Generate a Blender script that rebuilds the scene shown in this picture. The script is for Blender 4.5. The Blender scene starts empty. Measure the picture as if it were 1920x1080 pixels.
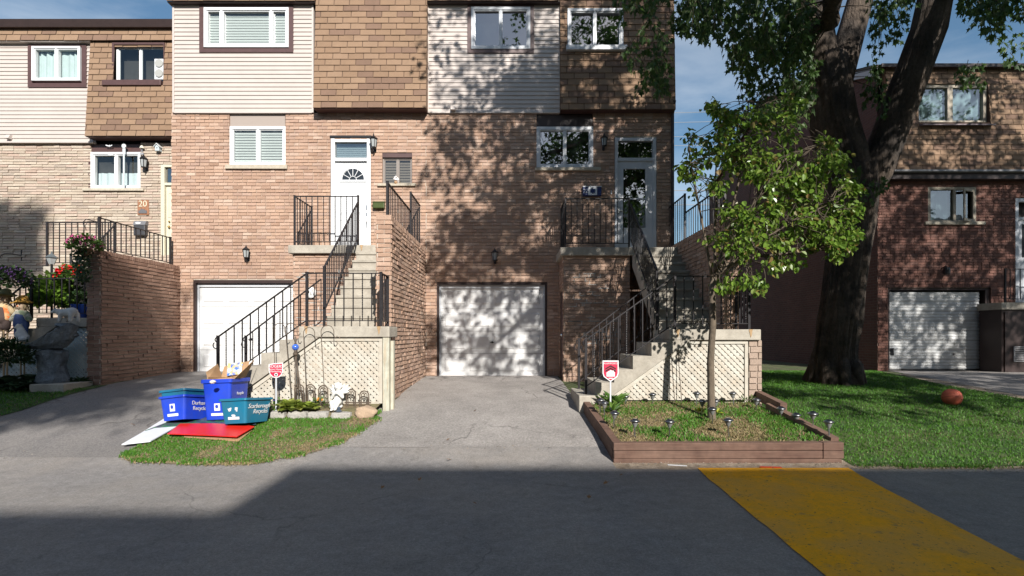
import bpy, bmesh, math, random
from mathutils import Vector, Matrix, noise as mnoise
PI = math.pi
R = math.radians
C = bpy.context.scene.collection
F, HZ, EYE = 943.0, 628.0, 1.5          # focal length in photo pixels, horizon row, eye height
rnd = random.Random(7)

# ------------------------------------------------------------------ layout helpers
def P(px, py, Y):
    return ((px - 960) / F * Y, Y, EYE - (py - HZ) / F * Y)
PROF = [(-40, 0), (5.66, 0), (5.95, .055), (6.6, .18), (7.7, .33), (8.2, .40), (9.6, .49), (11.5, .56), (13.6, .52), (40, .5), (900, .5)]
def lerp_tab(tab, x):
    if x <= tab[0][0]: return tab[0][1]
    for (a, b), (c, d) in zip(tab, tab[1:]):
        if x <= c: return b + (d - b) * (x - a) / (c - a)
    return tab[-1][1]
def sstep(a, b, x):
    t = min(1, max(0, (x - a) / (b - a))); return t * t * (3 - 2 * t)
def gz(X, Y):
    z = (lerp_tab(PROF, Y - .25) + 2 * lerp_tab(PROF, Y) + lerp_tab(PROF, Y + .25)) / 4
    z += .10 * sstep(-3.0, -6.5, X) * sstep(6.5, 9.5, Y)
    return z
def G(px, py):
    """ground point seen at a photo pixel"""
    lo, hi = 2.0, 60.0
    for _ in range(50):
        m = (lo + hi) / 2
        x, y, z = P(px, py, m)
        if z > gz(x, y): lo = m
        else: hi = m
    return P(px, py, lo)

# ------------------------------------------------------------------ mesh builder
ORG = {}
class MB:
    def __init__(s): s.v, s.f, s.m = [], [], []
    def add(s, vs, fs, m=0):
        b = len(s.v); s.v.extend(vs)
        for f in fs: s.f.append(tuple(b + i for i in f)); s.m.append(m)
    def quad(s, a, b, c, d, m=0): s.add([a, b, c, d], [(0, 1, 2, 3)], m)
    def poly(s, pts, m=0): s.add(list(pts), [tuple(range(len(pts)))], m)
    def box(s, x0, x1, y0, y1, z0, z1, m=0):
        s.add([(x0, y0, z0), (x1, y0, z0), (x1, y1, z0), (x0, y1, z0), (x0, y0, z1), (x1, y0, z1), (x1, y1, z1), (x0, y1, z1)],
              [(0, 3, 2, 1), (4, 5, 6, 7), (0, 1, 5, 4), (1, 2, 6, 5), (2, 3, 7, 6), (3, 0, 4, 7)], m)
    def bevbox(s, x0, x1, y0, y1, z0, z1, b=.01, m=0):
        """box with bevelled edges (chamfered)"""
        bm = bmesh.new(); bmesh.ops.create_cube(bm, size=1)
        for v in bm.verts:
            v.co = Vector(((x0 + x1) / 2 + v.co.x * (x1 - x0), (y0 + y1) / 2 + v.co.y * (y1 - y0), (z0 + z1) / 2 + v.co.z * (z1 - z0)))
        bmesh.ops.bevel(bm, geom=bm.edges[:], offset=b, segments=2, affect='EDGES', profile=.5)
        s.frombm(bm, m)
    def frombm(s, bm, m=0):
        bm.verts.index_update()
        s.add([tuple(v.co) for v in bm.verts], [tuple(v.index for v in f.verts) for f in bm.faces], m); bm.free()
    def hexa(s, lo, hi, m=0):
        """lo, hi: four points each"""
        s.add(list(lo) + list(hi), [(3, 2, 1, 0), (4, 5, 6, 7), (0, 1, 5, 4), (1, 2, 6, 5), (2, 3, 7, 6), (3, 0, 4, 7)], m)
    def bar(s, a, b, w, h=None, up=(0, 0, 1), m=0):
        a, b = Vector(a), Vector(b); h = h or w; d = (b - a).normalized(); up = Vector(up)
        if abs(d.dot(up)) > .98: up = Vector((1, 0, 0))
        r = d.cross(up).normalized(); u = r.cross(d)
        q = lambda p: [tuple(p + r * sx * w / 2 + u * sy * h / 2) for sx, sy in ((-1, -1), (1, -1), (1, 1), (-1, 1))]
        s.hexa(q(a), q(b), m)
    def tube(s, pts, rad, n=8, m=0, cap=True, jit=0, seed=0, ridge=0):
        pts = [Vector(p) for p in pts]; k = len(pts)
        rads = rad if hasattr(rad, '__len__') else [rad] * k
        b = len(s.v); ref = Vector((.13, .97, .2))
        for i, p in enumerate(pts):
            d = (pts[min(i + 1, k - 1)] - pts[max(i - 1, 0)]).normalized()
            r = d.cross(ref)
            if r.length < .1: r = d.cross(Vector((1, 0, 0)))
            r.normalize(); u = r.cross(d)
            for j in range(n):
                a = 2 * PI * j / n; rr = rads[i]
                if jit: rr *= 1 + jit * mnoise.noise(Vector((math.cos(a) * 2.2, math.sin(a) * 2.2, i * .35 + seed)))
                if ridge:
                    q = p * 1.0; rr *= 1 + ridge * (abs(mnoise.noise(Vector((math.cos(a) * 6, math.sin(a) * 6, q.z * .9 + seed)))) * 2 - .5)
                s.v.append(tuple(p + (r * math.cos(a) + u * math.sin(a)) * rr))
        for i in range(k - 1):
            for j in range(n):
                s.f.append((b + i * n + j, b + i * n + (j + 1) % n, b + (i + 1) * n + (j + 1) % n, b + (i + 1) * n + j)); s.m.append(m)
        if cap:
            s.f.append(tuple(b + j for j in range(n))[::-1]); s.m.append(m)
            s.f.append(tuple(b + (k - 1) * n + j for j in range(n))); s.m.append(m)
    def lathe(s, prof, c=(0, 0, 0), n=16, m=0, ax='z'):
        b = len(s.v); k = len(prof)
        for r, h in prof:
            for j in range(n):
                a = 2 * PI * j / n; x, y = r * math.cos(a), r * math.sin(a)
                p = (x, y, h) if ax == 'z' else (x, h, y)
                s.v.append((p[0] + c[0], p[1] + c[1], p[2] + c[2]))
        for i in range(k - 1):
            for j in range(n):
                s.f.append((b + i * n + j, b + i * n + (j + 1) % n, b + (i + 1) * n + (j + 1) % n, b + (i + 1) * n + j)); s.m.append(m)
        s.f.append(tuple(b + j for j in range(n))[::-1]); s.m.append(m)
        s.f.append(tuple(b + (k - 1) * n + j for j in range(n))); s.m.append(m)
    def ball(s, c, r, n=12, m=0):
        rx, ry, rz = r if hasattr(r, '__len__') else (r, r, r)
        bm = bmesh.new(); bmesh.ops.create_uvsphere(bm, u_segments=n, v_segments=max(6, n * 2 // 3), radius=1)
        for v in bm.verts: v.co = Vector((c[0] + v.co.x * rx, c[1] + v.co.y * ry, c[2] + v.co.z * rz))
        s.frombm(bm, m)
    def prism(s, pts, d, m=0):
        """planar outline pts extruded by vector d"""
        n = len(pts); d = Vector(d); q = [tuple(Vector(p) + d) for p in pts]
        s.add(list(map(tuple, pts)) + q, [tuple(range(n))[::-1], tuple(range(n, 2 * n))] + [(i, (i + 1) % n, n + (i + 1) % n, n + i) for i in range(n)], m)
    def build(s, name, mat, parent=None, smooth=False):
        me = bpy.data.meshes.new(name)
        o = Vector((0, 0, 0))
        if parent is not None: o = ORG.get(parent.name, o)
        vs = s.v if o.length == 0 else [(v[0] - o.x, v[1] - o.y, v[2] - o.z) for v in s.v]
        me.from_pydata(vs, [], s.f)
        mats = mat if isinstance(mat, (list, tuple)) else [mat]
        for x in mats: me.materials.append(x)
        if len(mats) > 1: me.polygons.foreach_set('material_index', s.m)
        if smooth: me.polygons.foreach_set('use_smooth', [True] * len(s.f))
        me.update()
        ob = bpy.data.objects.new(name, me); C.objects.link(ob)
        if parent is not None:
            ob.parent = parent; ORG[ob.name] = o
        return ob
def tag(o, label=None, cat=None, group=None, kind=None):
    if label: o['label'] = label
    if cat: o['category'] = cat
    if group: o['group'] = group
    if kind: o['kind'] = kind
    return o
def thing(name, loc, label, cat, group=None):
    o = bpy.data.objects.new(name, None); C.objects.link(o); o.empty_display_size = .1
    o.location = loc; ORG[o.name] = Vector(loc)
    return tag(o, label, cat, group)
def dup(root, loc, rotz=None, label=None, scale=None):
    r = root.copy(); C.objects.link(r); r.location = loc
    if rotz is not None: r.rotation_euler = (0, 0, rotz)
    if scale: r.scale = (scale,) * 3
    if label: r['label'] = label
    for ch in root.children:
        c = ch.copy(); C.objects.link(c); c.parent = r
        for g in ch.children:
            d = g.copy(); C.objects.link(d); d.parent = c
    return r
def text(name, body, size, mat, parent, loc, rot=(PI / 2, 0, 0), ext=.002, align='CENTER', shear=0, sx=1):
    cu = bpy.data.curves.new(name, 'FONT'); cu.body = body; cu.size = size; cu.extrude = ext
    cu.align_x = align; cu.align_y = 'CENTER'; cu.shear = shear
    tmp = bpy.data.objects.new(name, cu); C.objects.link(tmp)
    dg = bpy.context.evaluated_depsgraph_get(); dg.update()
    me = bpy.data.meshes.new_from_object(tmp.evaluated_get(dg)); bpy.data.objects.remove(tmp)
    o = bpy.data.objects.new(name, me); C.objects.link(o); me.materials.clear(); me.materials.append(mat)
    o.parent = parent; o.rotation_euler = rot; o.scale = (sx, 1, 1)
    o.location = Vector(loc) - ORG.get(parent.name, Vector((0, 0, 0)))
    return o

# ------------------------------------------------------------------ materials
def hx(h):
    h = h.lstrip('#'); c = [int(h[i:i + 2], 16) / 255 for i in (0, 2, 4)]
    return tuple(x / 12.92 if x <= .04045 else ((x + .055) / 1.055) ** 2.4 for x in c)
MATS = {}
def mat(name, cols, rough=.7, isl=None, noise=None, bump=None, metal=0, spec=.5, trans=0, dirt=None, coat=0, brick=None, bump2=None, wave=None, crack=None):
    """cols: one colour or a list spread over the islands of the mesh; noise=(scale, low, high) value mottling; dirt=(scale, colour, amount, contrast)"""
    if name in MATS: return MATS[name]
    m = bpy.data.materials.new(name); m.use_nodes = True; nt = m.node_tree; N, L = nt.nodes, nt.links
    b = N['Principled BSDF']; b.inputs['Roughness'].default_value = rough; b.inputs['Metallic'].default_value = metal
    b.inputs['Specular IOR Level'].default_value = spec
    if coat: b.inputs['Coat Weight'].default_value = coat
    geo = N.new('ShaderNodeNewGeometry')
    if isinstance(cols[0], (int, float)): cols = [cols]
    if len(cols) == 1:
        rgb = N.new('ShaderNodeRGB'); rgb.outputs[0].default_value = (*cols[0], 1); out = rgb.outputs[0]
    else:
        r = N.new('ShaderNodeValToRGB'); r.color_ramp.interpolation = 'CONSTANT' if isl == 'const' else 'LINEAR'
        e = r.color_ramp.elements
        while len(e) < len(cols): e.new(.5)
        for i, c in enumerate(cols):
            e[i].position = i / len(cols) if isl == 'const' else i / (len(cols) - 1); e[i].color = (*c, 1)
        L.new(geo.outputs['Random Per Island'], r.inputs[0]); out = r.outputs[0]
    tc = geo.outputs['Position']
    def tex(scale, detail=4, rough_=.6, vec=None):
        n = N.new('ShaderNodeTexNoise'); n.inputs['Scale'].default_value = scale; n.inputs['Detail'].default_value = detail
        n.inputs['Roughness'].default_value = rough_
        L.new(vec or tc, n.inputs['Vector']); return n.outputs['Fac']
    def mrange(sock, a, b_, c, d):
        n = N.new('ShaderNodeMapRange'); n.inputs[1].default_value = a; n.inputs[2].default_value = b_
        n.inputs[3].default_value = c; n.inputs[4].default_value = d; L.new(sock, n.inputs[0]); return n.outputs[0]
    if brick:     # (colour a, colour b, mortar colour, brick length, course height): running bond laid on whichever way the face looks
        sx = N.new('ShaderNodeSeparateXYZ'); L.new(tc, sx.inputs[0])
        sn = N.new('ShaderNodeSeparateXYZ'); L.new(geo.outputs['True Normal'], sn.inputs[0])
        ab = N.new('ShaderNodeMath'); ab.operation = 'ABSOLUTE'; L.new(sn.outputs[0], ab.inputs[0])
        gt = N.new('ShaderNodeMath'); gt.operation = 'GREATER_THAN'; gt.inputs[1].default_value = .5; L.new(ab.outputs[0], gt.inputs[0])
        mx = N.new('ShaderNodeMix'); mx.data_type = 'FLOAT'; L.new(gt.outputs[0], mx.inputs[0]); L.new(sx.outputs[0], mx.inputs[2]); L.new(sx.outputs[1], mx.inputs[3])
        cb = N.new('ShaderNodeCombineXYZ'); L.new(mx.outputs[0], cb.inputs[0]); L.new(sx.outputs[2], cb.inputs[1])
        bt = N.new('ShaderNodeTexBrick'); L.new(cb.outputs[0], bt.inputs['Vector'])
        bt.inputs['Color1'].default_value = (*brick[0], 1); bt.inputs['Color2'].default_value = (*brick[1], 1); bt.inputs['Mortar'].default_value = (*brick[2], 1)
        bt.inputs['Scale'].default_value = 1; bt.inputs['Brick Width'].default_value = brick[3]; bt.inputs['Row Height'].default_value = brick[4]
        bt.inputs['Mortar Size'].default_value = .006; bt.inputs['Mortar Smooth'].default_value = .3
        out = bt.outputs['Color']
    if wave:      # (scale vector, colour, amount): grain streaks
        mp = N.new('ShaderNodeMapping'); mp.inputs['Scale'].default_value = wave[0]; L.new(tc, mp.inputs[0])
        fac = mrange(tex(1, 5, .65, mp.outputs[0]), .42, .62, 0, wave[2])
        mx = N.new('ShaderNodeMix'); mx.data_type = 'RGBA'; L.new(fac, mx.inputs[0]); L.new(out, mx.inputs[6]); mx.inputs[7].default_value = (*wave[1], 1); out = mx.outputs[2]
    if dirt:
        for d in (dirt if isinstance(dirt[0], (tuple, list)) else [dirt]):
            mid = d[4] if len(d) > 4 else .5; fac = mrange(tex(d[0], 6, .62), mid - d[3], mid + d[3], 0, d[2])
            mx = N.new('ShaderNodeMix'); mx.data_type = 'RGBA'; L.new(fac, mx.inputs[0]); L.new(out, mx.inputs[6]); mx.inputs[7].default_value = (*d[1], 1); out = mx.outputs[2]
    if crack:     # thin wandering cracks: (cell scale, half width, colour, amount), only here and there
        nv = N.new('ShaderNodeTexNoise'); nv.inputs['Scale'].default_value = 2.2; nv.inputs['Detail'].default_value = 5; L.new(tc, nv.inputs['Vector'])
        vm = N.new('ShaderNodeVectorMath'); vm.operation = 'MULTIPLY_ADD'; vm.inputs[1].default_value = (.5, .5, .5); L.new(nv.outputs['Color'], vm.inputs[0]); L.new(tc, vm.inputs[2])
        vo = N.new('ShaderNodeTexVoronoi'); vo.feature = 'DISTANCE_TO_EDGE'; vo.inputs['Scale'].default_value = crack[0]; L.new(vm.outputs[0], vo.inputs['Vector'])
        f1 = mrange(vo.outputs['Distance'], 0, crack[1], crack[3], 0); f2 = mrange(tex(.55, 2, .5), .47, .56, 0, 1)
        mu = N.new('ShaderNodeMath'); mu.operation = 'MULTIPLY'; L.new(f1, mu.inputs[0]); L.new(f2, mu.inputs[1])
        mx = N.new('ShaderNodeMix'); mx.data_type = 'RGBA'; L.new(mu.outputs[0], mx.inputs[0]); L.new(out, mx.inputs[6]); mx.inputs[7].default_value = (*crack[2], 1); out = mx.outputs[2]
    if noise:
        for n_ in (noise if isinstance(noise[0], (tuple, list)) else [noise]):
            v = mrange(tex(n_[0], 5, .65), .25, .75, n_[1], n_[2])
            hs = N.new('ShaderNodeHueSaturation'); L.new(v, hs.inputs['Value']); L.new(out, hs.inputs['Color']); out = hs.outputs[0]
    L.new(out, b.inputs['Base Color'])
    if bump:
        bp = N.new('ShaderNodeBump'); bp.inputs['Distance'].default_value = bump[1]; bp.inputs['Strength'].default_value = 1
        if len(bump) > 2:
            mp = N.new('ShaderNodeMapping'); mp.inputs['Scale'].default_value = bump[2]; L.new(tc, mp.inputs[0])
            L.new(tex(bump[0], 6, .65, mp.outputs[0]), bp.inputs['Height'])
        else: L.new(tex(bump[0], 6, .65), bp.inputs['Height'])
        nrm = bp.outputs[0]
        if brick:
            b2 = N.new('ShaderNodeBump'); b2.inputs['Distance'].default_value = .012; b2.invert = True
            L.new(bt.outputs['Fac'], b2.inputs['Height']); L.new(nrm, b2.inputs['Normal']); nrm = b2.outputs[0]
        L.new(nrm, b.inputs['Normal'])
    if trans:     # thin leaf: some light comes through
        tl = N.new('ShaderNodeBsdfTranslucent'); L.new(out, tl.inputs[0])
        ms = N.new('ShaderNodeMixShader'); ms.inputs[0].default_value = trans
        L.new(b.outputs[0], ms.inputs[1]); L.new(tl.outputs[0], ms.inputs[2]); L.new(ms.outputs[0], N['Material Output'].inputs[0])
    MATS[name] = m; return m
def glass(name, tint=(.8, .88, .88), base=.10):
    if name in MATS: return MATS[name]
    m = bpy.data.materials.new(name); m.use_nodes = True; nt = m.node_tree; N, L = nt.nodes, nt.links
    N.remove(N['Principled BSDF'])
    tr = N.new('ShaderNodeBsdfTransparent'); tr.inputs[0].default_value = (*tint, 1)
    gl = N.new('ShaderNodeBsdfGlossy'); gl.inputs['Roughness'].default_value = .015; gl.inputs[0].default_value = (.95, .97, 1, 1)
    lw = N.new('ShaderNodeLayerWeight'); lw.inputs[0].default_value = .35
    ad = N.new('ShaderNodeMath'); ad.operation = 'MULTIPLY_ADD'; ad.inputs[1].default_value = .8; ad.inputs[2].default_value = base; L.new(lw.outputs['Fresnel'], ad.inputs[0])
    ad.use_clamp = True
    ms = N.new('ShaderNodeMixShader'); L.new(ad.outputs[0], ms.inputs[0]); L.new(tr.outputs[0], ms.inputs[1]); L.new(gl.outputs[0], ms.inputs[2])
    bp = N.new('ShaderNodeBump'); bp.inputs['Distance'].default_value = .002; no = N.new('ShaderNodeTexNoise'); no.inputs['Scale'].default_value = 2.5; no.inputs['Detail'].default_value = 1
    geo = N.new('ShaderNodeNewGeometry'); L.new(geo.outputs['Position'], no.inputs['Vector']); L.new(no.outputs[0], bp.inputs['Height']); L.new(bp.outputs[0], gl.inputs['Normal'])
    L.new(ms.outputs[0], N['Material Output'].inputs[0])
    MATS[name] = m; return m

# palette (real-world base colours)
M_BRICK = mat('rosy_brick', [(.395, .253, .18), (.445, .295, .21), (.345, .215, .15), (.485, .335, .25), (.41, .265, .19), (.37, .243, .185), (.51, .37, .285)], .85, noise=[(60, .75, 1.25), (1.1, .88, 1.1)], bump=(90, .006), wave=((3.2, 3.2, .35), (.24, .16, .12), .22))
M_BRICK20 = mat('buff_stone_brick', [(.43, .355, .275), (.47, .395, .315), (.38, .30, .23), (.50, .43, .35), (.43, .315, .25), (.36, .30, .245), (.48, .37, .30)], .85, noise=(55, .7, 1.25), bump=(80, .008))
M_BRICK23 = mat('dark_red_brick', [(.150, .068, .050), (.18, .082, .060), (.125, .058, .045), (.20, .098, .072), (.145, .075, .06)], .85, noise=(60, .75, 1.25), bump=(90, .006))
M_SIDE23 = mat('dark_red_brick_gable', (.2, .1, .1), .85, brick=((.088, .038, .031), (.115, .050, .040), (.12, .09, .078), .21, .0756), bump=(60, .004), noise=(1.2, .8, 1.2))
M_SIDE21 = mat('rosy_brick_gable', (.2, .1, .1), .85, brick=((.36, .19, .12), (.44, .24, .16), (.45, .37, .30), .21, .0756), bump=(60, .004), noise=(1.2, .8, 1.2))
M_MORTAR = mat('mortar', (.50, .43, .36), .95, noise=(9, .8, 1.15), bump=(120, .004))
M_MORTAR20 = mat('buff_mortar', (.42, .35, .27), .95, noise=(9, .8, 1.15), bump=(120, .004))
M_MORTAR23 = mat('dark_mortar', (.16, .11, .09), .95, noise=(9, .8, 1.15), bump=(120, .004))
M_SHINGLE = mat('tan_shingle', [(.235, .150, .094), (.255, .164, .104), (.225, .143, .089), (.243, .156, .099), (.178, .110, .075), (.25, .162, .102), (.232, .148, .092), (.19, .118, .081), (.258, .168, .108)], .9, isl='const', noise=[(140, .75, 1.25), (3, .9, 1.1)], bump=(220, .003))
M_SIDING = mat('vinyl_siding', (.485, .425, .39), .5, noise=(2.5, .94, 1.05), dirt=(6, (.45, .40, .35), .25, .16))
M_SIDETRIM = mat('siding_trim', (.50, .445, .41), .5)
M_BROWN = mat('brown_trim_paint', (.085, .045, .042), .45, noise=(7, .8, 1.15))
M_DARKBR = mat('dark_brown_trim', (.035, .02, .018), .5, noise=(7, .8, 1.15))
M_WHITE = mat('white_vinyl', (.68, .69, .70), .35, noise=(4, .96, 1.03))
M_WHITE_D = mat('white_door_paint', (.68, .695, .71), .3, noise=(3, .97, 1.02))
M_GREYW = mat('aluminium_frame', (.55, .57, .60), .35, noise=(4, .92, 1.05))
M_GARAGE = mat('white_garage_paint', (.68, .685, .69), .4, noise=(2.5, .94, 1.03), dirt=[(3, (.56, .54, .50), .3, .12), (22, (.42, .40, .36), .4, .03, .64)])
M_GARAGE23 = mat('ribbed_steel_garage', (.62, .63, .63), .4, noise=(2.5, .9, 1.05), dirt=(3, (.4, .38, .34), .35, .14))
M_CONC = mat('weathered_concrete', (.42, .385, .325), .88, noise=[(2.2, .82, 1.12), (28, .88, 1.1)], bump=(60, .004), dirt=(4.5, (.24, .21, .17), .5, .12))
M_SILL = mat('stone_sill', (.44, .39, .31), .9, noise=(14, .75, 1.2), bump=(50, .005))
M_RUST = mat('rust_stain', (.36, .24, .13), .9, noise=(20, .7, 1.3))
M_IRON = mat('black_painted_iron', (.022, .020, .022), .42, noise=(30, .7, 1.4), spec=.3)
M_BLACK = mat('black_metal', (.012, .012, .014), .4, noise=(25, .8, 1.3))
M_LANTGL = mat('lantern_glass', (.34, .36, .36), .12, spec=.7)
M_LATT = mat('cream_lattice', [(.51, .49, .43), (.54, .52, .46), (.48, .46, .40), (.49, .455, .39)], .75, noise=(9, .82, 1.1), dirt=(5, (.40, .30, .20), .35, .14))
M_LATTW = mat('grey_lattice', [(.40, .46, .47), (.44, .50, .50)], .75, noise=(9, .85, 1.1))
M_POST = mat('weathered_post', (.46, .46, .38), .85, noise=(8, .75, 1.15), wave=((40, 40, 3), (.40, .28, .16), .5), bump=(40, .004, (1, 1, .1)))
M_TIMBER = mat('red_brown_timber', [(.125, .069, .047), (.15, .084, .058), (.11, .06, .042), (.135, .078, .055)], .8, noise=(12, .75, 1.2), wave=((2.5, 45, 45), (.075, .035, .025), .7), bump=(30, .004, (.1, 1, 1)), dirt=(1.6, (.20, .125, .09), .55, .12))
M_GREYTIM = mat('grey_timber', [(.36, .34, .30), (.42, .39, .34), (.32, .29, .26)], .85, noise=(14, .8, 1.15), wave=((3, 50, 50), (.2, .17, .14), .6))
M_DARK = mat('dim_room', (.035, .032, .03), .9, noise=(2, .6, 1.6))  # near-black that puts the rooms' darkness into the colour
M_BLIND = mat('white_blind', (.86, .88, .86), .5)
M_CURT = mat('pale_curtain', (.50, .58, .58), .8, noise=(4, .85, 1.1))
M_GLASS = glass('window_glass', (.93, .98, .97), .045)
M_GLASSD = glass('dark_window_glass', (.42, .50, .52), .24)
M_GLASSB = glass('dim_glass', (.65, .74, .76), .16)
M_ROOF = mat('flat_roof', (.10, .09, .085), .95, noise=(20, .7, 1.3))
M_CREAM = mat('cream_paint', (.58, .55, .43), .45, noise=(5, .93, 1.04))
M_BRASS = mat('brass', (.65, .46, .18), .3, metal=1)
M_CHROME = mat('brushed_steel', (.62, .62, .62), .25, metal=1)
# ------------------------------------------------------------------ camera, light, sky
sc = bpy.context.scene
cam = bpy.data.cameras.new('camera'); co = bpy.data.objects.new('camera', cam); C.objects.link(co); sc.camera = co
co.location = (0, 0, EYE); co.rotation_euler = (PI / 2, 0, 0)
cam.sensor_width = 36; cam.lens = 36 * F / 1920; cam.shift_y = (HZ - 540) / 1920; cam.clip_end = 5000; cam.clip_start = .05
SUN = Vector((.35, -1, .617)).normalized(); EL = math.asin(SUN.z); AZ = math.atan2(SUN.x, SUN.y)
sl = bpy.data.lights.new('sun', 'SUN'); sl.energy = 4.75; sl.angle = R(.65); sl.color = (1, .955, .89)
so = bpy.data.objects.new('sun', sl); C.objects.link(so); so.rotation_euler = SUN.to_track_quat('Z', 'Y').to_euler()
w = bpy.data.worlds.new('World'); sc.world = w; w.use_nodes = True; NT = w.node_tree; N, L = NT.nodes, NT.links
sky = N.new('ShaderNodeTexSky'); sky.sky_type = 'NISHITA'; sky.sun_disc = False; sky.sun_elevation = EL; sky.sun_rotation = AZ
sky.air_density = 1.0; sky.dust_density = .6; sky.ozone_density = 1.2
# thin cirrus: pale streaks by direction
tcn = N.new('ShaderNodeTexCoord'); mp = N.new('ShaderNodeMapping'); mp.inputs['Scale'].default_value = (1.2, 2.2, 5.0); mp.inputs['Rotation'].default_value = (.25, .55, .3)
L.new(tcn.outputs['Generated'], mp.inputs[0])
cn = N.new('ShaderNodeTexNoise'); cn.inputs['Scale'].default_value = 1.6; cn.inputs['Detail'].default_value = 7; cn.inputs['Roughness'].default_value = .55; cn.inputs['Distortion'].default_value = .6
L.new(mp.outputs[0], cn.inputs['Vector'])
mr = N.new('ShaderNodeMapRange'); mr.inputs[1].default_value = .46; mr.inputs[2].default_value = .78; mr.inputs[3].default_value = 0; mr.inputs[4].default_value = .42
L.new(cn.outputs['Fac'], mr.inputs[0])
mx = N.new('ShaderNodeMix'); mx.data_type = 'RGBA'; L.new(mr.outputs[0], mx.inputs[0]); hsv = N.new('ShaderNodeHueSaturation'); hsv.inputs['Saturation'].default_value = 1.12; hsv.inputs['Hue'].default_value = .492; L.new(sky.outputs[0], hsv.inputs['Color']); L.new(hsv.outputs[0], mx.inputs[6]); mx.inputs[7].default_value = (7.5, 8.0, 8.6, 1)
L.new(mx.outputs[2], N['Background'].inputs[0]); N['Background'].inputs[1].default_value = .080
sc.view_settings.view_transform = 'Standard'; sc.view_settings.look = 'None'; sc.view_settings.exposure = .64; sc.view_settings.gamma = 1
sc.cycles.max_bounces = 6; sc.cycles.transparent_max_bounces = 12; sc.cycles.use_denoising = True
sc.cycles.diffuse_bounces = 3; sc.cycles.glossy_bounces = 3; sc.cycles.caustics_reflective = False; sc.cycles.caustics_refractive = False

# ------------------------------------------------------------------ ground, road, driveways
M_GROUND = mat('earth', (.10, .09, .05), .95, noise=[(3, .6, 1.4), (40, .7, 1.3)], dirt=(1.1, (.07, .11, .03), .8, .12), bump=(30, .02))
M_ROAD = mat('asphalt', (.258, .243, .232), .9, noise=[(.35, .82, 1.16), (2.2, .9, 1.1), (16, .88, 1.1), (55, .72, 1.28), (190, .6, 1.45)], bump=(150, .009), crack=(.55, .008, (.09, .085, .08), .5), dirt=[(9, (.15, .14, .135), .35, .10), (3.3, (.10, .095, .09), .55, .025, .67), (40, (.42, .40, .37), .5, .03, .66), (.8, (.31, .275, .24), .5, .10)])
M_DRIVE = mat('aged_asphalt', (.30, .275, .258), .9, noise=[(.7, .82, 1.15), (38, .66, 1.38), (150, .6, 1.5)], bump=(90, .014), crack=(.6, .012, (.09, .08, .075), .7), dirt=[(2.0, (.17, .155, .145), .5, .12), (30, (.38, .36, .33), .35, .10)])
M_DRIVE21 = mat('patched_asphalt', (.20, .185, .175), .9, noise=[(.7, .75, 1.2), (60, .72, 1.3), (170, .6, 1.5)], bump=(120, .010), crack=(.7, .016, (.07, .065, .06), .8), dirt=[(1.4, (.11, .105, .105), .7, .10), (30, (.30, .28, .26), .3, .10)])
M_SAND = mat('sandy_grit', (.36, .29, .22), .95, noise=[(25, .6, 1.4), (120, .6, 1.5)], bump=(80, .015), dirt=(7, (.2, .15, .10), .7, .12))
M_SOIL = mat('dry_soil', (.19, .14, .085), .95, noise=[(8, .6, 1.4), (60, .6, 1.4)], bump=(40, .02), dirt=(3, (.10, .12, .04), .7, .12))
M_HUMP = mat('yellow_road_paint', (.98, .455, .016), .85, spec=.15, noise=[(2.2, .94, 1.05), (60, .92, 1.1), (200, .88, 1.12)], bump=(170, .006), dirt=[(16, (.55, .27, .05), .22, .06), (1.6, (.70, .38, .09), .7, .10, .52), (34, (.16, .11, .06), .85, .03, .64), (7, (.22, .17, .12), .5, .03, .65)])

def sheet(name, rows, material, off, nx=14, zf=gz, sub=.25, kind='structure', ragged=0):
    """ground sheet: rows = [(Y, x_left, x_right)], follows the terrain"""
    mb = MB(); ys = []
    for (a, l0, r0), (b, l1, r1) in zip(rows, rows[1:]):
        n = max(1, int(math.ceil((b - a) / sub)))
        for i in range(n):
            t = i / n; ys.append((a + (b - a) * t, l0 + (l1 - l0) * t, r0 + (r1 - r0) * t))
    ys.append(rows[-1]); k = nx + 1
    for y, l, r in ys:
        jl = ragged * mnoise.noise(Vector((y * 5, 1.3, 0))); jr = ragged * mnoise.noise(Vector((y * 5, 7.7, 0)))
        for i in range(k):
            x = (l + jl) + (r + jr - l - jl) * i / nx
            jy = ragged * mnoise.noise(Vector((x * 4, y, 3.1))) * 1.5 if ragged and (y == ys[0][0]) else 0
            mb.v.append((x, y + jy, zf(x, y) + off))
    for j in range(len(ys) - 1):
        for i in range(nx):
            mb.f.append((j * k + i, j * k + i + 1, (j + 1) * k + i + 1, (j + 1) * k + i)); mb.m.append(0)
    o = mb.build(name, material, smooth=True)
    if kind: o['kind'] = kind
    return o
# one ground sheet out to the horizon: fine near the camera, coarse beyond
mb = MB(); xs = [-900, -300, -120, -60, -30] + [-20 + i * .5 for i in range(81)] + [30, 60, 120, 300, 900]
ys = [-900, -300, -100, -40, -20, -8, 0, 3, 4.5] + [5 + i * .2 for i in range(46)] + [15, 18, 24, 40, 90, 300, 900]
for y in ys:
    for x in xs: mb.v.append((x, y, gz(x, y)))
nx_ = len(xs)
for j in range(len(ys) - 1):
    for i in range(nx_ - 1): mb.f.append((j * nx_ + i, j * nx_ + i + 1, (j + 1) * nx_ + i + 1, (j + 1) * nx_ + i)); mb.m.append(0)
mb.build('ground', M_GROUND, smooth=True)['kind'] = 'structure'
sheet('road', [(-8.5, -70, 70), (4.6, -70, 70), (5.58, -70, 70)], M_ROAD, .004, nx=70)
PL = lambda px, py: G(px, py)[:2]
a1 = PL(565, 873); a2 = PL(640, 838); a3 = PL(700, 797)
sheet('road', [(5.50, -3.4, 1.20), (5.8, -3.4, 1.18), (6.34, -3.2, 1.15)], M_ROAD, .006, nx=14, sub=.12)
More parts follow.
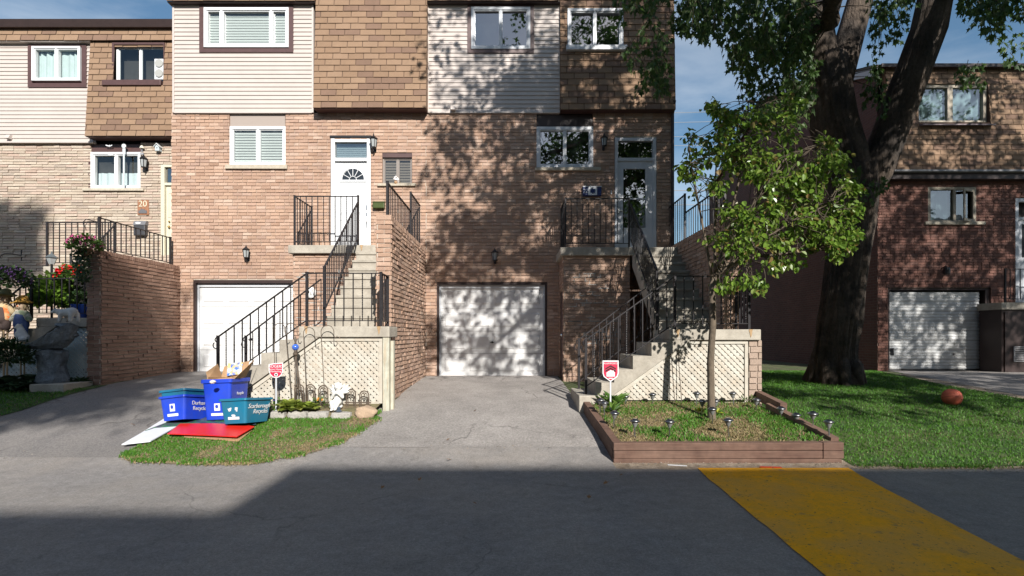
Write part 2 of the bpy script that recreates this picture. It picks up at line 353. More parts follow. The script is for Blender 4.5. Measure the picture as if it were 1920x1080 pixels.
sheet('road', [(5.50, -30, -3.2), (5.8, -30, -3.2), (6.06, -30, -3.2)], M_ROAD, .0055, nx=20, sub=.12)
drive22 = [(6.22, -3.4, 1.15), (6.9, -3.0, 1.12), (7.4, -2.2, 1.1), (8.2, -1.95, 1.05), (11.62, -1.97, 1.03)]
sheet('driveway', drive22, M_DRIVE, .009, nx=16, ragged=.03)
d1 = PL(236, 848); d2 = PL(310, 800); d3 = PL(420, 748)
drive21 = [(5.93, -30, -3.0), (6.2, -12, -3.0), (7.0, -7.9, -3.2), (7.4, -7.5, -3.6), (8.2, -7.45, -4.62), (11.62, -7.58, -4.5)]
sheet('driveway', drive21, M_DRIVE21, .007, nx=16, ragged=.03)
sheet('driveway', [(5.44, 9.6, 16), (8.6, 8.85, 14), (9.9, 8.95, 14), (11.6, 9.25, 14), (13.0, 9.95, 14), (13.75, 10.2, 14)], M_ROAD, .009, nx=10)
sheet('verge', [(8.0, 8.35, 8.95), (9.9, 8.5, 9.05), (11.4, 8.75, 9.3), (12.2, 9.05, 9.6)], M_SAND, .006, nx=4, ragged=.08)
sheet('verge', [(5.57, 1.15, 9.6), (5.86, 1.15, 9.6)], M_SAND, .007, nx=40, ragged=.03)
# yellow speed hump across the road, a low rise
mb = MB(); hump = [(1.5, 1.86, 3.10), (3.1, 1.94, 3.34), (4.2, 1.99, 3.51), (5.0, 2.03, 3.64), (5.6, 2.06, 3.74)]
k = 15; ys = []
for (a, l0, r0), (b, l1, r1) in zip(hump, hump[1:]):
    for i in range(8): t = i / 8; ys.append((a + (b - a) * t, l0 + (l1 - l0) * t, r0 + (r1 - r0) * t))
ys.append(hump[-1])
for y, l, r in ys:
    for i in range(k):
        t = i / (k - 1); e = .016 * (mnoise.noise(Vector((y * 3, (i > 7) * 5, 0))) + .6 * mnoise.noise(Vector((y * 11, (i > 7) * 5, 2)))) * (1 if i in (0, k - 1) else 0)
        mb.v.append((l + (r - l) * t + e, y + (.012 * mnoise.noise(Vector((t * 20, 3, 0))) if y == 5.6 else 0), gz(0, y) + .012 + .045 * math.sin(PI * t) ** 1.3 * (1 if y < 5.2 else (5.6 - y) / .4)))
for j in range(len(ys) - 1):
    for i in range(k - 1): mb.f.append((j * k + i, j * k + i + 1, (j + 1) * k + i + 1, (j + 1) * k + i)); mb.m.append(0)
o = mb.build('speed_hump', M_HUMP, smooth=True); tag(o, 'yellow painted speed hump crossing the road by the timber planter', 'speed hump', kind='structure')
# ------------------------------------------------------------------ wall surfaces, laid piece by piece in (u, v, w): along, up, out of the wall
def cut(u0, u1, v, holes):
    """parts of [u0,u1] at height v not inside a hole"""
    segs = [(u0, u1)]
    for a, b, c, d in holes:
        if c <= v <= d:
            n = []
            for s, e in segs:
                if b <= s or a >= e: n.append((s, e)); continue
                if a > s: n.append((s, a))
                if b < e: n.append((b, e))
            segs = n
    return segs
def backing(mb, M, u0, u1, v0, v1, holes, w=0, m=1, reveal=.14, rm=0):
    us = sorted({u0, u1, *[x for h in holes for x in h[:2] if u0 < x < u1]}); vs = sorted({v0, v1, *[x for h in holes for x in h[2:] if v0 < x < v1]})
    for a, b in zip(us, us[1:]):
        for c, d in zip(vs, vs[1:]):
            x, y = (a + b) / 2, (c + d) / 2
            if any(h[0] < x < h[1] and h[2] < y < h[3] for h in holes): continue
            mb.quad(M(a, c, w), M(b, c, w), M(b, d, w), M(a, d, w), m)
    for a, b, c, d in holes:
        if reveal:
            for p, q in (((a, c), (a, d)), ((a, d), (b, d)), ((b, d), (b, c)), ((b, c), (a, c))):
                mb.quad(M(*p, w + .008), M(*q, w + .008), M(*q, w - reveal), M(*p, w - reveal), rm)
def bricks(mb, M, u0, u1, v0, v1, holes=(), course=.0756, ln=.215, joint=.011, proud=.019, rough=.006, top=None, back=True, ends=(0, 0), off=0, vj=None):
    """running bond, every brick a block of its own with an uneven face; top(u) limits the height"""
    holes = list(holes)
    if back: backing(mb, M, u0, u1, v0, v1, holes)
    n = int(round((v1 - v0) / course)); course = (v1 - v0) / n
    for r in range(n):
        va, vb = v0 + r * course + joint / 2, v0 + (r + 1) * course - joint / 2
        o = (ln / 2 if (r + off) % 2 else 0) - rnd.random() * .02
        for s, e in cut(u0, u1, (va + vb) / 2, holes):
            x = u0 - o + math.floor((s - u0 + o) / ln) * ln
            while x < e - .004:
                nx = x + ln * (1 if rnd.random() > .08 else .5); a, b = max(x, s), min(nx, e)
                ja = (vj or joint) / 2 if a > s else 0; jb = (vj or joint) / 2 if b < e else 0
                if b - a > .02:
                    p = proud + rnd.uniform(-rough, rough) * .6; q = lambda: p + rnd.uniform(-rough, rough)
                    jv = lambda: rnd.uniform(-.0018, .0018)
                    f = [(a + ja, va + jv(), q()), (b - jb, va + jv(), q()), (b - jb, vb + jv(), q() - rough * .5), (a + ja, vb + jv(), q() - rough * .5)]
                    k = [M(u, v, 0) for u, v, _ in f]; fr = [M(*t) for t in f]
                    mb.add(fr + k, [(0, 1, 2, 3), (0, 4, 5, 1), (1, 5, 6, 2), (2, 6, 7, 3), (3, 7, 4, 0)], 0)
                x = nx
def shingles(mb, M, u0, u1, v0, v1, holes=(), course=.140, ln=.345):
    backing(mb, M, u0, u1, v0, v1, holes, w=-.004, m=1, reveal=.12, rm=1)
    n = int(round((v1 - v0) / course)); course = (v1 - v0) / n; sh = 0
    for r in range(n):
        va, vb = v0 + r * course, v0 + (r + 1) * course
        sh = (sh + .42 + rnd.random() * .2) % 1
        # cut by the holes at both ends of the course
        for s, e in cut(u0, u1, (va + vb) / 2, holes):
            x = s - sh * ln
            while x < e - .003:
                nx = x + ln; a, b = max(x, s), min(nx, e)
                if b - a > .006:
                    g = .007; w0 = .016 + rnd.random() * .006; dv = rnd.uniform(-.003, .003)
                    q = [(a + g, va + dv, w0), (b - g, va + dv + rnd.uniform(-.002, .002), w0), (b - g, vb + .012, .002), (a + g, vb + .012, .002)]
                    k = [M(u, v, -.002) for u, v, _ in q[:2]]
                    mb.add([M(*t) for t in q] + k, [(0, 1, 2, 3), (0, 4, 5, 1)], 0)
                x = nx
def siding(mb, M, u0, u1, v0, v1, holes=(), lap=.0965):
    n = int(round((v1 - v0) / lap)); lap = (v1 - v0) / n
    for r in range(n):
        va, vb = v0 + r * lap, v0 + (r + 1) * lap
        es = sorted({va, vb, *[x for h in holes for x in h[2:] if va < x < vb]})
        for c, d in zip(es, es[1:]):
            for s, e in cut(u0, u1, (c + d) / 2, holes):
                wq = lambda v: .020 - .017 * (v - va) / lap
                mb.quad(M(s, c, wq(c)), M(e, c, wq(c)), M(e, d, wq(d)), M(s, d, wq(d)))
                if c == va: mb.quad(M(s, c, 0), M(e, c, 0), M(e, c, wq(c)), M(s, c, wq(c)))
M_JOINT = mat('shingle_underlay', (.075, .045, .032), .95)
FRONT = lambda Y, bat=None: (lambda u, v, w: (u, Y - w - (bat(v) if bat else 0), v))
RIGHT = lambda X: (lambda u, v, w: (X + w, u, v))
LEFT = lambda X: (lambda u, v, w: (X - w, u, v))
def rc(px0, px1, py0, py1, Y):
    """photo rectangle -> (u0,u1,v0,v1) on the wall plane Y"""
    a = P(px0, py1, Y); b = P(px1, py0, Y); return (a[0], b[0], a[2], b[2])
def pbox(mb, Y, r, w0, w1, m=0):
    mb.box(r[0], r[1], Y - w1, Y - w0, r[2], r[3], m)
def ring(mb, Y, r, t, w0, w1, m=0):
    """frame of four bars inside rectangle r; t = width or (left,right,bottom,top)"""
    l, rr, b, tp = (t,) * 4 if not hasattr(t, '__len__') else t
    pbox(mb, Y, (r[0], r[0] + l, r[2], r[3]), w0, w1, m); pbox(mb, Y, (r[1] - rr, r[1], r[2], r[3]), w0, w1, m)
    pbox(mb, Y, (r[0] + l, r[1] - rr, r[2], r[2] + b), w0, w1 - .002, m); pbox(mb, Y, (r[0] + l, r[1] - rr, r[3] - tp, r[3]), w0, w1 - .002, m)
def blind(parent, Y, r, w, pitch=.062, name='blind', material=None, ang=.6):
    mb = MB(); z = r[3]
    while z > r[2] + .01:
        d = pitch * .62
        mb.hexa([(r[0], Y - w, z), (r[1], Y - w, z), (r[1], Y - w + .002, z + .003), (r[0], Y - w + .002, z + .003)],
                [(r[0], Y - w + d * .5, z - d * .9), (r[1], Y - w + d * .5, z - d * .9), (r[1], Y - w + d * .5 + .002, z - d * .9 + .003), (r[0], Y - w + d * .5 + .002, z - d * .9 + .003)])
        z -= pitch
    return mb.build(name, material or M_BLIND, parent)
def curtain(parent, Y, r, w, folds=9, depth=.03, material=None, name='curtain'):
    mb = MB(); n = folds * 6
    for i in range(n + 1):
        x = r[0] + (r[1] - r[0]) * i / n; y = Y - w + depth * math.sin(i / 6 * 2 * PI + .8 * math.sin(i * .31)) * (.6 + .4 * math.sin(i * .17))
        mb.v += [(x, y, r[2]), (x, y * 1 + .004, r[3])]
    for i in range(n): mb.f.append((2 * i, 2 * i + 2, 2 * i + 3, 2 * i + 1)); mb.m.append(0)
    return mb.build(name, material or M_CURT, parent, smooth=True)
def window(house, Y, r, splits=(.5,), fw=.055, mw=.045, fr=M_WHITE, gl=None, w0=-.07, w1=.028, cover=None, sash=True, name='window'):
    mb = MB(); ring(mb, Y, r, fw, w0, w1)
    xs = [r[0] + fw] + [r[0] + (r[1] - r[0]) * s for s in splits] + [r[1] - fw]
    for s in splits:
        x = r[0] + (r[1] - r[0]) * s; pbox(mb, Y, (x - mw / 2, x + mw / 2, r[2] + fw, r[3] - fw), w0, w1 - .010)
    o = mb.build(name, fr, house)
    for i, (a, b) in enumerate(zip(xs, xs[1:])):
        a += mw / 2 if i else 0; b -= mw / 2 if i < len(xs) - 2 else 0
        q = (a, b, r[2] + fw, r[3] - fw)
        if sash:
            s = MB(); ring(s, Y, q, .024, w0 + .01, w1 - .022); s.build('sash', fr, o); q = (q[0] + .024, q[1] - .024, q[2] + .024, q[3] - .024)
        g = MB(); pw = w0 + .045
        g.quad((q[0], Y - pw, q[2]), (q[1], Y - pw, q[2]), (q[1], Y - pw, q[3]), (q[0], Y - pw, q[3])); g.build('pane', gl or M_GLASS, o)
    if cover == 'blind': blind(o, Y, (r[0] + fw, r[1] - fw, r[2] + fw, r[3] - fw), w0 + .01)
    if cover == 'curtain': curtain(o, Y, (r[0] + fw, r[1] - fw, r[2] + fw, r[3] - fw), w0 - .02, 8)
    return o
def sill(house, Y, r, w1=.07, name='sill', material=None):
    mb = MB(); b = bmesh.new(); mb.bevbox(r[0], r[1], Y - w1, Y + .05, r[2], r[3], .008); b.free()
    for i, v in enumerate(mb.v): mb.v[i] = (v[0], v[1] + .006 * mnoise.noise(Vector(v) * 9), v[2] + .006 * mnoise.noise(Vector(v) * 8 + Vector((5, 0, 0))))
    return mb.build(name, material or M_SILL, house)
def trim(house, Y, r, t, w1=.034, material=M_BROWN, name='trim'):
    mb = MB(); ring(mb, Y, r, t, -.03, w1); return mb.build(name, material, house)
def panel(house, Y, r, w0, w1, material, name): mb = MB(); pbox(mb, Y, r, w0, w1); return mb.build(name, material, house)
def lantern(px, py, Y, label, h=.36, face=0, group='wall lanterns on the townhouses', flip=1, name='wall_lantern'):
    """black coach lantern on a curved bracket, at the height of its middle"""
    x, _, z = P(px, py, Y); root = thing(name, (x, Y - .012, z), label, 'wall lamp', group)
    cy = Y - .012 - .12; s = h / .36; q = lambda r, dz: (r * s, z + dz * s)
    b = MB(); b.bevbox(x - .03 * s, x + .03 * s, Y - .035, Y - .006, z - .16 * s, z + .02 * s, .008)
    b.tube([(x, Y - .03, z - .12 * s), (x, Y - .06, z - .175 * s), (x, cy, z - .165 * s), (x, cy, z - .10 * s)], .009 * s, 6); b.build('bracket', M_BLACK, root)
    c = MB(); c.lathe([q(.022, -.12), q(.03, -.105), q(.058, -.092), q(.055, -.085)], (x, cy, 0), 6)
    for k in range(6):
        a = 2 * PI * k / 6; u = (math.cos(a), math.sin(a))
        c.bar((x + u[0] * .052 * s, cy + u[1] * .052 * s, z - .09 * s), (x + u[0] * .072 * s, cy + u[1] * .072 * s, z + .075 * s), .009 * s)
    c.lathe([q(.082, .075), q(.088, .085), q(.06, .112), q(.028, .135), q(.026, .145), q(.012, .155), q(.014, .17), q(.004, .195)], (x, cy, 0), 6)
    c.build('cage', M_BLACK, root)
    g = MB(); g.lathe([q(.044, -.086), q(.064, .076)], (x, cy, 0), 6); g.build('glass', M_LANTGL, root)
    return root
def garage_door(house, Y, r, rows, cols, w=-.10, material=M_GARAGE, handle=None):
    mb = MB(); h = (r[3] - r[2]) / rows; cw = (r[1] - r[0] - .12) / cols
    for i in range(rows):
        z0, z1 = r[2] + i * h + .003, r[2] + (i + 1) * h - .003
        pbox(mb, Y, (r[0], r[1], z0, z1), w - .04, w)
        for j in range(cols):
            a = r[0] + .06 + j * cw + .05; b = a + cw - .10; c, d = z0 + .10, z1 - .10; e = .022
            o4 = [(a, c), (b, c), (b, d), (a, d)]; i4 = [(a + e, c + e), (b - e, c + e), (b - e, d - e), (a + e, d - e)]
            for k in range(4):
                k2 = (k + 1) % 4
                mb.quad((o4[k][0], Y - w - .001, o4[k][1]), (o4[k2][0], Y - w - .001, o4[k2][1]), (i4[k2][0], Y - w - .014, i4[k2][1]), (i4[k][0], Y - w - .014, i4[k][1]))
            mb.quad(*[(p[0], Y - w - .014, p[1]) for p in i4])
    o = mb.build('garage_door', material, house)
    hb = MB(); x = handle if handle is not None else (r[0] + r[1]) / 2; z = r[2] + h * 1.5 if rows < 6 else r[2] + .75
    hb.lathe([(.025, 0), (.025, .02), (.012, .03)], (x, Y - w - .02, z), 10, ax='y'); hb.bar((x - .05, Y - w - .04, z), (x + .05, Y - w - .04, z), .016); hb.build('handle', M_BLACK, o)
    return o
def house_body(h, x0, x1, Yf, Yb, zt, ridge, side_mat, inner=.16):
    """dark sheet standing in for unlit rooms, gable walls and roof behind the dressed front"""
    i = MB(); i.box(x0 + .02, x1 - .02, Yf + inner, Yf + inner + .06, -.2, zt - .1); i.build('dark_room_backdrop', M_DARK, h)  # dark sheet just behind the panes, in place of unlit room depth
    s = MB(); ym = (Yf + Yb) / 2
    for x, d in ((x0, .05), (x1, -.05)):
        s.prism([(x, Yf + .02, -.3), (x, Yb, -.3), (x, Yb, zt), (x, ym, ridge), (x, Yf + .02, zt)], (d, 0, 0))
    s.box(x0 + .05, x1 - .05, Yb - .06, Yb - .001, -.3, zt); s.build('side_wall', side_mat, h)
    r = MB()
    for ya, yb in ((Yf - .12, ym), (Yb + .12, ym)):
        sl = (ridge - zt) / (ym - Yf); za = zt - sl * .12 if True else zt
        r.hexa([(x0 - .06, ya, za + .03), (x1 + .06, ya, za + .03), (x1 + .06, yb, ridge + .03), (x0 - .06, yb, ridge + .03)],
               [(x0 - .06, ya, za + .12), (x1 + .06, ya, za + .12), (x1 + .06, yb, ridge + .12), (x0 - .06, yb, ridge + .12)])
    return r.build('roof', M_ROOF, h)
def weep(h, Y, px, py):
    x, _, z = P(px, py, Y); mb = MB()
    mb.hexa([(x - .05, Y - .10, z - .045), (x + .05, Y - .10, z - .045), (x + .05, Y, z - .05), (x - .05, Y, z - .05)], [(x - .05, Y - .05, z + .05), (x + .05, Y - .05, z + .05), (x + .05, Y, z + .055), (x - .05, Y, z + .055)])
    return mb.build('vent_hood', M_SIDETRIM, h)

# ================================================================== the two middle townhouses (front plane Y = 11.5)
Y1 = 11.5; XL, XM, XR = (322 - 960) / 82, (798.5 - 960) / 82, (1262 - 960) / 82
ZS = P(0, 212, Y1)[2]            # underside of the siding / top of the brick
ZT = 9.65                        # eaves
h21 = thing('townhouse', ((XL + XM) / 2, Y1, .5), 'townhouse with sunlit pinkish brick, white door with half-round fanlight and tan shingle bay', 'townhouse')
h22 = thing('townhouse', ((XM + XR) / 2, Y1, .5), 'townhouse mottled with tree shade, glass storm door and white garage door in full view', 'townhouse')
M1 = FRONT(Y1)
bat = lambda v: .27 - .185 * (v - ZS) / (ZT - ZS)      # the shingled bay leans back as it rises
# openings
gar21 = rc(363, 571, 525, 699, Y1); gar22 = rc(819, 1026, 528, 707, Y1)
win21lo = rc(431, 536, 237, 310, Y1); pan21 = rc(430, 535, 213, 237, Y1); door21 = rc(620, 696, 259, 473, Y1); small21 = rc(717, 773, 286, 346, Y1)
win22lo = rc(1006, 1112, 238, 315, Y1); door22 = rc(1152, 1231, 258, 473, Y1); pan22 = rc(1006, 1112, 213, 238, Y1)
mb = MB(); bricks(mb, M1, XL, XM, .35, ZS, [gar21, (win21lo[0], win21lo[1], win21lo[2], ZS + 1), door21, small21])
mb.build('brick_wall', [M_BRICK, M_MORTAR], h21)
mb = MB(); bricks(mb, M1, XM, XR, .35, ZS, [gar22, (win22lo[0], win22lo[1], win22lo[2], ZS + 1), door22], off=1)
mb.build('brick_wall', [M_BRICK, M_MORTAR], h22)
house_body(h21, XL, XM - .004, Y1, 22.5, ZT, 11.9, M_SIDE21); house_body(h22, XM + .004, XR, Y1, 22.5, ZT, 11.9, M_SIDE21)
# siding
u21 = rc(377, 552, 13, 101, Y1); u22 = rc(877, 1001, 13, 102, Y1); ZF = P(0, 11, Y1)[2]
for h, a, b, hole in ((h21, (328 - 960) / 82, (588 - 960) / 82, u21), (h22, (803 - 960) / 82, (1050 - 960) / 82, u22)):
    mb = MB(); siding(mb, FRONT(Y1 - .035), a, b, ZS, ZF + .15, [hole]); mb.build('siding', M_SIDING, h)
    mb = MB()
    for x in (a, b): mb.box(x - .02, x + .02, Y1 - .062, Y1 + .02, ZS - .012, ZF + .1)
    mb.box(a + .02, b - .02, Y1 - .060, Y1 + .02, ZS - .022, ZS + .004); mb.build('siding_trim', M_SIDETRIM, h)
# shingled bays and the shingled band along the eaves
w22s = rc(1064, 1168, 18, 93, Y1 - .1)
def bay(h, x0, x1, zb, zt, Yw, bt, holes=(), soffit_h=.0):
    mb = MB(); shingles(mb, FRONT(Yw, bt), x0, x1, zb, zt, holes)
    for x in (x0, x1):
        mb.poly([(x, Yw - bt(zb), zb), (x, Yw - bt(zt), zt), (x, Yw + .02, zt), (x, Yw + .02, zb)], 0)
    mb.build('shingle_bay', [M_SHINGLE, M_JOINT], h)
    mb = MB(); mb.box(x0 + .01, x1 - .01, Yw - bt(zb) + .012, Yw + .03, zb - .012, zb + .004); return mb.build('soffit', M_BROWN, h)
bx21 = ((587 - 960) / F * (Y1 - .27), (799.5 - 960) / F * (Y1 - .27)); bx22 = ((1049 - 960) / 82, XR)
bay(h21, bx21[0], bx21[1], ZS + .0, ZT, Y1, bat); bay(h22, bx22[0] + .0, bx22[1], ZS, ZT, Y1, lambda v: bat(v) * .7, [w22s])
for h, a, b in ((h21, XL, bx21[0]), (h22, bx21[1] + .002, bx22[0])):
    mb = MB(); Mf = FRONT(Y1, lambda v: .17 - .05 * (v - ZF) / .7)
    shingles(mb, Mf, a, b, ZF, ZT); mb.build('shingle_band', [M_SHINGLE, M_JOINT], h)
    mb = MB(); mb.box(a + .004, b - .004, Y1 - .155, Y1 - .002, ZF - .02, ZF + .004); mb.build('soffit', M_DARKBR, h)
for h, a, b in ((h21, XL, XM), (h22, XM, XR)):
    mb = MB(); mb.box(a, b, Y1 - .25, Y1 - .02, ZT, ZT + .14); mb.build('gutter', M_DARKBR, h)
# upper windows
trim(h21, Y1, u21, (.10, .10, .09, .06), .07); window(h21, Y1, rc(386, 544, 18, 92, Y1), (.205, .79), .06, .05, w0=-.03, w1=.085, cover='blind')
trim(h22, Y1, u22, (.09, .09, .09, .05), .07); window(h22, Y1, rc(884, 994, 17, 95, Y1), (.5,), .06, .03, M_GREYW, M_GLASSD, w0=-.03, w1=.085)
window(h22, Y1 - .08, w22s, (.49,), .06, .03, M_GREYW, M_GLASSD, w0=-.06, w1=.075); sill(h22, Y1 - .13, rc(1060, 1172, 94, 103, Y1), .10, 'sill', M_GREYW)
weep(h22, Y1 - .05, 850, 205)
# lower windows
panel(h21, Y1, (pan21[0] + .01, pan21[1] - .01, win21lo[3] + .006, ZS - .03), -.08, -.01, mat('taupe_panel', (.33, .275, .24), .6), 'infill_panel')
window(h21, Y1, win21lo, (.5,), .06, .05, w0=-.08, w1=.01, cover='blind'); sill(h21, Y1, rc(425, 540, 310, 318, Y1))
panel(h22, Y1, (pan22[0] + .01, pan22[1] - .01, win22lo[3] + .006, ZS - .03), -.08, -.01, M_DARKBR, 'infill_panel')
window(h22, Y1, win22lo, (.5,), .07, .03, M_GREYW, M_GLASSD, w0=-.08, w1=.02); sill(h22, Y1, rc(1003, 1126, 315, 321, Y1))
panel(h21, Y1, (small21[0], small21[1], small21[3] - .11, small21[3]), -.08, .0, M_BROWN, 'header')
window(h21, Y1, (small21[0], small21[1], small21[2], small21[3] - .113), (.5,), .03, .03, mat('bronze_frame', (.24, .21, .19), .45), glass('smoky_glass', (.55, .52, .48), .05), w0=-.10, w1=-.04, cover='blind')
sill(h21, Y1, rc(709, 780, 345, 350, Y1))
# doors
def entry_door(h, r, glass_px, kind):
    fr = MB(); t = .085 if kind == 'solid' else .07
    ring(fr, Y1, (r[0] + .01, r[1] - .01, r[2], r[3] - .005), (t, t, .02, t), -.09, .014)
    zt = P(0, 300, Y1)[2]; pbox(fr, Y1, (r[0] + t, r[1] - t, zt - .02, zt + .05), -.085, .006); f = fr.build('door_frame', M_WHITE if kind == 'solid' else M_GREYW, h)
    q = (r[0] + t + .01, r[1] - t - .01, zt + .05, r[3] - t - .005)
    g = MB(); g.quad((q[0], Y1 + .05, q[2]), (q[1], Y1 + .05, q[2]), (q[1], Y1 + .05, q[3]), (q[0], Y1 + .05, q[3])); g.build('transom_pane', M_GLASSB if kind == 'solid' else M_GLASSD, f)
    if kind == 'solid': blind(f, Y1, (q[0], q[1], q[2], q[3]), -.11, .045)
    return f, (r[0] + t + .012, r[1] - t - .012, r[2] + .02, zt - .022)
f, d = entry_door(h21, door21, None, 'solid')
mb = MB(); pbox(mb, Y1, d, -.10, -.055); W = d[1] - d[0]
for a, b, c, e in ((.10, .44, .42, .66), (.56, .90, .42, .66), (.10, .44, .08, .36), (.56, .90, .08, .36), (.10, .44, .70, .735), (.56, .90, .70, .735)):
    q = (d[0] + W * a, d[0] + W * b, d[2] + (d[3] - d[2]) * c, d[2] + (d[3] - d[2]) * e)
    ring(mb, Y1, q, .018, -.056, -.046); pbox(mb, Y1, (q[0] + .035, q[1] - .035, q[2] + .03 if e - c > .1 else q[2] + .02, q[3] - .03 if e - c > .1 else q[3] - .02), -.056, -.047)
dr = mb.build('front_door', M_WHITE_D, h21)
c = P(660.5, 336, Y1); rx, rz = 20.5 / 82, 20 / 82
arc = lambda k, s=1: [(c[0] + rx * s * math.cos(PI * i / 24), c[2] + rz * s * math.sin(PI * i / 24)) for i in range(25)]
mb = MB(); mb.poly([(x, Y1 + .053, z) for x, z in arc(0)]); fl = mb.build('fanlight', mat('fanlight_glass', (.02, .022, .025), .08, spec=.8), dr)
mb = MB(); A, B = arc(0, 1.04), arc(0, 1.2)
for i in range(24): mb.hexa([(A[i][0], Y1 + .056, A[i][1]), (A[i + 1][0], Y1 + .056, A[i + 1][1]), (B[i + 1][0], Y1 + .056, B[i + 1][1]), (B[i][0], Y1 + .056, B[i][1])], [(A[i][0], Y1 + .036, A[i][1]), (A[i + 1][0], Y1 + .036, A[i + 1][1]), (B[i + 1][0], Y1 + .042, B[i + 1][1]), (B[i][0], Y1 + .042, B[i][1])])
mb.box(c[0] - rx * 1.22, c[0] + rx * 1.22, Y1 + .034, Y1 + .056, c[2] - .045, c[2] - .002)
for a in (30, 62, 90, 118, 150):
    u = (math.cos(R(a)), math.sin(R(a))); mb.bar((c[0] + rx * .3 * u[0], Y1 + .045, c[2] + rz * .3 * u[1]), (c[0] + rx * 1.05 * u[0], Y1 + .045, c[2] + rz * 1.05 * u[1]), .013, .012, (0, 1, 0))
q = arc(0, .32)
for i in range(24): mb.bar((q[i][0], Y1 + .045, q[i][1]), (q[i + 1][0], Y1 + .045, q[i + 1][1]), .014, .012, (0, 1, 0))
mb.build('fanlight_frame', M_WHITE_D, dr)
mb = MB()
for py, s in ((388, 1), (402, 1)):
    p = P(687.5, py, Y1); mb.bevbox(p[0] - .028, p[0] + .028, Y1 + .035, Y1 + .056, p[2] - .05, p[2] + .05, .006)
p = P(687.5, 402, Y1); mb.tube([(p[0], Y1 + .04, p[2] - .03), (p[0], Y1 - .01, p[2] - .06), (p[0] + .004, Y1 - .015, p[2] - .16), (p[0] + .01, Y1 + .03, p[2] - .24)], .011, 8)
mb.bevbox(p[0] - .02, p[0] + .03, Y1 + .03, Y1 + .056, p[2] - .28, p[2] - .21, .006); mb.build('handle', M_CHROME, dr)
panel(h21, Y1, (door21[0] - .01, door21[1] + .01, door21[3], door21[3] + .05), -.05, .035, M_BLACK, 'drip_cap')
f, d = entry_door(h22, door22, None, 'storm')
gq = rc(1169, 1211, 316, 427, Y1); mb = MB(); mid = P(0, 372, Y1)[2]
pbox(mb, Y1, (d[0], gq[0], d[2], d[3]), -.06, -.02); pbox(mb, Y1, (gq[1], d[1], d[2], d[3]), -.06, -.02)
pbox(mb, Y1, (gq[0], gq[1], d[2], gq[2]), -.06, -.021); pbox(mb, Y1, (gq[0], gq[1], gq[3], d[3]), -.06, -.021); pbox(mb, Y1, (gq[0], gq[1], mid - .015, mid + .015), -.055, -.025)
ring(mb, Y1, (gq[0] - .03, gq[1] + .03, gq[2] - .03, gq[3] + .03), .03, -.022, -.010); pbox(mb, Y1, (d[0] + .12, d[1] - .12, d[2] + .1, gq[2] - .12), -.022, -.014)
dr = mb.build('storm_door', M_GREYW, h22)
g = MB(); g.quad((gq[0], Y1 + .05, gq[2]), (gq[1], Y1 + .05, gq[2]), (gq[1], Y1 + .05, gq[3]), (gq[0], Y1 + .05, gq[3])); g.build('pane', M_GLASSD, dr)
mb = MB(); p = P(1160, 395, Y1); mb.bar((p[0], Y1 - .01, p[2]), (p[0] + .09, Y1 - .01, p[2]), .02); mb.bevbox(p[0] - .02, p[0] + .02, Y1 + .0, Y1 + .024, p[2] - .06, p[2] + .06, .005); mb.build('handle', M_CHROME, dr)
# garages
for h, r, rows in ((h21, gar21, 4), (h22, gar22, 4)):
    mb = MB(); ring(mb, Y1, r, (.05, .05, .001, .07), -.06, .006); mb.build('garage_frame', M_DARKBR, h)
    mb = MB(); ring(mb, Y1, (r[0] + .05, r[1] - .05, r[2], r[3] - .07), (.035, .035, .001, .08), -.09, -.062); mb.build('garage_stop', M_GREYW, h)
    garage_door(h, Y1, (r[0] + .06, r[1] - .06, r[2] + .02, r[3] - .10), rows, 4, w=-.10)
mb = MB(); mb.tube([(XR - .03, Y1 - .06, .4), (XR - .03, Y1 - .06, ZS - .05), (XR - .03, Y1 - .2, ZS + .2)], .035, 8); mb.build('downspout', M_DARKBR, h22)
lantern(703.5, 272, Y1, 'black coach lantern beside the white fanlight door', .40)
lantern(467, 477, Y1, 'black coach lantern on sunlit brick above the half-hidden garage', .36)
lantern(1131, 270, Y1, 'black coach lantern in shade left of the storm door', .36)
lantern(928, 482, Y1, 'black coach lantern above the white garage in the middle', .36)
# mailboxes
x, _, z = P(712, 385, Y1); t = thing('mailbox', (x, Y1, z - .09), 'dark green wall mailbox between white door and brick wing wall', 'mailbox')
M_GREEN = mat('green_enamel', (.055, .075, .02), .35, noise=(12, .8, 1.2))
mb = MB(); mb.bevbox(x - .13, x + .13, Y1 - .12, Y1 - .014, z - .09, z + .05, .012); mb.build('body', M_GREEN, t)
mb = MB(); mb.hexa([(x - .135, Y1 - .13, z + .035), (x + .135, Y1 - .13, z + .035), (x + .135, Y1 - .014, z + .05), (x - .135, Y1 - .014, z + .05)], [(x - .135, Y1 - .13, z + .05), (x + .135, Y1 - .13, z + .05), (x + .135, Y1 - .014, z + .09), (x - .135, Y1 - .014, z + .09)]); mb.build('lid', M_GREEN, t)
x, _, z = P(1109, 360, Y1); t = thing('mailbox', (x, Y1, z - .1), 'blue and white wall mailbox numbered 22 with a leaf emblem', 'mailbox')
M_NAVY = mat('navy_enamel', (.01, .03, .14), .35); M_PALE = mat('white_enamel', (.7, .72, .75), .35)
mb = MB(); mb.bevbox(x - .21, x + .21, Y1 - .11, Y1 - .014, z - .11, z + .09, .008); bd = mb.build('body', M_NAVY, t)
mb = MB(); mb.box(x - .09, x + .11, Y1 - .113, Y1 - .109, z - .10, z + .08); mb.build('front_panel', M_PALE, t)
mb = MB(); mb.hexa([(x - .215, Y1 - .125, z + .085), (x + .215, Y1 - .125, z + .085), (x + .215, Y1 - .014, z + .09), (x - .215, Y1 - .014, z + .09)], [(x - .215, Y1 - .125, z + .10), (x + .215, Y1 - .125, z + .10), (x + .215, Y1 - .014, z + .125), (x - .215, Y1 - .014, z + .125)]); mb.build('lid', M_PALE, t)
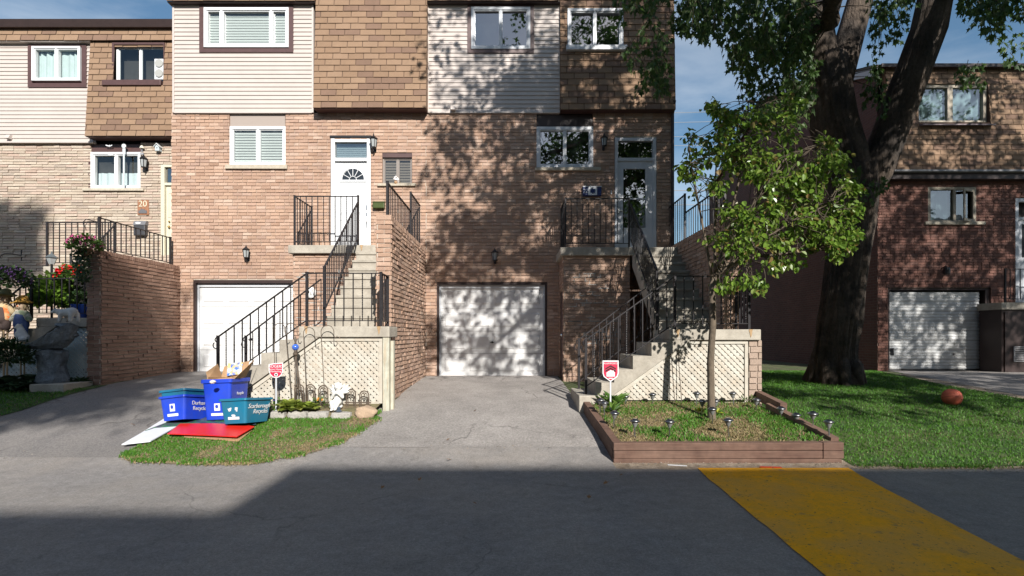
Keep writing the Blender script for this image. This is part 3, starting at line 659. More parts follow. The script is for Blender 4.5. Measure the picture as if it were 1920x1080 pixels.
text('number', '22', .125, M_PALE, t, (x - .15, Y1 - .113, z - .01), sx=.85)
leaf = [(0, .075), (.02, .04), (.055, .05), (.045, .02), (.075, .01), (.05, -.02), (.055, -.05), (.012, -.04), (.012, -.07), (-.012, -.07), (-.012, -.04), (-.055, -.05), (-.05, -.02), (-.075, .01), (-.045, .02), (-.055, .05), (-.02, .04)]
mb = MB(); mb.prism([(x + .01 + a * .95, Y1 - .114, z - .01 + b * .95) for a, b in leaf], (0, -.003, 0)); mb.build('leaf_emblem', M_NAVY, t)
# doorbell, hose bracket
x, _, z = P(1146, 361, Y1); mb = MB(); mb.bevbox(x - .012, x + .012, Y1 - .03, Y1 - .006, z - .045, z + .045, .004); tag(mb.build('doorbell', M_PALE), 'small white doorbell button left of the storm door', 'doorbell')
# white flowers ornament on the small sill
x, _, z = P(743, 338, Y1); mb = MB()
for k in range(14):
    a = rnd.random() * 2 * PI; r_ = rnd.random() * .07; mb.ball((x + r_ * math.cos(a), Y1 - .05 + rnd.uniform(-.02, .02), z + r_ * math.sin(a) * 1.1), rnd.uniform(.018, .03), 7)
t = thing('flower_ornament', (x, Y1 - .05, z - .1), 'small white flower ornament standing on the sill of the little window', 'ornament')
mb.build('blossom', mat('white_petal', (.75, .70, .68), .7), t); mb = MB(); mb.lathe([(.03, z - .10), (.045, z - .06), (.03, z - .04)], (x, Y1 - .05, 0), 10); mb.build('pot', mat('tan_pot', (.4, .25, .14), .7), t)

# ================================================================== house on the left, set back (Y = 12.2)
Y0 = 12.2; K0 = F / Y0; X0L = -19.5; X0R = XL + .06
ux = lambda px: (px - 960) / K0
zz = lambda py: EYE - (py - HZ) / K0
h20 = thing('townhouse', (-11, Y0, .6), 'set-back townhouse faced in buff stone brick with a fan in its upper window', 'townhouse')
Z20 = zz(268); Z20t = zz(60)
w20lo = rc(172, 265, 286, 354, Y0); d20 = rc(302, 345, 308, 480, Y0); w20u = rc(57, 166, 86, 166, Y0); w20s = rc(217, 310, 85, 165, Y0 - .1)
mb = MB(); bricks(mb, FRONT(Y0), X0L, X0R, .4, Z20, [(w20lo[0], w20lo[1], w20lo[2], Z20 + 1), d20], course=.066, ln=.28, joint=.012, rough=.010, proud=.022, vj=.007)
mb.build('brick_wall', [M_BRICK20, M_MORTAR20], h20)
house_body(h20, X0L, X0R, Y0, 23.2, Z20t + .05, Z20t + 2.2, M_SIDE21)
mb = MB(); siding(mb, FRONT(Y0 - .035), X0L, ux(183), Z20, zz(84), [w20u]); mb.build('siding', M_SIDING, h20)
mb = MB(); mb.box(X0L, ux(181), Y0 - .10, Y0 + .02, Z20 - .03, Z20 + .005); mb.build('siding_trim', M_SIDETRIM, h20)
bt0 = lambda v: .27 - .185 * (v - Z20) / (Z20t - Z20)
bay(h20, ux(176.5) - .0, X0R - .02, zz(263), zz(83), Y0, bt0, [w20s])
mb = MB(); shingles(mb, FRONT(Y0, lambda v: .16 - .05 * (v - zz(83)) / .4), X0L, X0R - .02, zz(83), Z20t); mb.build('shingle_band', [M_SHINGLE, M_JOINT], h20)
mb = MB(); mb.box(X0L, ux(178), Y0 - .15, Y0 - .002, zz(84.5), zz(83)); mb.build('soffit', M_SIDETRIM, h20)
mb = MB(); mb.prism([(X0L, Y0 - .22, Z20t - .01), (X0L, Y0 - .27, Z20t + .15), (X0L, Y0, Z20t + .17), (X0L, Y0, Z20t)], (X0R - X0L - .05, 0, 0)); mb.build('gutter', M_DARKBR, h20)
trim(h20, Y0, w20u, (.10, .11, .10, .05), .07); window(h20, Y0, rc(65, 155, 90, 154, Y0), (.5,), .05, .04, w0=-.03, w1=.085, cover='curtain')
wo = window(h20, Y0 - .08, w20s, (.48,), .05, .03, w0=-.05, w1=.0); trim(h20, Y0 - .08, (w20s[0] - .05, w20s[1] + .01, w20s[2] - .01, w20s[3] + .04), (.05, .02, .01, .05), .075); sill(h20, Y0 - .13, rc(205, 313, 158, 168, Y0), .10, 'sill', M_BROWN)
weep(h20, Y0 - .05, 19, 258)
panel(h20, Y0, (w20lo[0] - .06, w20lo[1], w20lo[3] + .01, Z20 - .03), -.08, -.005, M_BROWN, 'infill_panel')
panel(h20, Y0, (w20lo[0] - .07, w20lo[0] - .004, w20lo[2], w20lo[3]), -.05, .015, M_BROWN, 'trim')
wl = window(h20, Y0, w20lo, (.5,), .055, .04, w0=-.08, w1=.035)
curtain(wl, Y0, (w20lo[0] + .06, w20lo[1] - .06, w20lo[2] + .05, w20lo[2] + .42), -.13, 7, .02, mat('net_curtain', (.55, .60, .62), .8), 'cafe_curtain')
sill(h20, Y0, rc(158, 272, 354, 359, Y0))
fr = MB(); ring(fr, Y0, (d20[0], d20[1], d20[2], d20[3]), (.09, .07, .02, .07), -.09, .014); zt = zz(345); pbox(fr, Y0, (d20[0] + .09, d20[1] - .07, zt - .03, zt + .03), -.085, .006); f = fr.build('door_frame', M_CREAM, h20)
mb = MB(); pbox(mb, Y0, (d20[0] + .10, d20[1] - .075, d20[2] + .02, zt - .035), -.10, -.04); ring(mb, Y0, (d20[0] + .15, d20[1] - .1, d20[2] + .2, d20[2] + .8), .02, -.042, -.03); ring(mb, Y0, (d20[0] + .15, d20[1] - .1, d20[2] + .95, zt - .2), .02, -.042, -.03); dr = mb.build('front_door', M_CREAM, h20)
mb = MB(); p = P(316.5, 425, Y0); mb.ball((p[0], Y0 - .0, p[2]), .03, 10); mb.ball((p[0], Y0 + .01, p[2] + .13), .022, 10); mb.build('handle', M_BRASS, dr)
g = MB(); g.quad((d20[0] + .1, Y0 + .05, zt + .035), (d20[1] - .08, Y0 + .05, zt + .035), (d20[1] - .08, Y0 + .05, d20[3] - .08), (d20[0] + .1, Y0 + .05, d20[3] - .08)); g.build('transom_pane', M_GLASSD, f)
# twin window fan
x, _, z = P(298, 128, Y0 - .1); t = thing('window_fan', (x, Y0 - .05, z - .35), 'white twin window fan standing in the upper window under the gutter', 'fan')
mb = MB(); mb.bevbox(x - .125, x + .115, Y0 - .085, Y0 - .03, z - .26, z + .24, .012); bd = mb.build('housing', M_WHITE, t)
for dz in (-.115, .125):
    mb = MB(); mb.lathe([(.095, 0), (.095, .02), (.082, .022), (.082, .004)], (x, Y0 - .107, z + dz), 20, ax='y')
    for k in range(1, 5): mb.lathe([(.018 * k, 0), (.018 * k + .005, -.004), (.018 * k + .009, 0)], (x, Y0 - .09, z + dz), 16, ax='y')
    mb.build('grille', mat('fan_grille', (.36, .36, .34), .5), bd)
lantern(277, 309, Y0, 'black coach lantern on buff brick beside the cream door', .40)
# number plaque, mailbox, wall ornaments of the left house
x, _, z = P(270.5, 390, Y0); t = thing('number_plaque', (x, Y0, z), 'brown house number plaque reading 20 on the buff brick', 'number plaque')
mb = MB(); mb.bevbox(x - .135, x + .135, Y0 - .045, Y0 - .012, z - .18, z + .18, .01); mb.build('plaque_board', mat('plaque_wood', (.30, .14, .075), .7, noise=(14, .7, 1.2)), t)
text('number', '20', .21, mat('cream_number', (.62, .56, .42), .5), t, (x, Y0 - .047, z + .085), ext=.006)
mb = MB(); mb.prism([(x + a, Y0 - .046, z + b) for a, b in ((-.10, -.14), (.10, -.14), (.10, -.07), (.06, -.07), (.03, -.035), (0, -.055), (-.03, -.02), (-.06, -.07), (-.10, -.075))], (0, -.012, 0)); mb.build('relief', mat('slate_relief', (.12, .12, .13), .7), t)
x, _, z = P(268, 430, Y0); t = thing('mailbox', (x, Y0, z - .2), 'dark grey wall mailbox behind the railing, under the 20 plaque', 'mailbox')
mb = MB(); mb.bevbox(x - .14, x + .14, Y0 - .13, Y0 - .014, z - .17, z + .10, .02); mb.build('body', mat('mailbox_grey', (.05, .05, .055), .45), t)
mb = MB(); mb.prism([(x - .145, Y0 - .14, z + .08), (x - .145, Y0 - .09, z + .18), (x - .145, Y0 - .014, z + .20), (x - .145, Y0 - .014, z + .08)], (.29, 0, 0)); mb.build('lid', mat('mailbox_lid', (.16, .16, .17), .4), t)
mb = MB(); mb.ball((x - .03, Y0 - .125, z + .125), (.07, .012, .025), 12); mb.build('badge', M_PALE, t)
x, _, z = P(301, 281, Y0); t = thing('birdhouse', (x, Y0 - .05, z), 'little pale birdhouse hung near the soffit right of the lantern', 'birdhouse')
mb = MB(); mb.prism([(x - .05, Y0 - .02, z - .06), (x + .05, Y0 - .02, z - .06), (x + .05, Y0 - .02, z + .04), (x, Y0 - .02, z + .09), (x - .05, Y0 - .02, z + .04)], (0, -.10, 0)); bd = mb.build('box', mat('pale_blue_wood', (.45, .52, .55), .7), t)
mb = MB(); mb.ball((x - .003, Y0 - .121, z + .005), (.015, .004, .015), 8); mb.build('entrance', M_BLACK, bd)
mb = MB(); mb.prism([(x - .07, Y0 - .01, z + .02), (x, Y0 - .01, z + .10), (x + .07, Y0 - .01, z + .02), (x + .07, Y0 - .01, z + .035), (x, Y0 - .01, z + .115), (x - .07, Y0 - .01, z + .035)], (0, -.14, 0)); mb.build('roof', mat('pale_roof', (.6, .62, .62), .7), t)
x, _, z = P(270, 277, Y0); t = thing('bell_chime', (x, Y0 - .06, z), 'small cream bell with hanging trinkets above the left lantern', 'wind chime')
mb = MB(); mb.lathe([(.055, z - .04), (.045, z - .02), (.025, z + .02), (.008, z + .03)], (x, Y0 - .07, 0), 12); mb.build('bell', mat('cream_bell', (.62, .6, .5), .5), t)
mb = MB()
for k in range(4): mb.ball((x - .03 + .022 * k, Y0 - .07, z - .17 - .015 * (k % 2)), .018, 8); mb.bar((x - .03 + .022 * k, Y0 - .07, z - .155), (x - .004, Y0 - .07, z - .035), .004)
mb.build('trinket', mat('grey_trinket', (.3, .32, .36), .5), t)
x, _, z = P(239, 277, Y0); t = thing('thermometer', (x, Y0 - .06, z), 'round dial thermometer with a hanging tube in front of the left window', 'thermometer')
mb = MB(); mb.lathe([(.05, 0), (.052, .012), (.045, .03)], (x, Y0 - .12, z), 20, ax='y'); mb.build('dial', mat('pale_dial', (.62, .66, .66), .4), t)
mb = MB(); mb.bevbox(x - .035, x + .035, Y0 - .115, Y0 - .10, z - .20, z - .055, .004); mb.build('plate', mat('grey_plate', (.5, .54, .56), .5), t)
mb = MB(); mb.tube([(x, Y0 - .11, z - .2), (x, Y0 - .11, z - .95)], .02, 8); mb.build('tube', mat('clear_tube', (.55, .62, .64), .2), t)
for (px, py), lb in zip(((209, 275), (212, 291)), ('pale butterfly ornament on the brown panel above the left window', 'pale dragonfly ornament at the top edge of the left window')):
    x, _, z = P(px, py, Y0); mb = MB()
    for s in (-1, 1): mb.prism([(x, Y0 - .06, z), (x + s * .08, Y0 - .075, z + .02), (x + s * .075, Y0 - .075, z - .005), (x + s * .02, Y0 - .06, z - .02)], (0, -.004, 0))
    mb.ball((x, Y0 - .062, z - .004), (.008, .008, .03), 7); tag(mb.build('wall_ornament', M_PALE), lb, 'ornament')
x, _, z = P(42, 480, Y0); mb = MB(); mb.bar((x, Y0 - .02, z - .12), (x, Y0 - .02, z + .14), .02); mb.tube([(x, Y0 - .03, z), (x - .12, Y0 - .16, z + .04), (x - .22, Y0 - .22, z + .02), (x - .3, Y0 - .24, z - .05), (x - .27, Y0 - .24, z - .1)], .009, 6)
tag(mb.build('plant_bracket', M_IRON), 'empty black iron plant bracket on the shaded buff brick', 'bracket')
x, _, z = P(168, 415, Y0); mb = MB(); mb.tube([(x + .22, Y0 - .02, z - .02), (x, Y0 - .1, z + .03), (x - .06, Y0 - .12, z - .05), (x - .03, Y0 - .12, z - .16)], .011, 6); mb.bar((x + .22, Y0 - .02, z - .16), (x + .22, Y0 - .02, z + .08), .02)
tag(mb.build('plant_bracket', M_IRON), 'curved iron bracket on buff brick left of the sloping railing', 'bracket')

# ================================================================== house on the right (Y = 13.6), gable side towards us
Y3 = 13.6; K3 = F / Y3
h23 = thing('townhouse', (12, Y3, .5), 'dark red brick townhouse with a gable side wall and ribbed garage door', 'townhouse')
q3 = lambda px: (px - 960) / K3
z3 = lambda py: EYE - (py - HZ) / K3
XA, XB = q3(1645), 21.0; ZE = z3(131); ZB = z3(326); ZR = 10.9; YM = 19.4; YB = 25.2
g23 = rc(1664, 1857, 540, 696, Y3); w23 = rc(1739, 1829, 351, 418, Y3); d23 = rc(1903, 1960, 372, 572, Y3); w23u = rc(1717, 1850, 158, 232, Y3 - .1)
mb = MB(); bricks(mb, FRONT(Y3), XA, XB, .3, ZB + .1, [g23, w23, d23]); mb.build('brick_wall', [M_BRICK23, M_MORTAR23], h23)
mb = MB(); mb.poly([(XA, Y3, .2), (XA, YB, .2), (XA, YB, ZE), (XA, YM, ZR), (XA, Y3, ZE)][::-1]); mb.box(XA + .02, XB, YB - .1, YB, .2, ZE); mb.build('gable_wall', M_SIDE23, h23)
mb = MB(); mb.box(XA + .05, XB, Y3 + .2, Y3 + .26, 0, ZE - .1); mb.build('dark_room_backdrop', M_DARK, h23)  # dark sheet standing in for the unlit rooms of this house
mb = MB(); shingles(mb, FRONT(Y3, lambda v: .30 - .22 * (v - ZB) / (ZE - ZB)), XA + .14, XB, ZB, ZE - .02, [w23u])
mb.poly([(XA + .14, Y3 - .30, ZB), (XA + .14, Y3 - .08, ZE), (XA + .14, Y3 + .02, ZE), (XA + .14, Y3 + .02, ZB)], 0); mb.build('shingle_bay', [M_SHINGLE, M_JOINT], h23)
mb = MB(); mb.box(XA + .10, XB, Y3 - .33, Y3 - .002, ZB - .035, ZB + .012); mb.build('soffit', mat('grey_drip_edge', (.26, .26, .27), .5), h23)
mb = MB(); mb.box(XA + .12, XB, Y3 - .22, Y3 - .003, ZB - .20, ZB - .04); mb.build('eave_shadow_strip', M_DARKBR, h23)  # dark brown strip painted in for the shadow under the soffit
mb = MB(); th = .16
mb.hexa([(XA - .12, Y3 - .14, ZE), (XB, Y3 - .14, ZE), (XB, YM, ZR), (XA - .12, YM, ZR)], [(XA - .12, Y3 - .14, ZE + .07), (XB, Y3 - .14, ZE + .07), (XB, YM, ZR + .07), (XA - .12, YM, ZR + .07)])
mb.hexa([(XA - .12, YM, ZR), (XB, YM, ZR), (XB, YB + .14, ZE), (XA - .12, YB + .14, ZE)], [(XA - .12, YM, ZR + .07), (XB, YM, ZR + .07), (XB, YB + .14, ZE + .07), (XA - .12, YB + .14, ZE + .07)]); mb.build('roof', M_ROOF, h23)
mb = MB()
for (ya, za), (yb, zb) in (((Y3 - .13, ZE - .02), (YM, ZR - .02)), ((YM, ZR - .02), (YB + .13, ZE - .02))):
    mb.hexa([(XA - .11, ya, za - .20), (XA - .07, ya, za - .20), (XA - .07, yb, zb - .20), (XA - .11, yb, zb - .20)], [(XA - .11, ya, za), (XA - .07, ya, za), (XA - .07, yb, zb), (XA - .11, yb, zb)])
mb.build('barge_board', mat('grey_white_fascia', (.5, .51, .53), .5), h23)
mb = MB(); mb.box(XA - .05, XB, Y3 - .24, Y3 - .145, ZE - .04, ZE + .05); mb.build('gutter', M_DARKBR, h23)
M_TANFR = mat('tan_window_frame', (.36, .31, .24), .6, noise=(8, .8, 1.1))
window(h23, Y3 - .1, w23u, (.49,), .09, .14, M_TANFR, M_GLASSB, w0=-.10, w1=.0, cover='curtain', sash=False)
mb = MB(); r = w23u; mb.hexa([(r[0], Y3 - .10, r[2] - .08), (r[1] + .02, Y3 - .10, r[2] - .08), (r[1] + .02, Y3 - .34, r[2] - .13), (r[0], Y3 - .34, r[2] - .13)], [(r[0], Y3 - .10, r[2] - .005), (r[1] + .02, Y3 - .10, r[2] - .005), (r[1] + .02, Y3 - .34, r[2] - .10), (r[0], Y3 - .34, r[2] - .10)]); mb.build('sill', mat('mauve_sill', (.22, .17, .18), .6), h23)
wc = window(h23, Y3, (w23[0], w23[1], w23[2], w23[3]), (.56,), .07, .07, M_TANFR, M_GLASSB, w0=-.08, w1=.02, sash=False)
curtain(wc, Y3, (w23[0] + .08, w23[0] + .66, w23[2] + .07, w23[3] - .07), -.12, 5, .02)
x0, x1 = w23[0] + (w23[1] - w23[0]) * .60, w23[1] - .06; mb = MB()     # casement swung a little open
a, b = (x1, Y3 - .02), (x0 + .05, Y3 - .17)
for s, e, za, zb in ((0, 1, w23[2] + .02, w23[2] + .09), (0, 1, w23[3] - .14, w23[3] - .07), (0, .12, w23[2] + .09, w23[3] - .14), (.88, 1, w23[2] + .09, w23[3] - .14)):
    pa = (a[0] + (b[0] - a[0]) * s, a[1] + (b[1] - a[1]) * s); pb = (a[0] + (b[0] - a[0]) * e, a[1] + (b[1] - a[1]) * e)
    mb.bar((pa[0], pa[1], (za + zb) / 2), (pb[0], pb[1], (za + zb) / 2), .03, zb - za)
mb.build('casement', M_TANFR, wc)
sill(h23, Y3, rc(1732, 1844, 416, 422, Y3))
mb = MB(); r = g23; ring(mb, Y3, r, (.07, .12, .001, .05), -.24, -.02); mb.build('garage_frame', M_DARKBR, h23)
gd = MB(); q = rc(1672, 1842, 547, 693, Y3); n = 8; hh = (q[3] - q[2]) / n; YD = Y3 + .10
for i in range(n):
    z0 = q[2] + i * hh; gd.box(q[0], q[1], YD, YD + .04, z0 + .004, z0 + hh - .004)
    for k in range(3): za = z0 + .02 + k * (hh - .03) / 3; gd.hexa([(q[0], YD, za), (q[1], YD, za), (q[1], YD - .014, za + .012), (q[0], YD - .014, za + .012)], [(q[0], YD, za + .05), (q[1], YD, za + .05), (q[1], YD - .014, za + .038), (q[0], YD - .014, za + .038)])
g_ = gd.build('garage_door', M_GARAGE23, h23)
mb = MB(); mb.box(q[0] + .03, q[0] + .11, YD - .03, YD - .016, .95, 1.14); mb.bar((q[0] + .8 * (q[1] - q[0]) * .88, YD - .03, .98), (q[0] + .82 * (q[1] - q[0]) * .88, YD - .03, .98), .03); mb.build('handle', M_BLACK, g_)
fr = MB(); ring(fr, Y3, (d23[0], d23[1], d23[2], d23[3]), .09, -.09, .012); pbox(fr, Y3, (d23[0] + .09, d23[1] - .09, z3(412), z3(407)), -.08, .005); f = fr.build('door_frame', M_GREYW, h23)
mb = MB(); pbox(mb, Y3, (d23[0] + .10, d23[1] - .10, d23[2] + .02, z3(412)), -.08, -.03); dr = mb.build('storm_door', M_GREYW, h23)
mb = MB(); mb.box(d23[0] + .22, d23[1] - .2, Y3 + .018, Y3 + .029, z3(482), z3(420)); mb.build('pane', mat('dark_pane', (.02, .025, .03), .06, spec=.8), dr)
x, _, z = P(1766, 507, Y3); t = thing('wall_lantern', (x, Y3, z), 'dark jar-shaped wall lamp above the ribbed garage door', 'wall lamp', 'wall lanterns on the townhouses')
mb = MB(); mb.tube([(x, Y3 - .01, z + .06), (x, Y3 - .12, z + .10), (x, Y3 - .16, z + .06)], .018, 8); mb.build('bracket', M_BLACK, t)
mb = MB(); mb.lathe([(.03, z + .07), (.07, z + .05), (.085, z - .01), (.08, z - .10), (.05, z - .14)], (x - .01, Y3 - .16, 0), 12); mb.build('shade', M_BLACK, t)
# porch of the right house at the frame edge
px_ = q3(1880); t = thing('entry_porch', (px_ + 1, Y3 - .6, .5), 'dark concrete porch with a store door under the right house entrance', 'porch')
YP = 12.9; xa = (1878 - 960) / F * YP
mb = MB(); mb.box(xa, 17, YP, Y3 - .02, EYE - (580 - HZ) / F * YP, EYE - (567 - HZ) / F * YP); mb.build('landing', M_CONC, t)
mb = MB(); mb.box(xa + .06, 17, YP + .06, Y3 - .02, .3, EYE - (580 - HZ) / F * YP); mb.build('porch_wall', M_DARKBR, t)
mb = MB(); mb.box(xa + .12, xa + 1.5, YP + .03, YP + .058, .52, EYE - (585 - HZ) / F * YP); dd = mb.build('store_door', M_DARKBR, t)
mb = MB(); za, zb = EYE - (676 - HZ) / F * YP, EYE - (651 - HZ) / F * YP; xv = (1903 - 960) / F * YP
for k in range(6): zc = za + (zb - za) * (k + .5) / 6; mb.hexa([(xv, YP + .02, zc - .02), (xv + .4, YP + .02, zc - .02), (xv + .4, YP + .029, zc - .022), (xv, YP + .029, zc - .022)], [(xv, YP + .005, zc + .012), (xv + .4, YP + .005, zc + .012), (xv + .4, YP + .029, zc + .022), (xv, YP + .029, zc + .022)])
ring(mb, YP, (xv - .02, xv + .42, za - .03, zb + .02), .02, -.029, .006); mb.build('vent', mat('grey_vent', (.32, .32, .33), .5), dd)
t23 = t

# ================================================================== row across the road (behind the camera): casts the shade on the road
for x0, x1, H, lb in ((-34, 3.6, 9.73, 'brown brick row house across the road, lower of the two'), (3.6, 48, 10.6, 'brown brick row house across the road, taller of the two')):
    t = thing('row_house', ((x0 + x1) / 2, -11.5, 0), lb, 'townhouse')
    mb = MB(); mb.box(x0, x1, -21, -11.5, -.1, H - 4.2); mb.build('brick_wall', M_SIDE21, t)
    mb = MB(); mb.box(x0, x1, -21, -11.5 - .02, H - 4.2, H - .02); mb.build('siding', M_SIDING, t)
    mb = MB(); mb.box(x0 - .05, x1 + .05, -21.1, -11.5, H - .02, H); mb.build('roof', M_ROOF, t)
    x = x0 + 1.5
    while x < x1 - 2.5:
        for z in (3.9, 7.2):
            mb = MB(); ring(mb, 0, (x, x + 1.3, z, z + 1.0), .07, 0, .06); mb.box(x + .07, x + 1.23, -.05, -.02, z + .07, z + .93)
            mb.v = [(a, -11.5 - b, c) for a, b, c in mb.v]
            mb.build('window', M_GREYW, t)
        x += 2.85
# ------------------------------------------------------------------ iron railings
_bal = {}
def bal_mesh(tw):
    if tw not in _bal:
        mb = MB(); s = .0075
        if not tw: mb.box(-s, s, -s, s, 0, 1)
        else:      # twisted bar
            n = 40
            for i in range(n + 1):
                a = i / n * 2 * PI * 5; q = s * 1.25
                for k in range(4): b = a + PI / 4 + k * PI / 2; mb.v.append((q * math.cos(b), q * math.sin(b), i / n))
            for i in range(n):
                for k in range(4): mb.f.append((i * 4 + k, i * 4 + (k + 1) % 4, i * 4 + 4 + (k + 1) % 4, i * 4 + 4 + k)); mb.m.append(0)
        me = bpy.data.meshes.new('baluster'); me.from_pydata(mb.v, [], mb.f); me.materials.append(M_IRON); _bal[tw] = me
    return _bal[tw]
def railing(parent, A, B, h, hb=.09, sp=.125, posts=(1, 1), twist=3, first=True, post_drop=(0, 0), cap=True, scroll=None, phase=0):
    """one straight railing run: rails are the part's mesh, posts and balusters its sub-parts"""
    A, B = Vector(A), Vector(B); up = Vector((0, 0, 1)); mb = MB()
    mb.bar(A + up * h, B + up * h, .034, .016); mb.bar(A + up * hb, B + up * hb, .022, .014)
    for p in (A, B): mb.bar(p + up * hb, p + up * h, .012)
    if scroll is not None:      # volute where the top rail ends
        p = (B if scroll > 0 else A) + up * h; d = (B - A); d.z = 0; d.normalize(); d = d * (1 if scroll > 0 else -1)
        pts = [p + d * (-.004 + .06 * math.sin(t) * (1 - t / 9)) + up * (-.05 + .05 * math.cos(t) * (1 - t / 9)) for t in [i * .45 for i in range(13)]]
        pts += []
        q = [p + d * (.035 - .05 * math.cos(t)) * .9 + up * (-.13 - .05 * math.sin(t)) for t in [.6 + i * .5 for i in range(8)]]
        mb.tube(pts[:9] + q, .009, 6)
    rl = mb.build('railing', M_IRON, parent); o = ORG[rl.name]
    for k, (p, on) in enumerate(((A, posts[0]), (B, posts[1]))):
        if on:
            m = MB(); dz = post_drop[k]; m.box(p.x - .018, p.x + .018, p.y - .018, p.y + .018, p.z - dz - .02, p.z + h + .012)
            m.box(p.x - .022, p.x + .022, p.y - .022, p.y + .022, p.z + h + .012, p.z + h + .022); m.build('post', M_IRON, rl)
    n = max(2, int(round((B - A).length / sp)))
    for i in range(1, n):
        p = A + (B - A) * (i / n); b = bpy.data.objects.new('baluster', bal_mesh(bool(twist) and (i + phase) % twist == 1)); C.objects.link(b)
        b.parent = rl; b.location = p + up * (hb - .06 if False else hb) - o; b.scale = (1, 1, h - hb)
    return rl

def clip(poly, edge):
    """Sutherland-Hodgman against a convex outline, counter-clockwise"""
    out = poly
    for (ax, ay), (bx, by) in zip(edge, edge[1:] + edge[:1]):
        inp, out = out, []
        ins = lambda p: (bx - ax) * (p[1] - ay) - (by - ay) * (p[0] - ax) >= 0
        for p, q in zip(inp, inp[1:] + inp[:1]):
            if ins(p) != ins(q):
                d1 = (bx - ax) * (p[1] - ay) - (by - ay) * (p[0] - ax); d2 = (bx - ax) * (q[1] - ay) - (by - ay) * (q[0] - ax); t = d1 / (d1 - d2)
                x = (p[0] + (q[0] - p[0]) * t, p[1] + (q[1] - p[1]) * t)
                out.append(x)
            if ins(q): out.append(q)
        if not out: return []
    return out
def lattice(parent, outline, Y, material, pitch=.066, wd=.047, th=.007, name='lattice_panel', flip=1):
    """two layers of diagonal slats; outline in (x, z)"""
    mb = MB(); xs = [p[0] for p in outline]; zs = [p[1] for p in outline]
    cx, cz = (min(xs) + max(xs)) / 2, (min(zs) + max(zs)) / 2; D = (max(xs) - min(xs)) + (max(zs) - min(zs))
    for lay, s in ((0, -1 * flip), (1, 1 * flip)):
        dx, dz = math.cos(PI / 4), s * math.sin(PI / 4); nx_, nz_ = -dz, dx
        k = int(D / pitch / 1.2)
        for i in range(-k, k + 1):
            o = i * pitch + rnd.uniform(-.003, .003); a = (cx + nx_ * (o - wd / 2), cz + nz_ * (o - wd / 2)); b = (cx + nx_ * (o + wd / 2), cz + nz_ * (o + wd / 2))
            q = [(a[0] - dx * D, a[1] - dz * D), (a[0] + dx * D, a[1] + dz * D), (b[0] + dx * D, b[1] + dz * D), (b[0] - dx * D, b[1] - dz * D)]
            q = clip(q, outline)
            if len(q) > 2: y = Y + lay * (th + .0015); mb.prism([(p[0], y, p[1]) for p in q], (0, th, 0))
    return mb.build(name, material, parent)

def steps_block(mb, x0, x1, ylist, zlist, y_end, zb):
    """flight climbing in +Y: tread k has its nosing at ylist[k], height zlist[k]"""
    for k, (y, z) in enumerate(zip(ylist, zlist)):
        yn = ylist[k + 1] if k + 1 < len(ylist) else y_end
        zlo = zb if zb is not None else z - .42
        mb.hexa([(x0, y, max(zlist[0] - .2, z - .40)), (x1, y, max(zlist[0] - .2, z - .40)), (x1, yn, max(zlist[0] - .2, z - .21)), (x0, yn, max(zlist[0] - .2, z - .21))], [(x0, y, z), (x1, y, z), (x1, yn, z), (x0, yn, z)])
        mb.bevbox(x0 - .004, x1, y - .022, y + .02, z - .045, z + .004, .006)

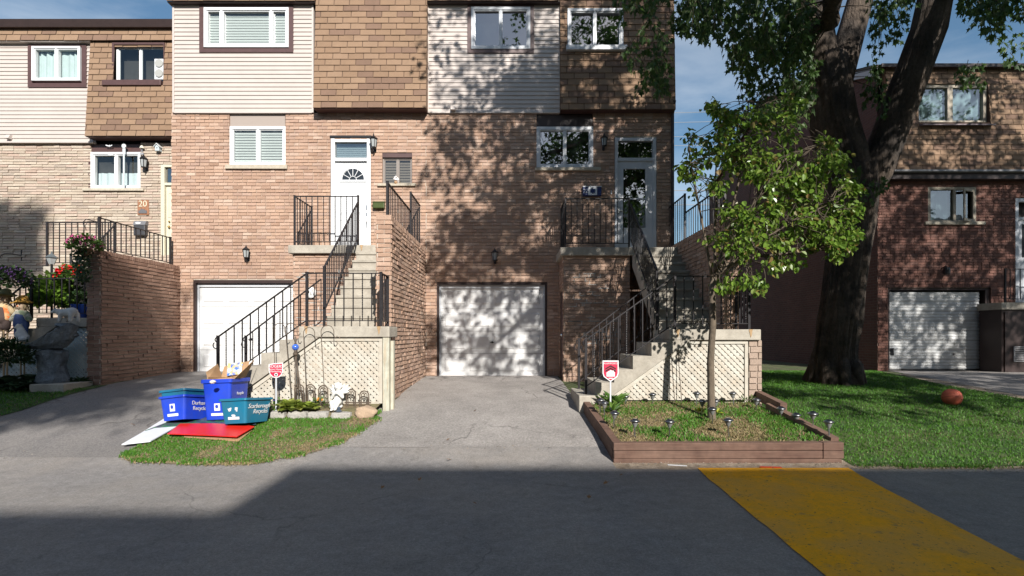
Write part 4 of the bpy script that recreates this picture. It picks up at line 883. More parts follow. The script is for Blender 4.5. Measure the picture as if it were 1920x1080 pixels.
def staircase(dx, dz, label, right):
    X = lambda x: x + dx
    Zl = 1.63 + dz; Zu = 3.37 + dz; t = thing('entry_staircase', (X(-3.2), 9.0, .6), label, 'stairs', 'concrete entry stairs with black railings')
    yf, yb = 7.67, 8.62                       # lower landing, front and back
    mb = MB(); mb.bevbox(X(-4.66), X(-2.23), 10.46, Y1 - .003, Zu - .17, Zu, .012); mb.build('upper_landing', M_CONC, t)
    mb = MB(); ys = [8.60 + .2325 * k for k in range(8)]; zs = [Zl + .1933 * (k + 1) for k in range(8)]
    steps_block(mb, X(-3.17), X(-2.205), ys, zs, 10.458, None); mb.build('upper_flight', M_CONC, t)
    mb = MB(); mb.bevbox(X(-3.255), X(-1.87), yf, 8.205, Zl - .165, Zl, .012); mb.box(X(-3.254), X(-2.205), 8.206, yb, Zl - .16, Zl - .001); mb.build('lower_landing', M_CONC, t)
    # lower flight: falls to the left, sawtooth sides with a sloping underside
    mb = MB(); xs = [-3.255 - .285 * k for k in range(5)]
    for k in range(4):
        xa, xb = xs[k + 1], xs[k]; z = Zl - .203 * (k + 1); lo = lambda x: Zl - .165 - (-2.95 - x) * .715
        mb.hexa([(X(xa), yf, lo(xa)), (X(xb), yf, lo(xb)), (X(xb), yb, lo(xb)), (X(xa), yb, lo(xa))], [(X(xa), yf, z), (X(xb), yf, z), (X(xb), yb, z), (X(xa), yb, z)])
    lo = Zl - .165
    mb.prism([(X(-3.256), yf + .001, lo), (X(-3.256), yf + .001, Zl - .165 - (.306) * .715), (X(-2.95), yf + .001, lo)], (0, yb - yf - .002, 0))
    mb.build('lower_flight', M_CONC, t)
    mb = MB(); zb_ = Zl - 1.02; mb.bevbox(X(-4.66), X(-4.20), yf - .10, yb + .05, .15, zb_ + .02, .015); mb.build('base_slab', M_CONC, t)
    # brick store under the upper landing
    mb = MB(); x0, x1 = X(-4.58), X(-3.2)
    bricks(mb, FRONT(10.56), x0, x1, .4, Zu - .17, (), course=.077, off=1); bricks(mb, LEFT(x0), 10.55, Y1 - .01, .4, Zu - .17, [(10.62, 11.3, 0, 2.45)] if right else ())
    # pale repointed joints smeared over the brick front
    for i in range(34):
        z = .4 + .077 * int(rnd.uniform(12, 32)); x = rnd.uniform(x0 + .05, x1 - .4); l = rnd.uniform(.12, .38); d = .0225
        mb.hexa([(x, 10.56 - d, z - .006), (x + l, 10.56 - d, z - .006 + rnd.uniform(-.003, .003)), (x + l, 10.57, z), (x, 10.57, z)], [(x, 10.56 - d, z + rnd.uniform(.004, .010)), (x + l, 10.56 - d, z + rnd.uniform(.004, .010)), (x + l, 10.57, z + .006), (x, 10.57, z + .006)], 2)
        if rnd.random() < .7: xx = x + rnd.random() * l; mb.box(xx, xx + rnd.uniform(.01, .018), 10.56 - d, 10.57, z, z + .077, 2)
    mb.build('support_wall', [M_BRICK, M_MORTAR, mat('pale_mortar', (.50, .49, .46), .95, noise=(20, .8, 1.1))], t)
    mb = MB(); mb.box(X(-3.2), X(-2.21), 8.65, 8.70, .3, Zl - .18); mb.box(X(-4.2), X(-3.2), 8.62, 8.66, .3, .66); mb.build('back_wall', M_CONC, t)
    mb = MB()
    if right:
        mb = MB(); mb.box(x0 - .0, x0 + .03, 10.63, 11.29, .5, 2.44); d = mb.build('store_door', M_BROWN, t); mb = MB(); mb.ball((x0 - .03, 10.72, 1.5), .03, 8); mb.build('handle', M_CHROME, d)
    # railings
    railing(t, (X(-4.55), 10.53, Zu), (X(-3.22), 10.53, Zu), 1.03, twist=4)
    railing(t, (X(-4.55), 11.42, Zu), (X(-4.55), 10.53, Zu), 1.03, posts=(1, 0), twist=3)
    railing(t, (X(-3.20), 8.57, Zl + .12), (X(-3.20), 10.46, Zu + .0), .90, hb=.16, posts=(1, 0), twist=3, sp=.115, post_drop=(.14, 0))
    railing(t, (X(-3.16), 7.75, Zl), (X(-2.02), 7.75, Zl), .82, twist=5, sp=.143)
    railing(t, (X(-2.02), 7.75, Zl), (X(-2.02), 8.19, Zl), .82, posts=(0, 1), twist=2, sp=.11)
    railing(t, (X(-4.53), 7.75, zb_ + .04), (X(-3.16), 7.75, Zl), .82, hb=.10, posts=(1, 0), twist=4, sp=.15, scroll=-1, post_drop=(.02, 0))
    railing(t, (X(-4.53), 8.56, zb_ + .04), (X(-3.25), 8.56, Zl), .82, hb=.10, posts=(1, 0), twist=4, sp=.15, scroll=-1, post_drop=(.02, 0))
    # rust at two post feet
    for x, y, z in ((-3.13, 10.457, Zu), (-3.14, 7.667, Zl), (-2.03, 7.667, Zl)):
        mb = MB(); pts = [(X(x) + a, y - .0, z + b) for a, b in ((-.025, 0), (.03, 0), (.022, -.03), (.012, -.10), (-.002, -.125), (-.014, -.06), (-.028, -.02))]
        mb.prism(pts, (0, -.004, 0)); mb.build('rust_stain', M_RUST, t)
    # lattice skirt
    zt = Zl - .175; yl = yf + .06; xr_ = -1.99 if not right else -2.05; e = .715
    if not right: out = [(X(-2.93) - (zt - .46) / e, .46), (X(xr_), .46), (X(xr_), zt), (X(-2.93), zt)]
    else: out = [(X(-4.14), .50), (X(xr_), .50), (X(xr_), zt), (X(-2.93), zt), (X(-4.14), zt - 1.21 * e)]
    o = out; lattice(t, out, yl, M_LATT)
    mb = MB()
    for p, q in ((2, 3), (3, 4 if right else 0)): mb.bar((o[p][0], yl - .006, o[p][1] - .022), (o[q][0], yl - .006, o[q][1] - .022), .022, .05, (0, 0, 1))
    mb.box(o[1][0] - .05, o[1][0], yl - .02, yl - .001, .45, o[2][1] - .05); mb.box(o[0][0] + .2, o[1][0] - .05, yl - .016, yl - .001, .40, .47); mb.build('lattice_frame', M_LATT, t)
    mb = MB()
    if not right: mb.bevbox(X(-1.99) + .01, X(-1.99) + .11, yf + .02, yf + .12, .2, Zl - .167, .008); mb.bevbox(X(-1.99) + .112, X(-1.99) + .16, yf + .10, yf + .2, .3, Zl - .22, .006); mb.build('wood_post', M_POST, t)
    else:
        bricks(mb, FRONT(yf + .06), X(-2.03), X(-1.90) + .06, .28, Zl - .167, (), course=.098, ln=.24); mb.box(X(-2.03), X(-1.84), yf + .062, yf + .25, .28, Zl - .168, 0)
        mb.build('brick_pier', [mat('tan_brick', [(.30, .225, .175), (.35, .265, .21), (.32, .24, .19)], .85, noise=(40, .8, 1.2), bump=(80, .005)), M_MORTAR], t)
    return t
s21 = staircase(0, 0, 'concrete entry stairs with black railings rising to the white fanlight door', False)
s22 = staircase(5.67, -.045, 'concrete entry stairs with black railings behind the sapling, brick pier at the corner', True)

def wing_wall(x0, x1, ya, yb, zt, label, mats, rail=True, z0=.2, deep=.021):
    t = thing('wing_wall', ((x0 + x1) / 2, ya, z0), label, 'brick wall', 'brick wing walls beside the stairs')
    mb = MB(); zc = zt - .085
    bricks(mb, FRONT(ya), x0, x1, z0, zc, (), ln=.215, rough=.008, proud=.014, joint=.012); bricks(mb, RIGHT(x1), ya - .005, yb, z0, zc, (), rough=.011, proud=deep, joint=.016, vj=.005, ln=.26); bricks(mb, LEFT(x0), ya - .005, yb, z0, zc, (), rough=.008)
    mb.build('brick_face', mats, t)
    # coping: bricks on edge across the top
    mb = MB(); y = ya - .016
    while y < yb:
        d = .072; j = rnd.uniform(-.004, .004); mb.bevbox(x0 - .012 + j, x1 + .014 + j, y + .004, min(y + d - .004, yb), zc + .002, zt + rnd.uniform(-.003, .003), .004); y += d
    mb.build('coping', mats[0], t)
    return t
W2 = (M_BRICK, M_MORTAR)
ww21 = wing_wall(-2.205, -1.985, 8.21, 11.49, 3.46, 'tall brick wing wall left of the middle driveway with a stepped railing', W2)
ww22 = wing_wall(3.465, 3.685, 8.21, 11.49, 3.42, 'brick wing wall mostly hidden behind the sapling crown', W2)
for t, x, dz in ((ww21, -2.095, 0), (ww22, 3.575, -.04)):
    railing(t, (x, 8.45, 3.46 + dz), (x, 10.40, 3.46 + dz), .60, hb=.06, posts=(1, 0), sp=.12, twist=2)
    railing(t, (x, 10.40, 3.46 + dz), (x, 11.44, 3.46 + dz), .98, hb=.06, posts=(1, 0), sp=.12, twist=2)
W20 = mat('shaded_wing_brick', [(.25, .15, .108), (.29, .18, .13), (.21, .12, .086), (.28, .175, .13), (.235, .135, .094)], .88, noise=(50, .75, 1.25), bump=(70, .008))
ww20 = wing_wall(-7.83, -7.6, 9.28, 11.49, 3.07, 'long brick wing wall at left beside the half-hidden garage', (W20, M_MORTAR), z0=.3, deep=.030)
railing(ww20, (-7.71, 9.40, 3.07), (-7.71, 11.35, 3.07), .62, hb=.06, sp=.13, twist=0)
# stairs of the left house, mostly hidden: landing, flight, lattice, railings
t = thing('entry_staircase', (-8.6, 10, .6), 'concrete entry stairs of the buff house, half hidden by flowers and the wing wall', 'stairs', 'concrete entry stairs with black railings')
Zl0 = EYE - (596 - HZ) / F * 9.35
mb = MB(); mb.bevbox(-8.85, -7.84, 9.35, 10.2, Zl0 - .17, Zl0, .012); mb.build('lower_landing', M_CONC, t)
mb = MB()
for k in range(3):
    xa, xb = -8.85 - .285 * (k + 1), -8.85 - .285 * k; z = Zl0 - .2 * (k + 1); lo = lambda x: Zl0 - .17 - (-8.5 - x) * .7
    mb.hexa([(xa, 9.35, lo(xa)), (xb, 9.35, lo(xb)), (xb, 10.2, lo(xb)), (xa, 10.2, lo(xa))], [(xa, 9.35, z), (xb, 9.35, z), (xb, 10.2, z), (xa, 10.2, z)])
mb.prism([(-8.851, 9.352, Zl0 - .17), (-8.851, 9.352, Zl0 - .42), (-8.5, 9.352, Zl0 - .17)], (0, .8, 0)); mb.build('lower_flight', M_CONC, t)
Zu0 = 3.02; mb = MB(); mb.bevbox(-10.4, -7.84, 11.15, Y0 - .003, Zu0 - .17, Zu0, .012); mb.build('upper_landing', M_CONC, t)
mb = MB(); ys = [10.2 + .24 * k for k in range(4)]; steps_block(mb, -8.8, -7.84, ys, [Zl0 + .22 * (k + 1) for k in range(4)], 11.14, None); mb.build('upper_flight', M_CONC, t)
lattice(t, [(-9.6, .62), (-7.84, .62), (-7.84, Zl0 - .18), (-8.6, Zl0 - .18), (-9.6, Zl0 - .88)], 9.41, M_LATTW)
railing(t, (-9.0, 9.42, Zl0), (-7.86, 9.42, Zl0), .74, twist=0, sp=.14)
railing(t, (-9.75, 9.42, Zl0 - .62), (-9.0, 9.42, Zl0), .74, twist=0, sp=.14, posts=(1, 0))
railing(t, (-10.35, 11.2, Zu0), (-8.85, 11.2, Zu0), .98, twist=0, sp=.14)
railing(t, (-8.85, 10.2, Zl0 + .2), (-8.85, 11.2, Zu0), .92, twist=0, sp=.14, posts=(1, 0))
# railing of the right porch
xr0 = (1886 - 960) / F * 12.95
railing(t23, (xr0, 12.97, EYE - (567 - HZ) / F * 12.95), (xr0 + 2.6, 12.97, EYE - (567 - HZ) / F * 12.95), .86, twist=0, sp=.13)

# ------------------------------------------------------------------ timber planter edging
TP = lambda y: lerp_tab([(5.78, .265), (7.7, .515), (9, .66)], y)     # top of the front and left timbers
t = thing('timber_planter', (2.5, 5.8, 0), 'red-brown timber edging round the raised lawn with the sapling', 'planter')
xa, xb = 1.165, 3.80
for k in range(3):
    z1 = .265 - .092 * k; z0 = z1 - .088; m = MB(); e = .08
    m.bevbox(xa + (.0 if k != 1 else .004), xb - (.24 if k < 2 else .02), 5.76, 5.85, z0, z1, .007); 
    for i, v in enumerate(m.v): m.v[i] = (v[0], v[1] + .004 * mnoise.noise(Vector(v) * 2), v[2] + .005 * mnoise.noise(Vector((v[0] * 1.5, k, 0))))
    m.build('timber', M_TIMBER, t)
    m = MB(); dz = TP(7.62) - .265      # left side, rising with the ground
    a0, a1 = (1.165, 5.855), (1.075, 7.64); w_ = .09
    m.hexa([(a0[0], a0[1], z0), (a0[0] + w_, a0[1], z0), (a1[0] + w_, a1[1], z0 + dz), (a1[0], a1[1], z0 + dz)], [(a0[0], a0[1], z1), (a0[0] + w_, a0[1], z1), (a1[0] + w_, a1[1], z1 + dz), (a1[0], a1[1], z1 + dz)]); m.build('timber', M_TIMBER, t)
m = MB(); m.bevbox(xb - .235, xb + .0, 5.755, 5.86, .175, .268, .006); m.build('timber', M_TIMBER, t)
m = MB(); m.bevbox(xb - .235, xb + .0, 5.755, 5.86, .083, .171, .006); m.build('timber', M_TIMBER, t)
def slope_bar(x0, y0, z0, x1, y1, z1, w_=.095, h=.10): m = MB(); m.bar((x0, y0, z0), (x1, y1, z1), w_, h); return m.build('timber', M_TIMBER, t)
slope_bar(3.76, 5.865, .225, 3.70, 7.25, .44, .095, .16); slope_bar(3.78, 7.0, .485, 3.78, 8.4, .66, .095, .13)
# lawn surface inside the planter
PZ = lambda x, y: lerp_tab([(5.7, .235), (7.7, .47), (8.7, .58)], y) + .02 * mnoise.noise(Vector((x * 1.2, y * 1.2, 0)))
sheet('planter_soil', [(5.85, 1.25, 3.72), (7.64, 1.16, 3.72), (8.6, 1.1, 3.72)], M_SOIL, 0, nx=12, zf=PZ, sub=.12)
# ------------------------------------------------------------------ leaves, trees, grass
def leaf_mat(name, cols, trans=.35, rough=.5, noise=None, spec=.5): return mat(name, [hx(c) if isinstance(c, str) else c for c in cols], rough, trans=trans, noise=noise, spec=spec)
MAPLE = [(0, 0), (.10, .30), (.34, .28), (.27, .50), (.46, .72), (.20, .68), (.10, .78), (0, 1.12), (-.10, .78), (-.20, .68), (-.46, .72), (-.27, .50), (-.34, .28), (-.10, .30)]
OVAL = [(0, 0), (.22, .14), (.36, .42), (.30, .72), (0, 1.0), (-.30, .72), (-.36, .42), (-.22, .14)]
LANCE = [(0, 0), (.14, .25), (.17, .5), (.10, .8), (0, 1.05), (-.10, .8), (-.17, .5), (-.14, .25)]
def add_leaf(mb, p, d, size, shape, roll=None, fold=.25, droop=0, m=0):
    """leaf of outline shape from p along d; folded a little along its midrib"""
    d = Vector(d).normalized(); s = d.cross(Vector((0, 0, 1)))
    if s.length < .05: s = Vector((1, 0, 0))
    s.normalize(); n = s.cross(d)
    a = rnd.gauss(0, .7) if roll is None else roll
    s2 = s * math.cos(a) + n * math.sin(a); n2 = n * math.cos(a) - s * math.sin(a)
    b = len(mb.v); p = Vector(p)
    for x, y in shape: mb.v.append(tuple(p + (s2 * x + d * y + n2 * (abs(x) * fold - droop * y * y)) * size))
    k = len(shape); h = next(i for i in range(k) if i and shape[i][0] == 0 and i > 1)
    mb.f.append(tuple(b + i for i in range(0, h + 1))); mb.m.append(m)
    mb.f.append((b,) + tuple(b + i for i in range(h, k))); mb.m.append(m)
def rdir(zlo=-1, zhi=1):
    a = rnd.random() * 2 * PI; z = rnd.uniform(zlo, zhi); r = math.sqrt(max(0, 1 - z * z)); return Vector((r * math.cos(a), r * math.sin(a), z))
def spray(mb, c, rad, n, size, shape, hang=.6, tw=None):
    """clump of leaves on short twigs round c"""
    for _ in range(n):
        q = rdir() * rad * rnd.random() ** .5; q.z *= .75
        d = rdir(-.6, .5); d = (d + Vector((0, 0, -hang)) + q.normalized() * .5)
        add_leaf(mb, Vector(c) + q, d, size * rnd.uniform(.7, 1.2), shape)
def arc_pts(a, b, sag=0, n=6, wob=0, seed=0):
    a, b = Vector(a), Vector(b); L_ = (b - a).length
    return [a + (b - a) * (i / n) + Vector((mnoise.noise(Vector((i * .7, seed, 0))), mnoise.noise(Vector((i * .7, seed, 5))), 0)) * wob * L_ + Vector((0, 0, sag * L_ * 4 * (i / n) * (1 - i / n))) for i in range(n + 1)]
def proj(p): return (960 + F * p[0] / p[1], HZ - F * (p[2] - EYE) / p[1]) if p[1] > .3 else (9999, -9999)

# ---- the big silver maple
M_BARK = mat('maple_bark', (.052, .042, .035), .95, noise=[(3, .6, 1.3), (18, .6, 1.4)], wave=((14, 14, 1.6), (.035, .028, .024), .85), bump=(9, .09, (2.2, 2.2, .3)), dirt=(1.6, (.15, .11, .08), .55, .10))
M_BARKF = mat('twig_bark', (.09, .07, .05), .9, noise=(10, .7, 1.3))
M_MAPLE = leaf_mat('maple_leaf', [(.036, .080, .017), (.055, .112, .022), (.045, .092, .023), (.075, .14, .03), (.040, .082, .019), (.095, .15, .03)], .46)
D = 10.3
pp = lambda px, py, y=D: Vector(P(px, py, y))
t = thing('maple_tree', P(1563, 712, D), 'big old maple with dark furrowed bark and a leafy overhanging crown', 'tree')
mb = MB()
base = pp(1563, 722); tr = [base + Vector((0, 0, -.2)), pp(1563, 712), pp(1561, 690), pp(1565, 655), pp(1573, 600), pp(1583, 540), pp(1591, 480), pp(1596, 420), pp(1597, 360), pp(1594, 315)]
mb.tube(tr, [.52, .47, .40, .37, .365, .365, .38, .40, .44, .45], 84, jit=.12, seed=2, ridge=.15)
for a in range(9):      # root flare
    an = a * .72 + .2; v = Vector((math.cos(an), math.sin(an), 0)); p0 = pp(1566, 685)
    gp = base + v * rnd.uniform(.5, .64); gp.z = gz(gp.x, gp.y) - .08
    mb.tube([p0 + v * .22 + Vector((0, 0, .25)), p0 + v * .36 + Vector((0, 0, -.03)), gp], [.09, .14, .06], 12, jit=.2)
L1 = [pp(1597, 365), pp(1580, 290), pp(1562, 230), pp(1553, 165), pp(1548, 110)]; mb.tube(L1, [.37, .41, .41, .405, .37], 72, jit=.12, seed=5, ridge=.15)
L2 = [pp(1608, 372), pp(1638, 325), pp(1664, 260, 10.2), pp(1688, 195, 10.1), pp(1714, 125, 10.0), pp(1738, 55, 9.9), pp(1757, -20, 9.8), pp(1790, -140, 9.6), pp(1830, -320, 9.4)]; mb.tube(L2, [.28, .32, .31, .30, .285, .275, .265, .22, .16], 64, jit=.12, seed=9, ridge=.14)
L3 = [pp(1546, 170), pp(1534, 90), pp(1526, 20), pp(1518, -80, 10.1), pp(1500, -220, 9.6), pp(1450, -380, 9)]; mb.tube(L3, [.30, .31, .30, .26, .21, .14], 48, jit=.12, seed=11, ridge=.09)
L4 = [pp(1573, 150), pp(1590, 80, 10.4), pp(1612, 0, 10.5), pp(1660, -160, 10.6), pp(1700, -330, 10.5)]; mb.tube(L4, [.26, .26, .24, .2, .13], 16, jit=.12, seed=14)
L5 = [pp(1740, 75, 9.95), pp(1742, 15, 10.3), pp(1760, -90, 10.8), pp(1790, -240, 11.2)]; mb.tube(L5, [.2, .2, .16, .1], 12, jit=.1, seed=17)
mb.ball(pp(1622, 372, 9.85), (.20, .16, .22), 14); mb.ball(pp(1640, 355, 9.9), (.13, .12, .15), 12); mb.ball(pp(1612, 392, 9.85), (.14, .1, .13), 12)
# long limbs reaching out over the drive and the road
LIMB = [([L3[3], (4.2, 8.2, 7.6), (2.8, 6.6, 8.0), (1.2, 5.2, 7.9)], .20), ([L3[4], (4.6, 7.5, 10.0), (2.9, 5.6, 10.8), (1.6, 4.2, 10.9)], .18), ([L3[2] + Vector((0, 0, .1)), (5.2, 8.2, 6.6), (4.3, 6.2, 6.8), (3.2, 4.2, 6.7), (2.2, 2.8, 6.3)], .19),
        ([L2[7], (9.2, 7.6, 9.4), (9.8, 5.4, 9.8), (10.2, 3.6, 9.5)], .18), ([L2[6], (8.5, 7.6, 7.4), (8.4, 5.4, 7.8), (8.2, 3.4, 7.6)], .16), ([L5[2], (9.8, 9.6, 9.2), (11.6, 8.2, 9.8), (13.4, 7.2, 9.6)], .15),
        ([L4[3], (7.4, 9.6, 11.5), (7.2, 7.4, 12.8), (6.8, 5.2, 13.3)], .18), ([L3[5], (3.9, 7.6, 12.4), (2.6, 6.2, 13.2)], .12), ([L2[7], (9.6, 8.4, 8.6), (10.6, 7.2, 8.8), (11.8, 6.2, 8.6)], .12)]
limb_pts = []
for k, (pts, r) in enumerate(LIMB):
    pts = [Vector(p) for p in pts]; q = []
    for a, b in zip(pts, pts[1:]): q += arc_pts(a, b, 0, 4, .05, k * 3.1)[:-1]
    q.append(pts[-1]); n = len(q); mb.tube(q, [r * (1 - .8 * i / (n - 1)) for i in range(n)], 10, jit=.1, seed=k); limb_pts += q
for l in (L1, L2, L3, L4, L5): limb_pts += [Vector(p) for p in l if P and p[2] > 6]
trunk = mb.build('trunk', M_BARK, t, smooth=True)
# crown: leaf clumps, those that throw the mottled shade chosen along the sun's path to the wall and lawn
S = Vector((.35, -1, .617)); clumps = []; SAPC = Vector(P(1430, 365, 6.75))
def shade(tx, ty, tz, tmin, tmax, rad=.42, n=34, size=.15):
    for _ in range(8):
        k = rnd.uniform(tmin, tmax); c = Vector((tx, ty, tz)) + S * k
        x, y = proj(c); m = rad * F / max(c.y, .3)
        gp_ = c - S * ((c.z - .45) / .617); w_ = SAPC - c; w_ = w_ - S * (w_.dot(S) / S.dot(S))
        if (1.0 < gp_.x < 4.0 and 5.5 < gp_.y < 7.9 and rnd.random() < .93) or (w_.length < 1.75 and rnd.random() < .88): continue
        if y < -m * 1.25 - 12 and c.y > .8: clumps.append((c, rad, n, size)); return
dens = lambda px, py: (0 if px < 795 else .3 if px > 1175 and py > 470 else
    .35 if py > 530 and 815 < px < 1030 and py > 600 + (px - 950) * -.1 and px < 960 else
    .60 if py > 520 and px < 1030 else
    (.15 if px < 815 else .5 if px < 868 else .85 if px < 965 else .95) * (.55 if py < 210 and px < 935 else 1))
for i in range(2350):
    px, py = rnd.uniform(740, 1275), rnd.uniform(-30, 700)
    if rnd.random() < dens(px, py) * .50 * (1.15 if mnoise.noise(Vector((px * .013, py * .013, 2))) > -.18 else .22):
        x, y, z = P(px, py, Y1); shade(x, y, z, 4.0 if py < 300 else 6.0, 10.2, rnd.uniform(.32, .52), rnd.randint(22, 34), .16)
for i in range(760):         # over the right lawn
    x, y = rnd.uniform(4.2, 12), rnd.uniform(6.6, 12.5)
    edge = sstep(5.9, 8.2, y + (x - 6) * .12)
    if rnd.random() < edge * (.95 if mnoise.noise(Vector((x * .45 + y * .3, y * 1.5, 3))) > -.05 else .10): shade(x, y, gz(x, y), 6.5, 13, rnd.uniform(.3, .5), rnd.randint(18, 30), .15)
for i in range(60):          # a band of shade at the near right of the lawn
    x = rnd.uniform(6.0, 8.6); y = 6.9 - (x - 6.0) * .42 + rnd.gauss(0, .12); shade(x, y, gz(x, y), 7, 12, .3, 24, .16)
for i in range(900):         # over the right house
    px, py = rnd.uniform(1640, 1990), rnd.uniform(110, 700)
    if rnd.random() < (.9 if py > 320 else .55): x, y, z = P(px, py, Y3); shade(x, y, z, 3, 10.5, rnd.uniform(.3, .48), rnd.randint(20, 32), .15)
for i in range(330):         # the big trunk itself stands in its own shade
    py = rnd.uniform(-20, 715); px = lerp_tab([(-20, 1545), (300, 1590), (540, 1583), (715, 1563)], py) + rnd.uniform(-60, 60) + (rnd.choice((0, 1)) * (330 - py) * .5 if py < 330 else 0)
    x, y, z = P(px, py, 9.8); shade(x, y, z, 2.5, 9.5, rnd.uniform(.3, .46), rnd.randint(20, 32), .15)
ml = MB()
for c, r, n, s in clumps: spray(ml, c, r, n, s, MAPLE)
# crown that shows in the picture: drooping sprays hung along twigs
tw = MB(); vis = []
def hang_zone(px0, px1, py0, py1, n, y0, y1, fn=None):
    for _ in range(n):
        px, py = rnd.uniform(px0, px1), rnd.uniform(py0, py1)
        if fn and not fn(px, py): continue
        vis.append(pp(px, py, rnd.uniform(y0, y1)))
hang_zone(1275, 1520, -40, 110, 230, 7.4, 9.8, lambda x, y: y < 40 + (x - 1275) * .35 + 40 * mnoise.noise(Vector((x * .02, 0, 0))))
hang_zone(1360, 1520, 60, 215, 115, 8.0, 9.8, lambda x, y: x > 1345 + (y - 60) * .42 + 26 * mnoise.noise(Vector((y * .03, 2, 0))))
hang_zone(1455, 1530, -20, 200, 55, 8.6, 10.6)
hang_zone(1160, 1285, -30, 50, 26, 7.6, 8.6, lambda x, y: y < (x - 1150) * .45)
hang_zone(1180, 1262, 30, 165, 26, 7.6, 8.6, lambda x, y: abs(x - 1222) < 48 - abs(y - 105) * .45)
hang_zone(1630, 1700, -30, 90, 34, 8.6, 9.6, lambda x, y: y < 95 - abs(x - 1648) * .9)
hang_zone(1800, 1925, -30, 125, 70, 7.8, 9.4, lambda x, y: y < -10 + (x - 1795) * 1.15)
hang_zone(1620, 1660, 120, 240, 9, 9.6, 10.0); hang_zone(1590, 1665, 325, 365, 7, 9.3, 9.6); hang_zone(1800, 1840, 110, 150, 5, 8.5, 9.5)
for k, c in enumerate(vis):
    n = rnd.randint(7, 13); d = Vector((rnd.uniform(-.5, .5), rnd.uniform(-.4, .4), -.75)).normalized(); ln = rnd.uniform(.25, .5)
    a = c - d * ln * .5; b = c + d * ln * .5; tw.tube(arc_pts(a, b, .05, 3), [.006, .003, .003, .002], 4, cap=False)
    for i in range(n):
        p = a + (b - a) * ((i + .5) / n); o = rdir(-.7, .2); add_leaf(ml, p + o * .05, (o + d * .8 + Vector((0, 0, -.45))), rnd.uniform(.095, .15), MAPLE, droop=.15)
for c in [c for c, *_ in clumps][::3] + vis[::2]:      # twigs back to the nearest limb
    q = min(limb_pts, key=lambda l: (l - c).length); 
    if (q - c).length < (2.4 if proj(c)[1] < -150 else .9): tw.tube(arc_pts(q, c, .06, 4, .05, c.x), [.016, .012, .009, .006, .003], 5, cap=False)
crown = ml.build('crown', M_MAPLE, t); tw.build('twig', M_BARKF, t, smooth=True)['kind'] = 'stuff'

# ---- the young tree in the planter
SX, SY = 2.70, 6.80; SZ = PZ(SX, SY)
M_SAPB = mat('sapling_bark', (.135, .105, .075), .9, noise=[(12, .65, 1.3)], wave=((30, 30, 5), (.09, .07, .05), .6), bump=(26, .012, (1, 1, .25)))
M_SAPL = leaf_mat('sapling_leaf', [(.12, .22, .024), (.17, .28, .032), (.10, .19, .026), (.23, .31, .06), (.08, .16, .022), (.19, .30, .05), (.13, .23, .03), (.26, .17, .06)], .42, .32)
t = thing('young_tree', (SX, SY, SZ), 'slender young tree with glossy yellow-green leaves on the raised lawn', 'tree')
q = lambda px, py, dy=0: Vector(P(px, py, SY + dy))
mb = MB(); mb.tube([(SX, SY, SZ - .1), (SX, SY, SZ + .02), q(1333, 740), q(1332, 680), q(1336, 610), q(1335, 545), q(1337, 520)], [.075, .054, .047, .045, .044, .048, .042], 20, jit=.16, seed=3, ridge=.16)
stems = [[q(1337, 530), q(1360, 440, -.05), q(1385, 340, -.1), (q(1398, 245, -.1)), q(1405, 190, -.1)], [q(1336, 535), q(1340, 420, .1), q(1345, 300, .15), q(1350, 200, .1)], [q(1340, 520), q(1410, 460, -.15), q(1480, 420, -.25), q(1560, 380, -.3)],
         [q(1338, 525), q(1390, 430, .2), q(1450, 330, .3), q(1500, 220, .3)], [q(1334, 530), q(1318, 430, -.1), q(1300, 330, -.2), q(1290, 260, -.2)], [q(1345, 500), q(1430, 480, .15), q(1520, 470, .2), q(1590, 455, .2)], [q(1337, 510), q(1400, 400, -.35), q(1470, 300, -.5), q(1540, 270, -.5)]]
sp = []
for s in stems:
    s2 = []
    for a, b in zip(s, s[1:]): s2 += arc_pts(a, b, 0, 3, .04, a[0] * 9)[:-1]
    s2.append(s[-1]); n = len(s2); mb.tube(s2, [.022 * (1 - .85 * i / (n - 1)) for i in range(n)], 7); sp += s2[2:]
mb.build('trunk', M_SAPB, t, smooth=True)
ml = MB(); tw = MB()
def inside(px, py):
    pts = [(1267, 325), (1292, 268), (1282, 240), (1335, 238), (1325, 190), (1362, 196), (1372, 212), (1440, 205), (1470, 178), (1505, 190), (1500, 230), (1550, 258), (1592, 285), (1580, 320), (1618, 352), (1600, 420), (1612, 440), (1575, 480), (1510, 500), (1470, 515), (1440, 545), (1385, 530), (1345, 548), (1318, 535), (1342, 480), (1330, 440), (1350, 410), (1300, 372)]
    c = False; j = len(pts) - 1
    for i in range(len(pts)):
        if (pts[i][1] > py) != (pts[j][1] > py) and px < (pts[j][0] - pts[i][0]) * (py - pts[i][1]) / (pts[j][1] - pts[i][1]) + pts[i][0]: c = not c
        j = i
    return c
k = 0; cl = []
while k < 700:
    px, py = rnd.uniform(1262, 1618), rnd.uniform(178, 552)
    if not inside(px, py) or mnoise.noise(Vector((px * .022, py * .028, 1.7))) < -.13: continue
    wd = .62 * min(1, (1 - abs(px - 1430) / 230)) + .1
    if px < 1330 and rnd.random() < .45: continue
    c = q(px, py, rnd.uniform(-wd, wd)); cl.append(c); k += 1
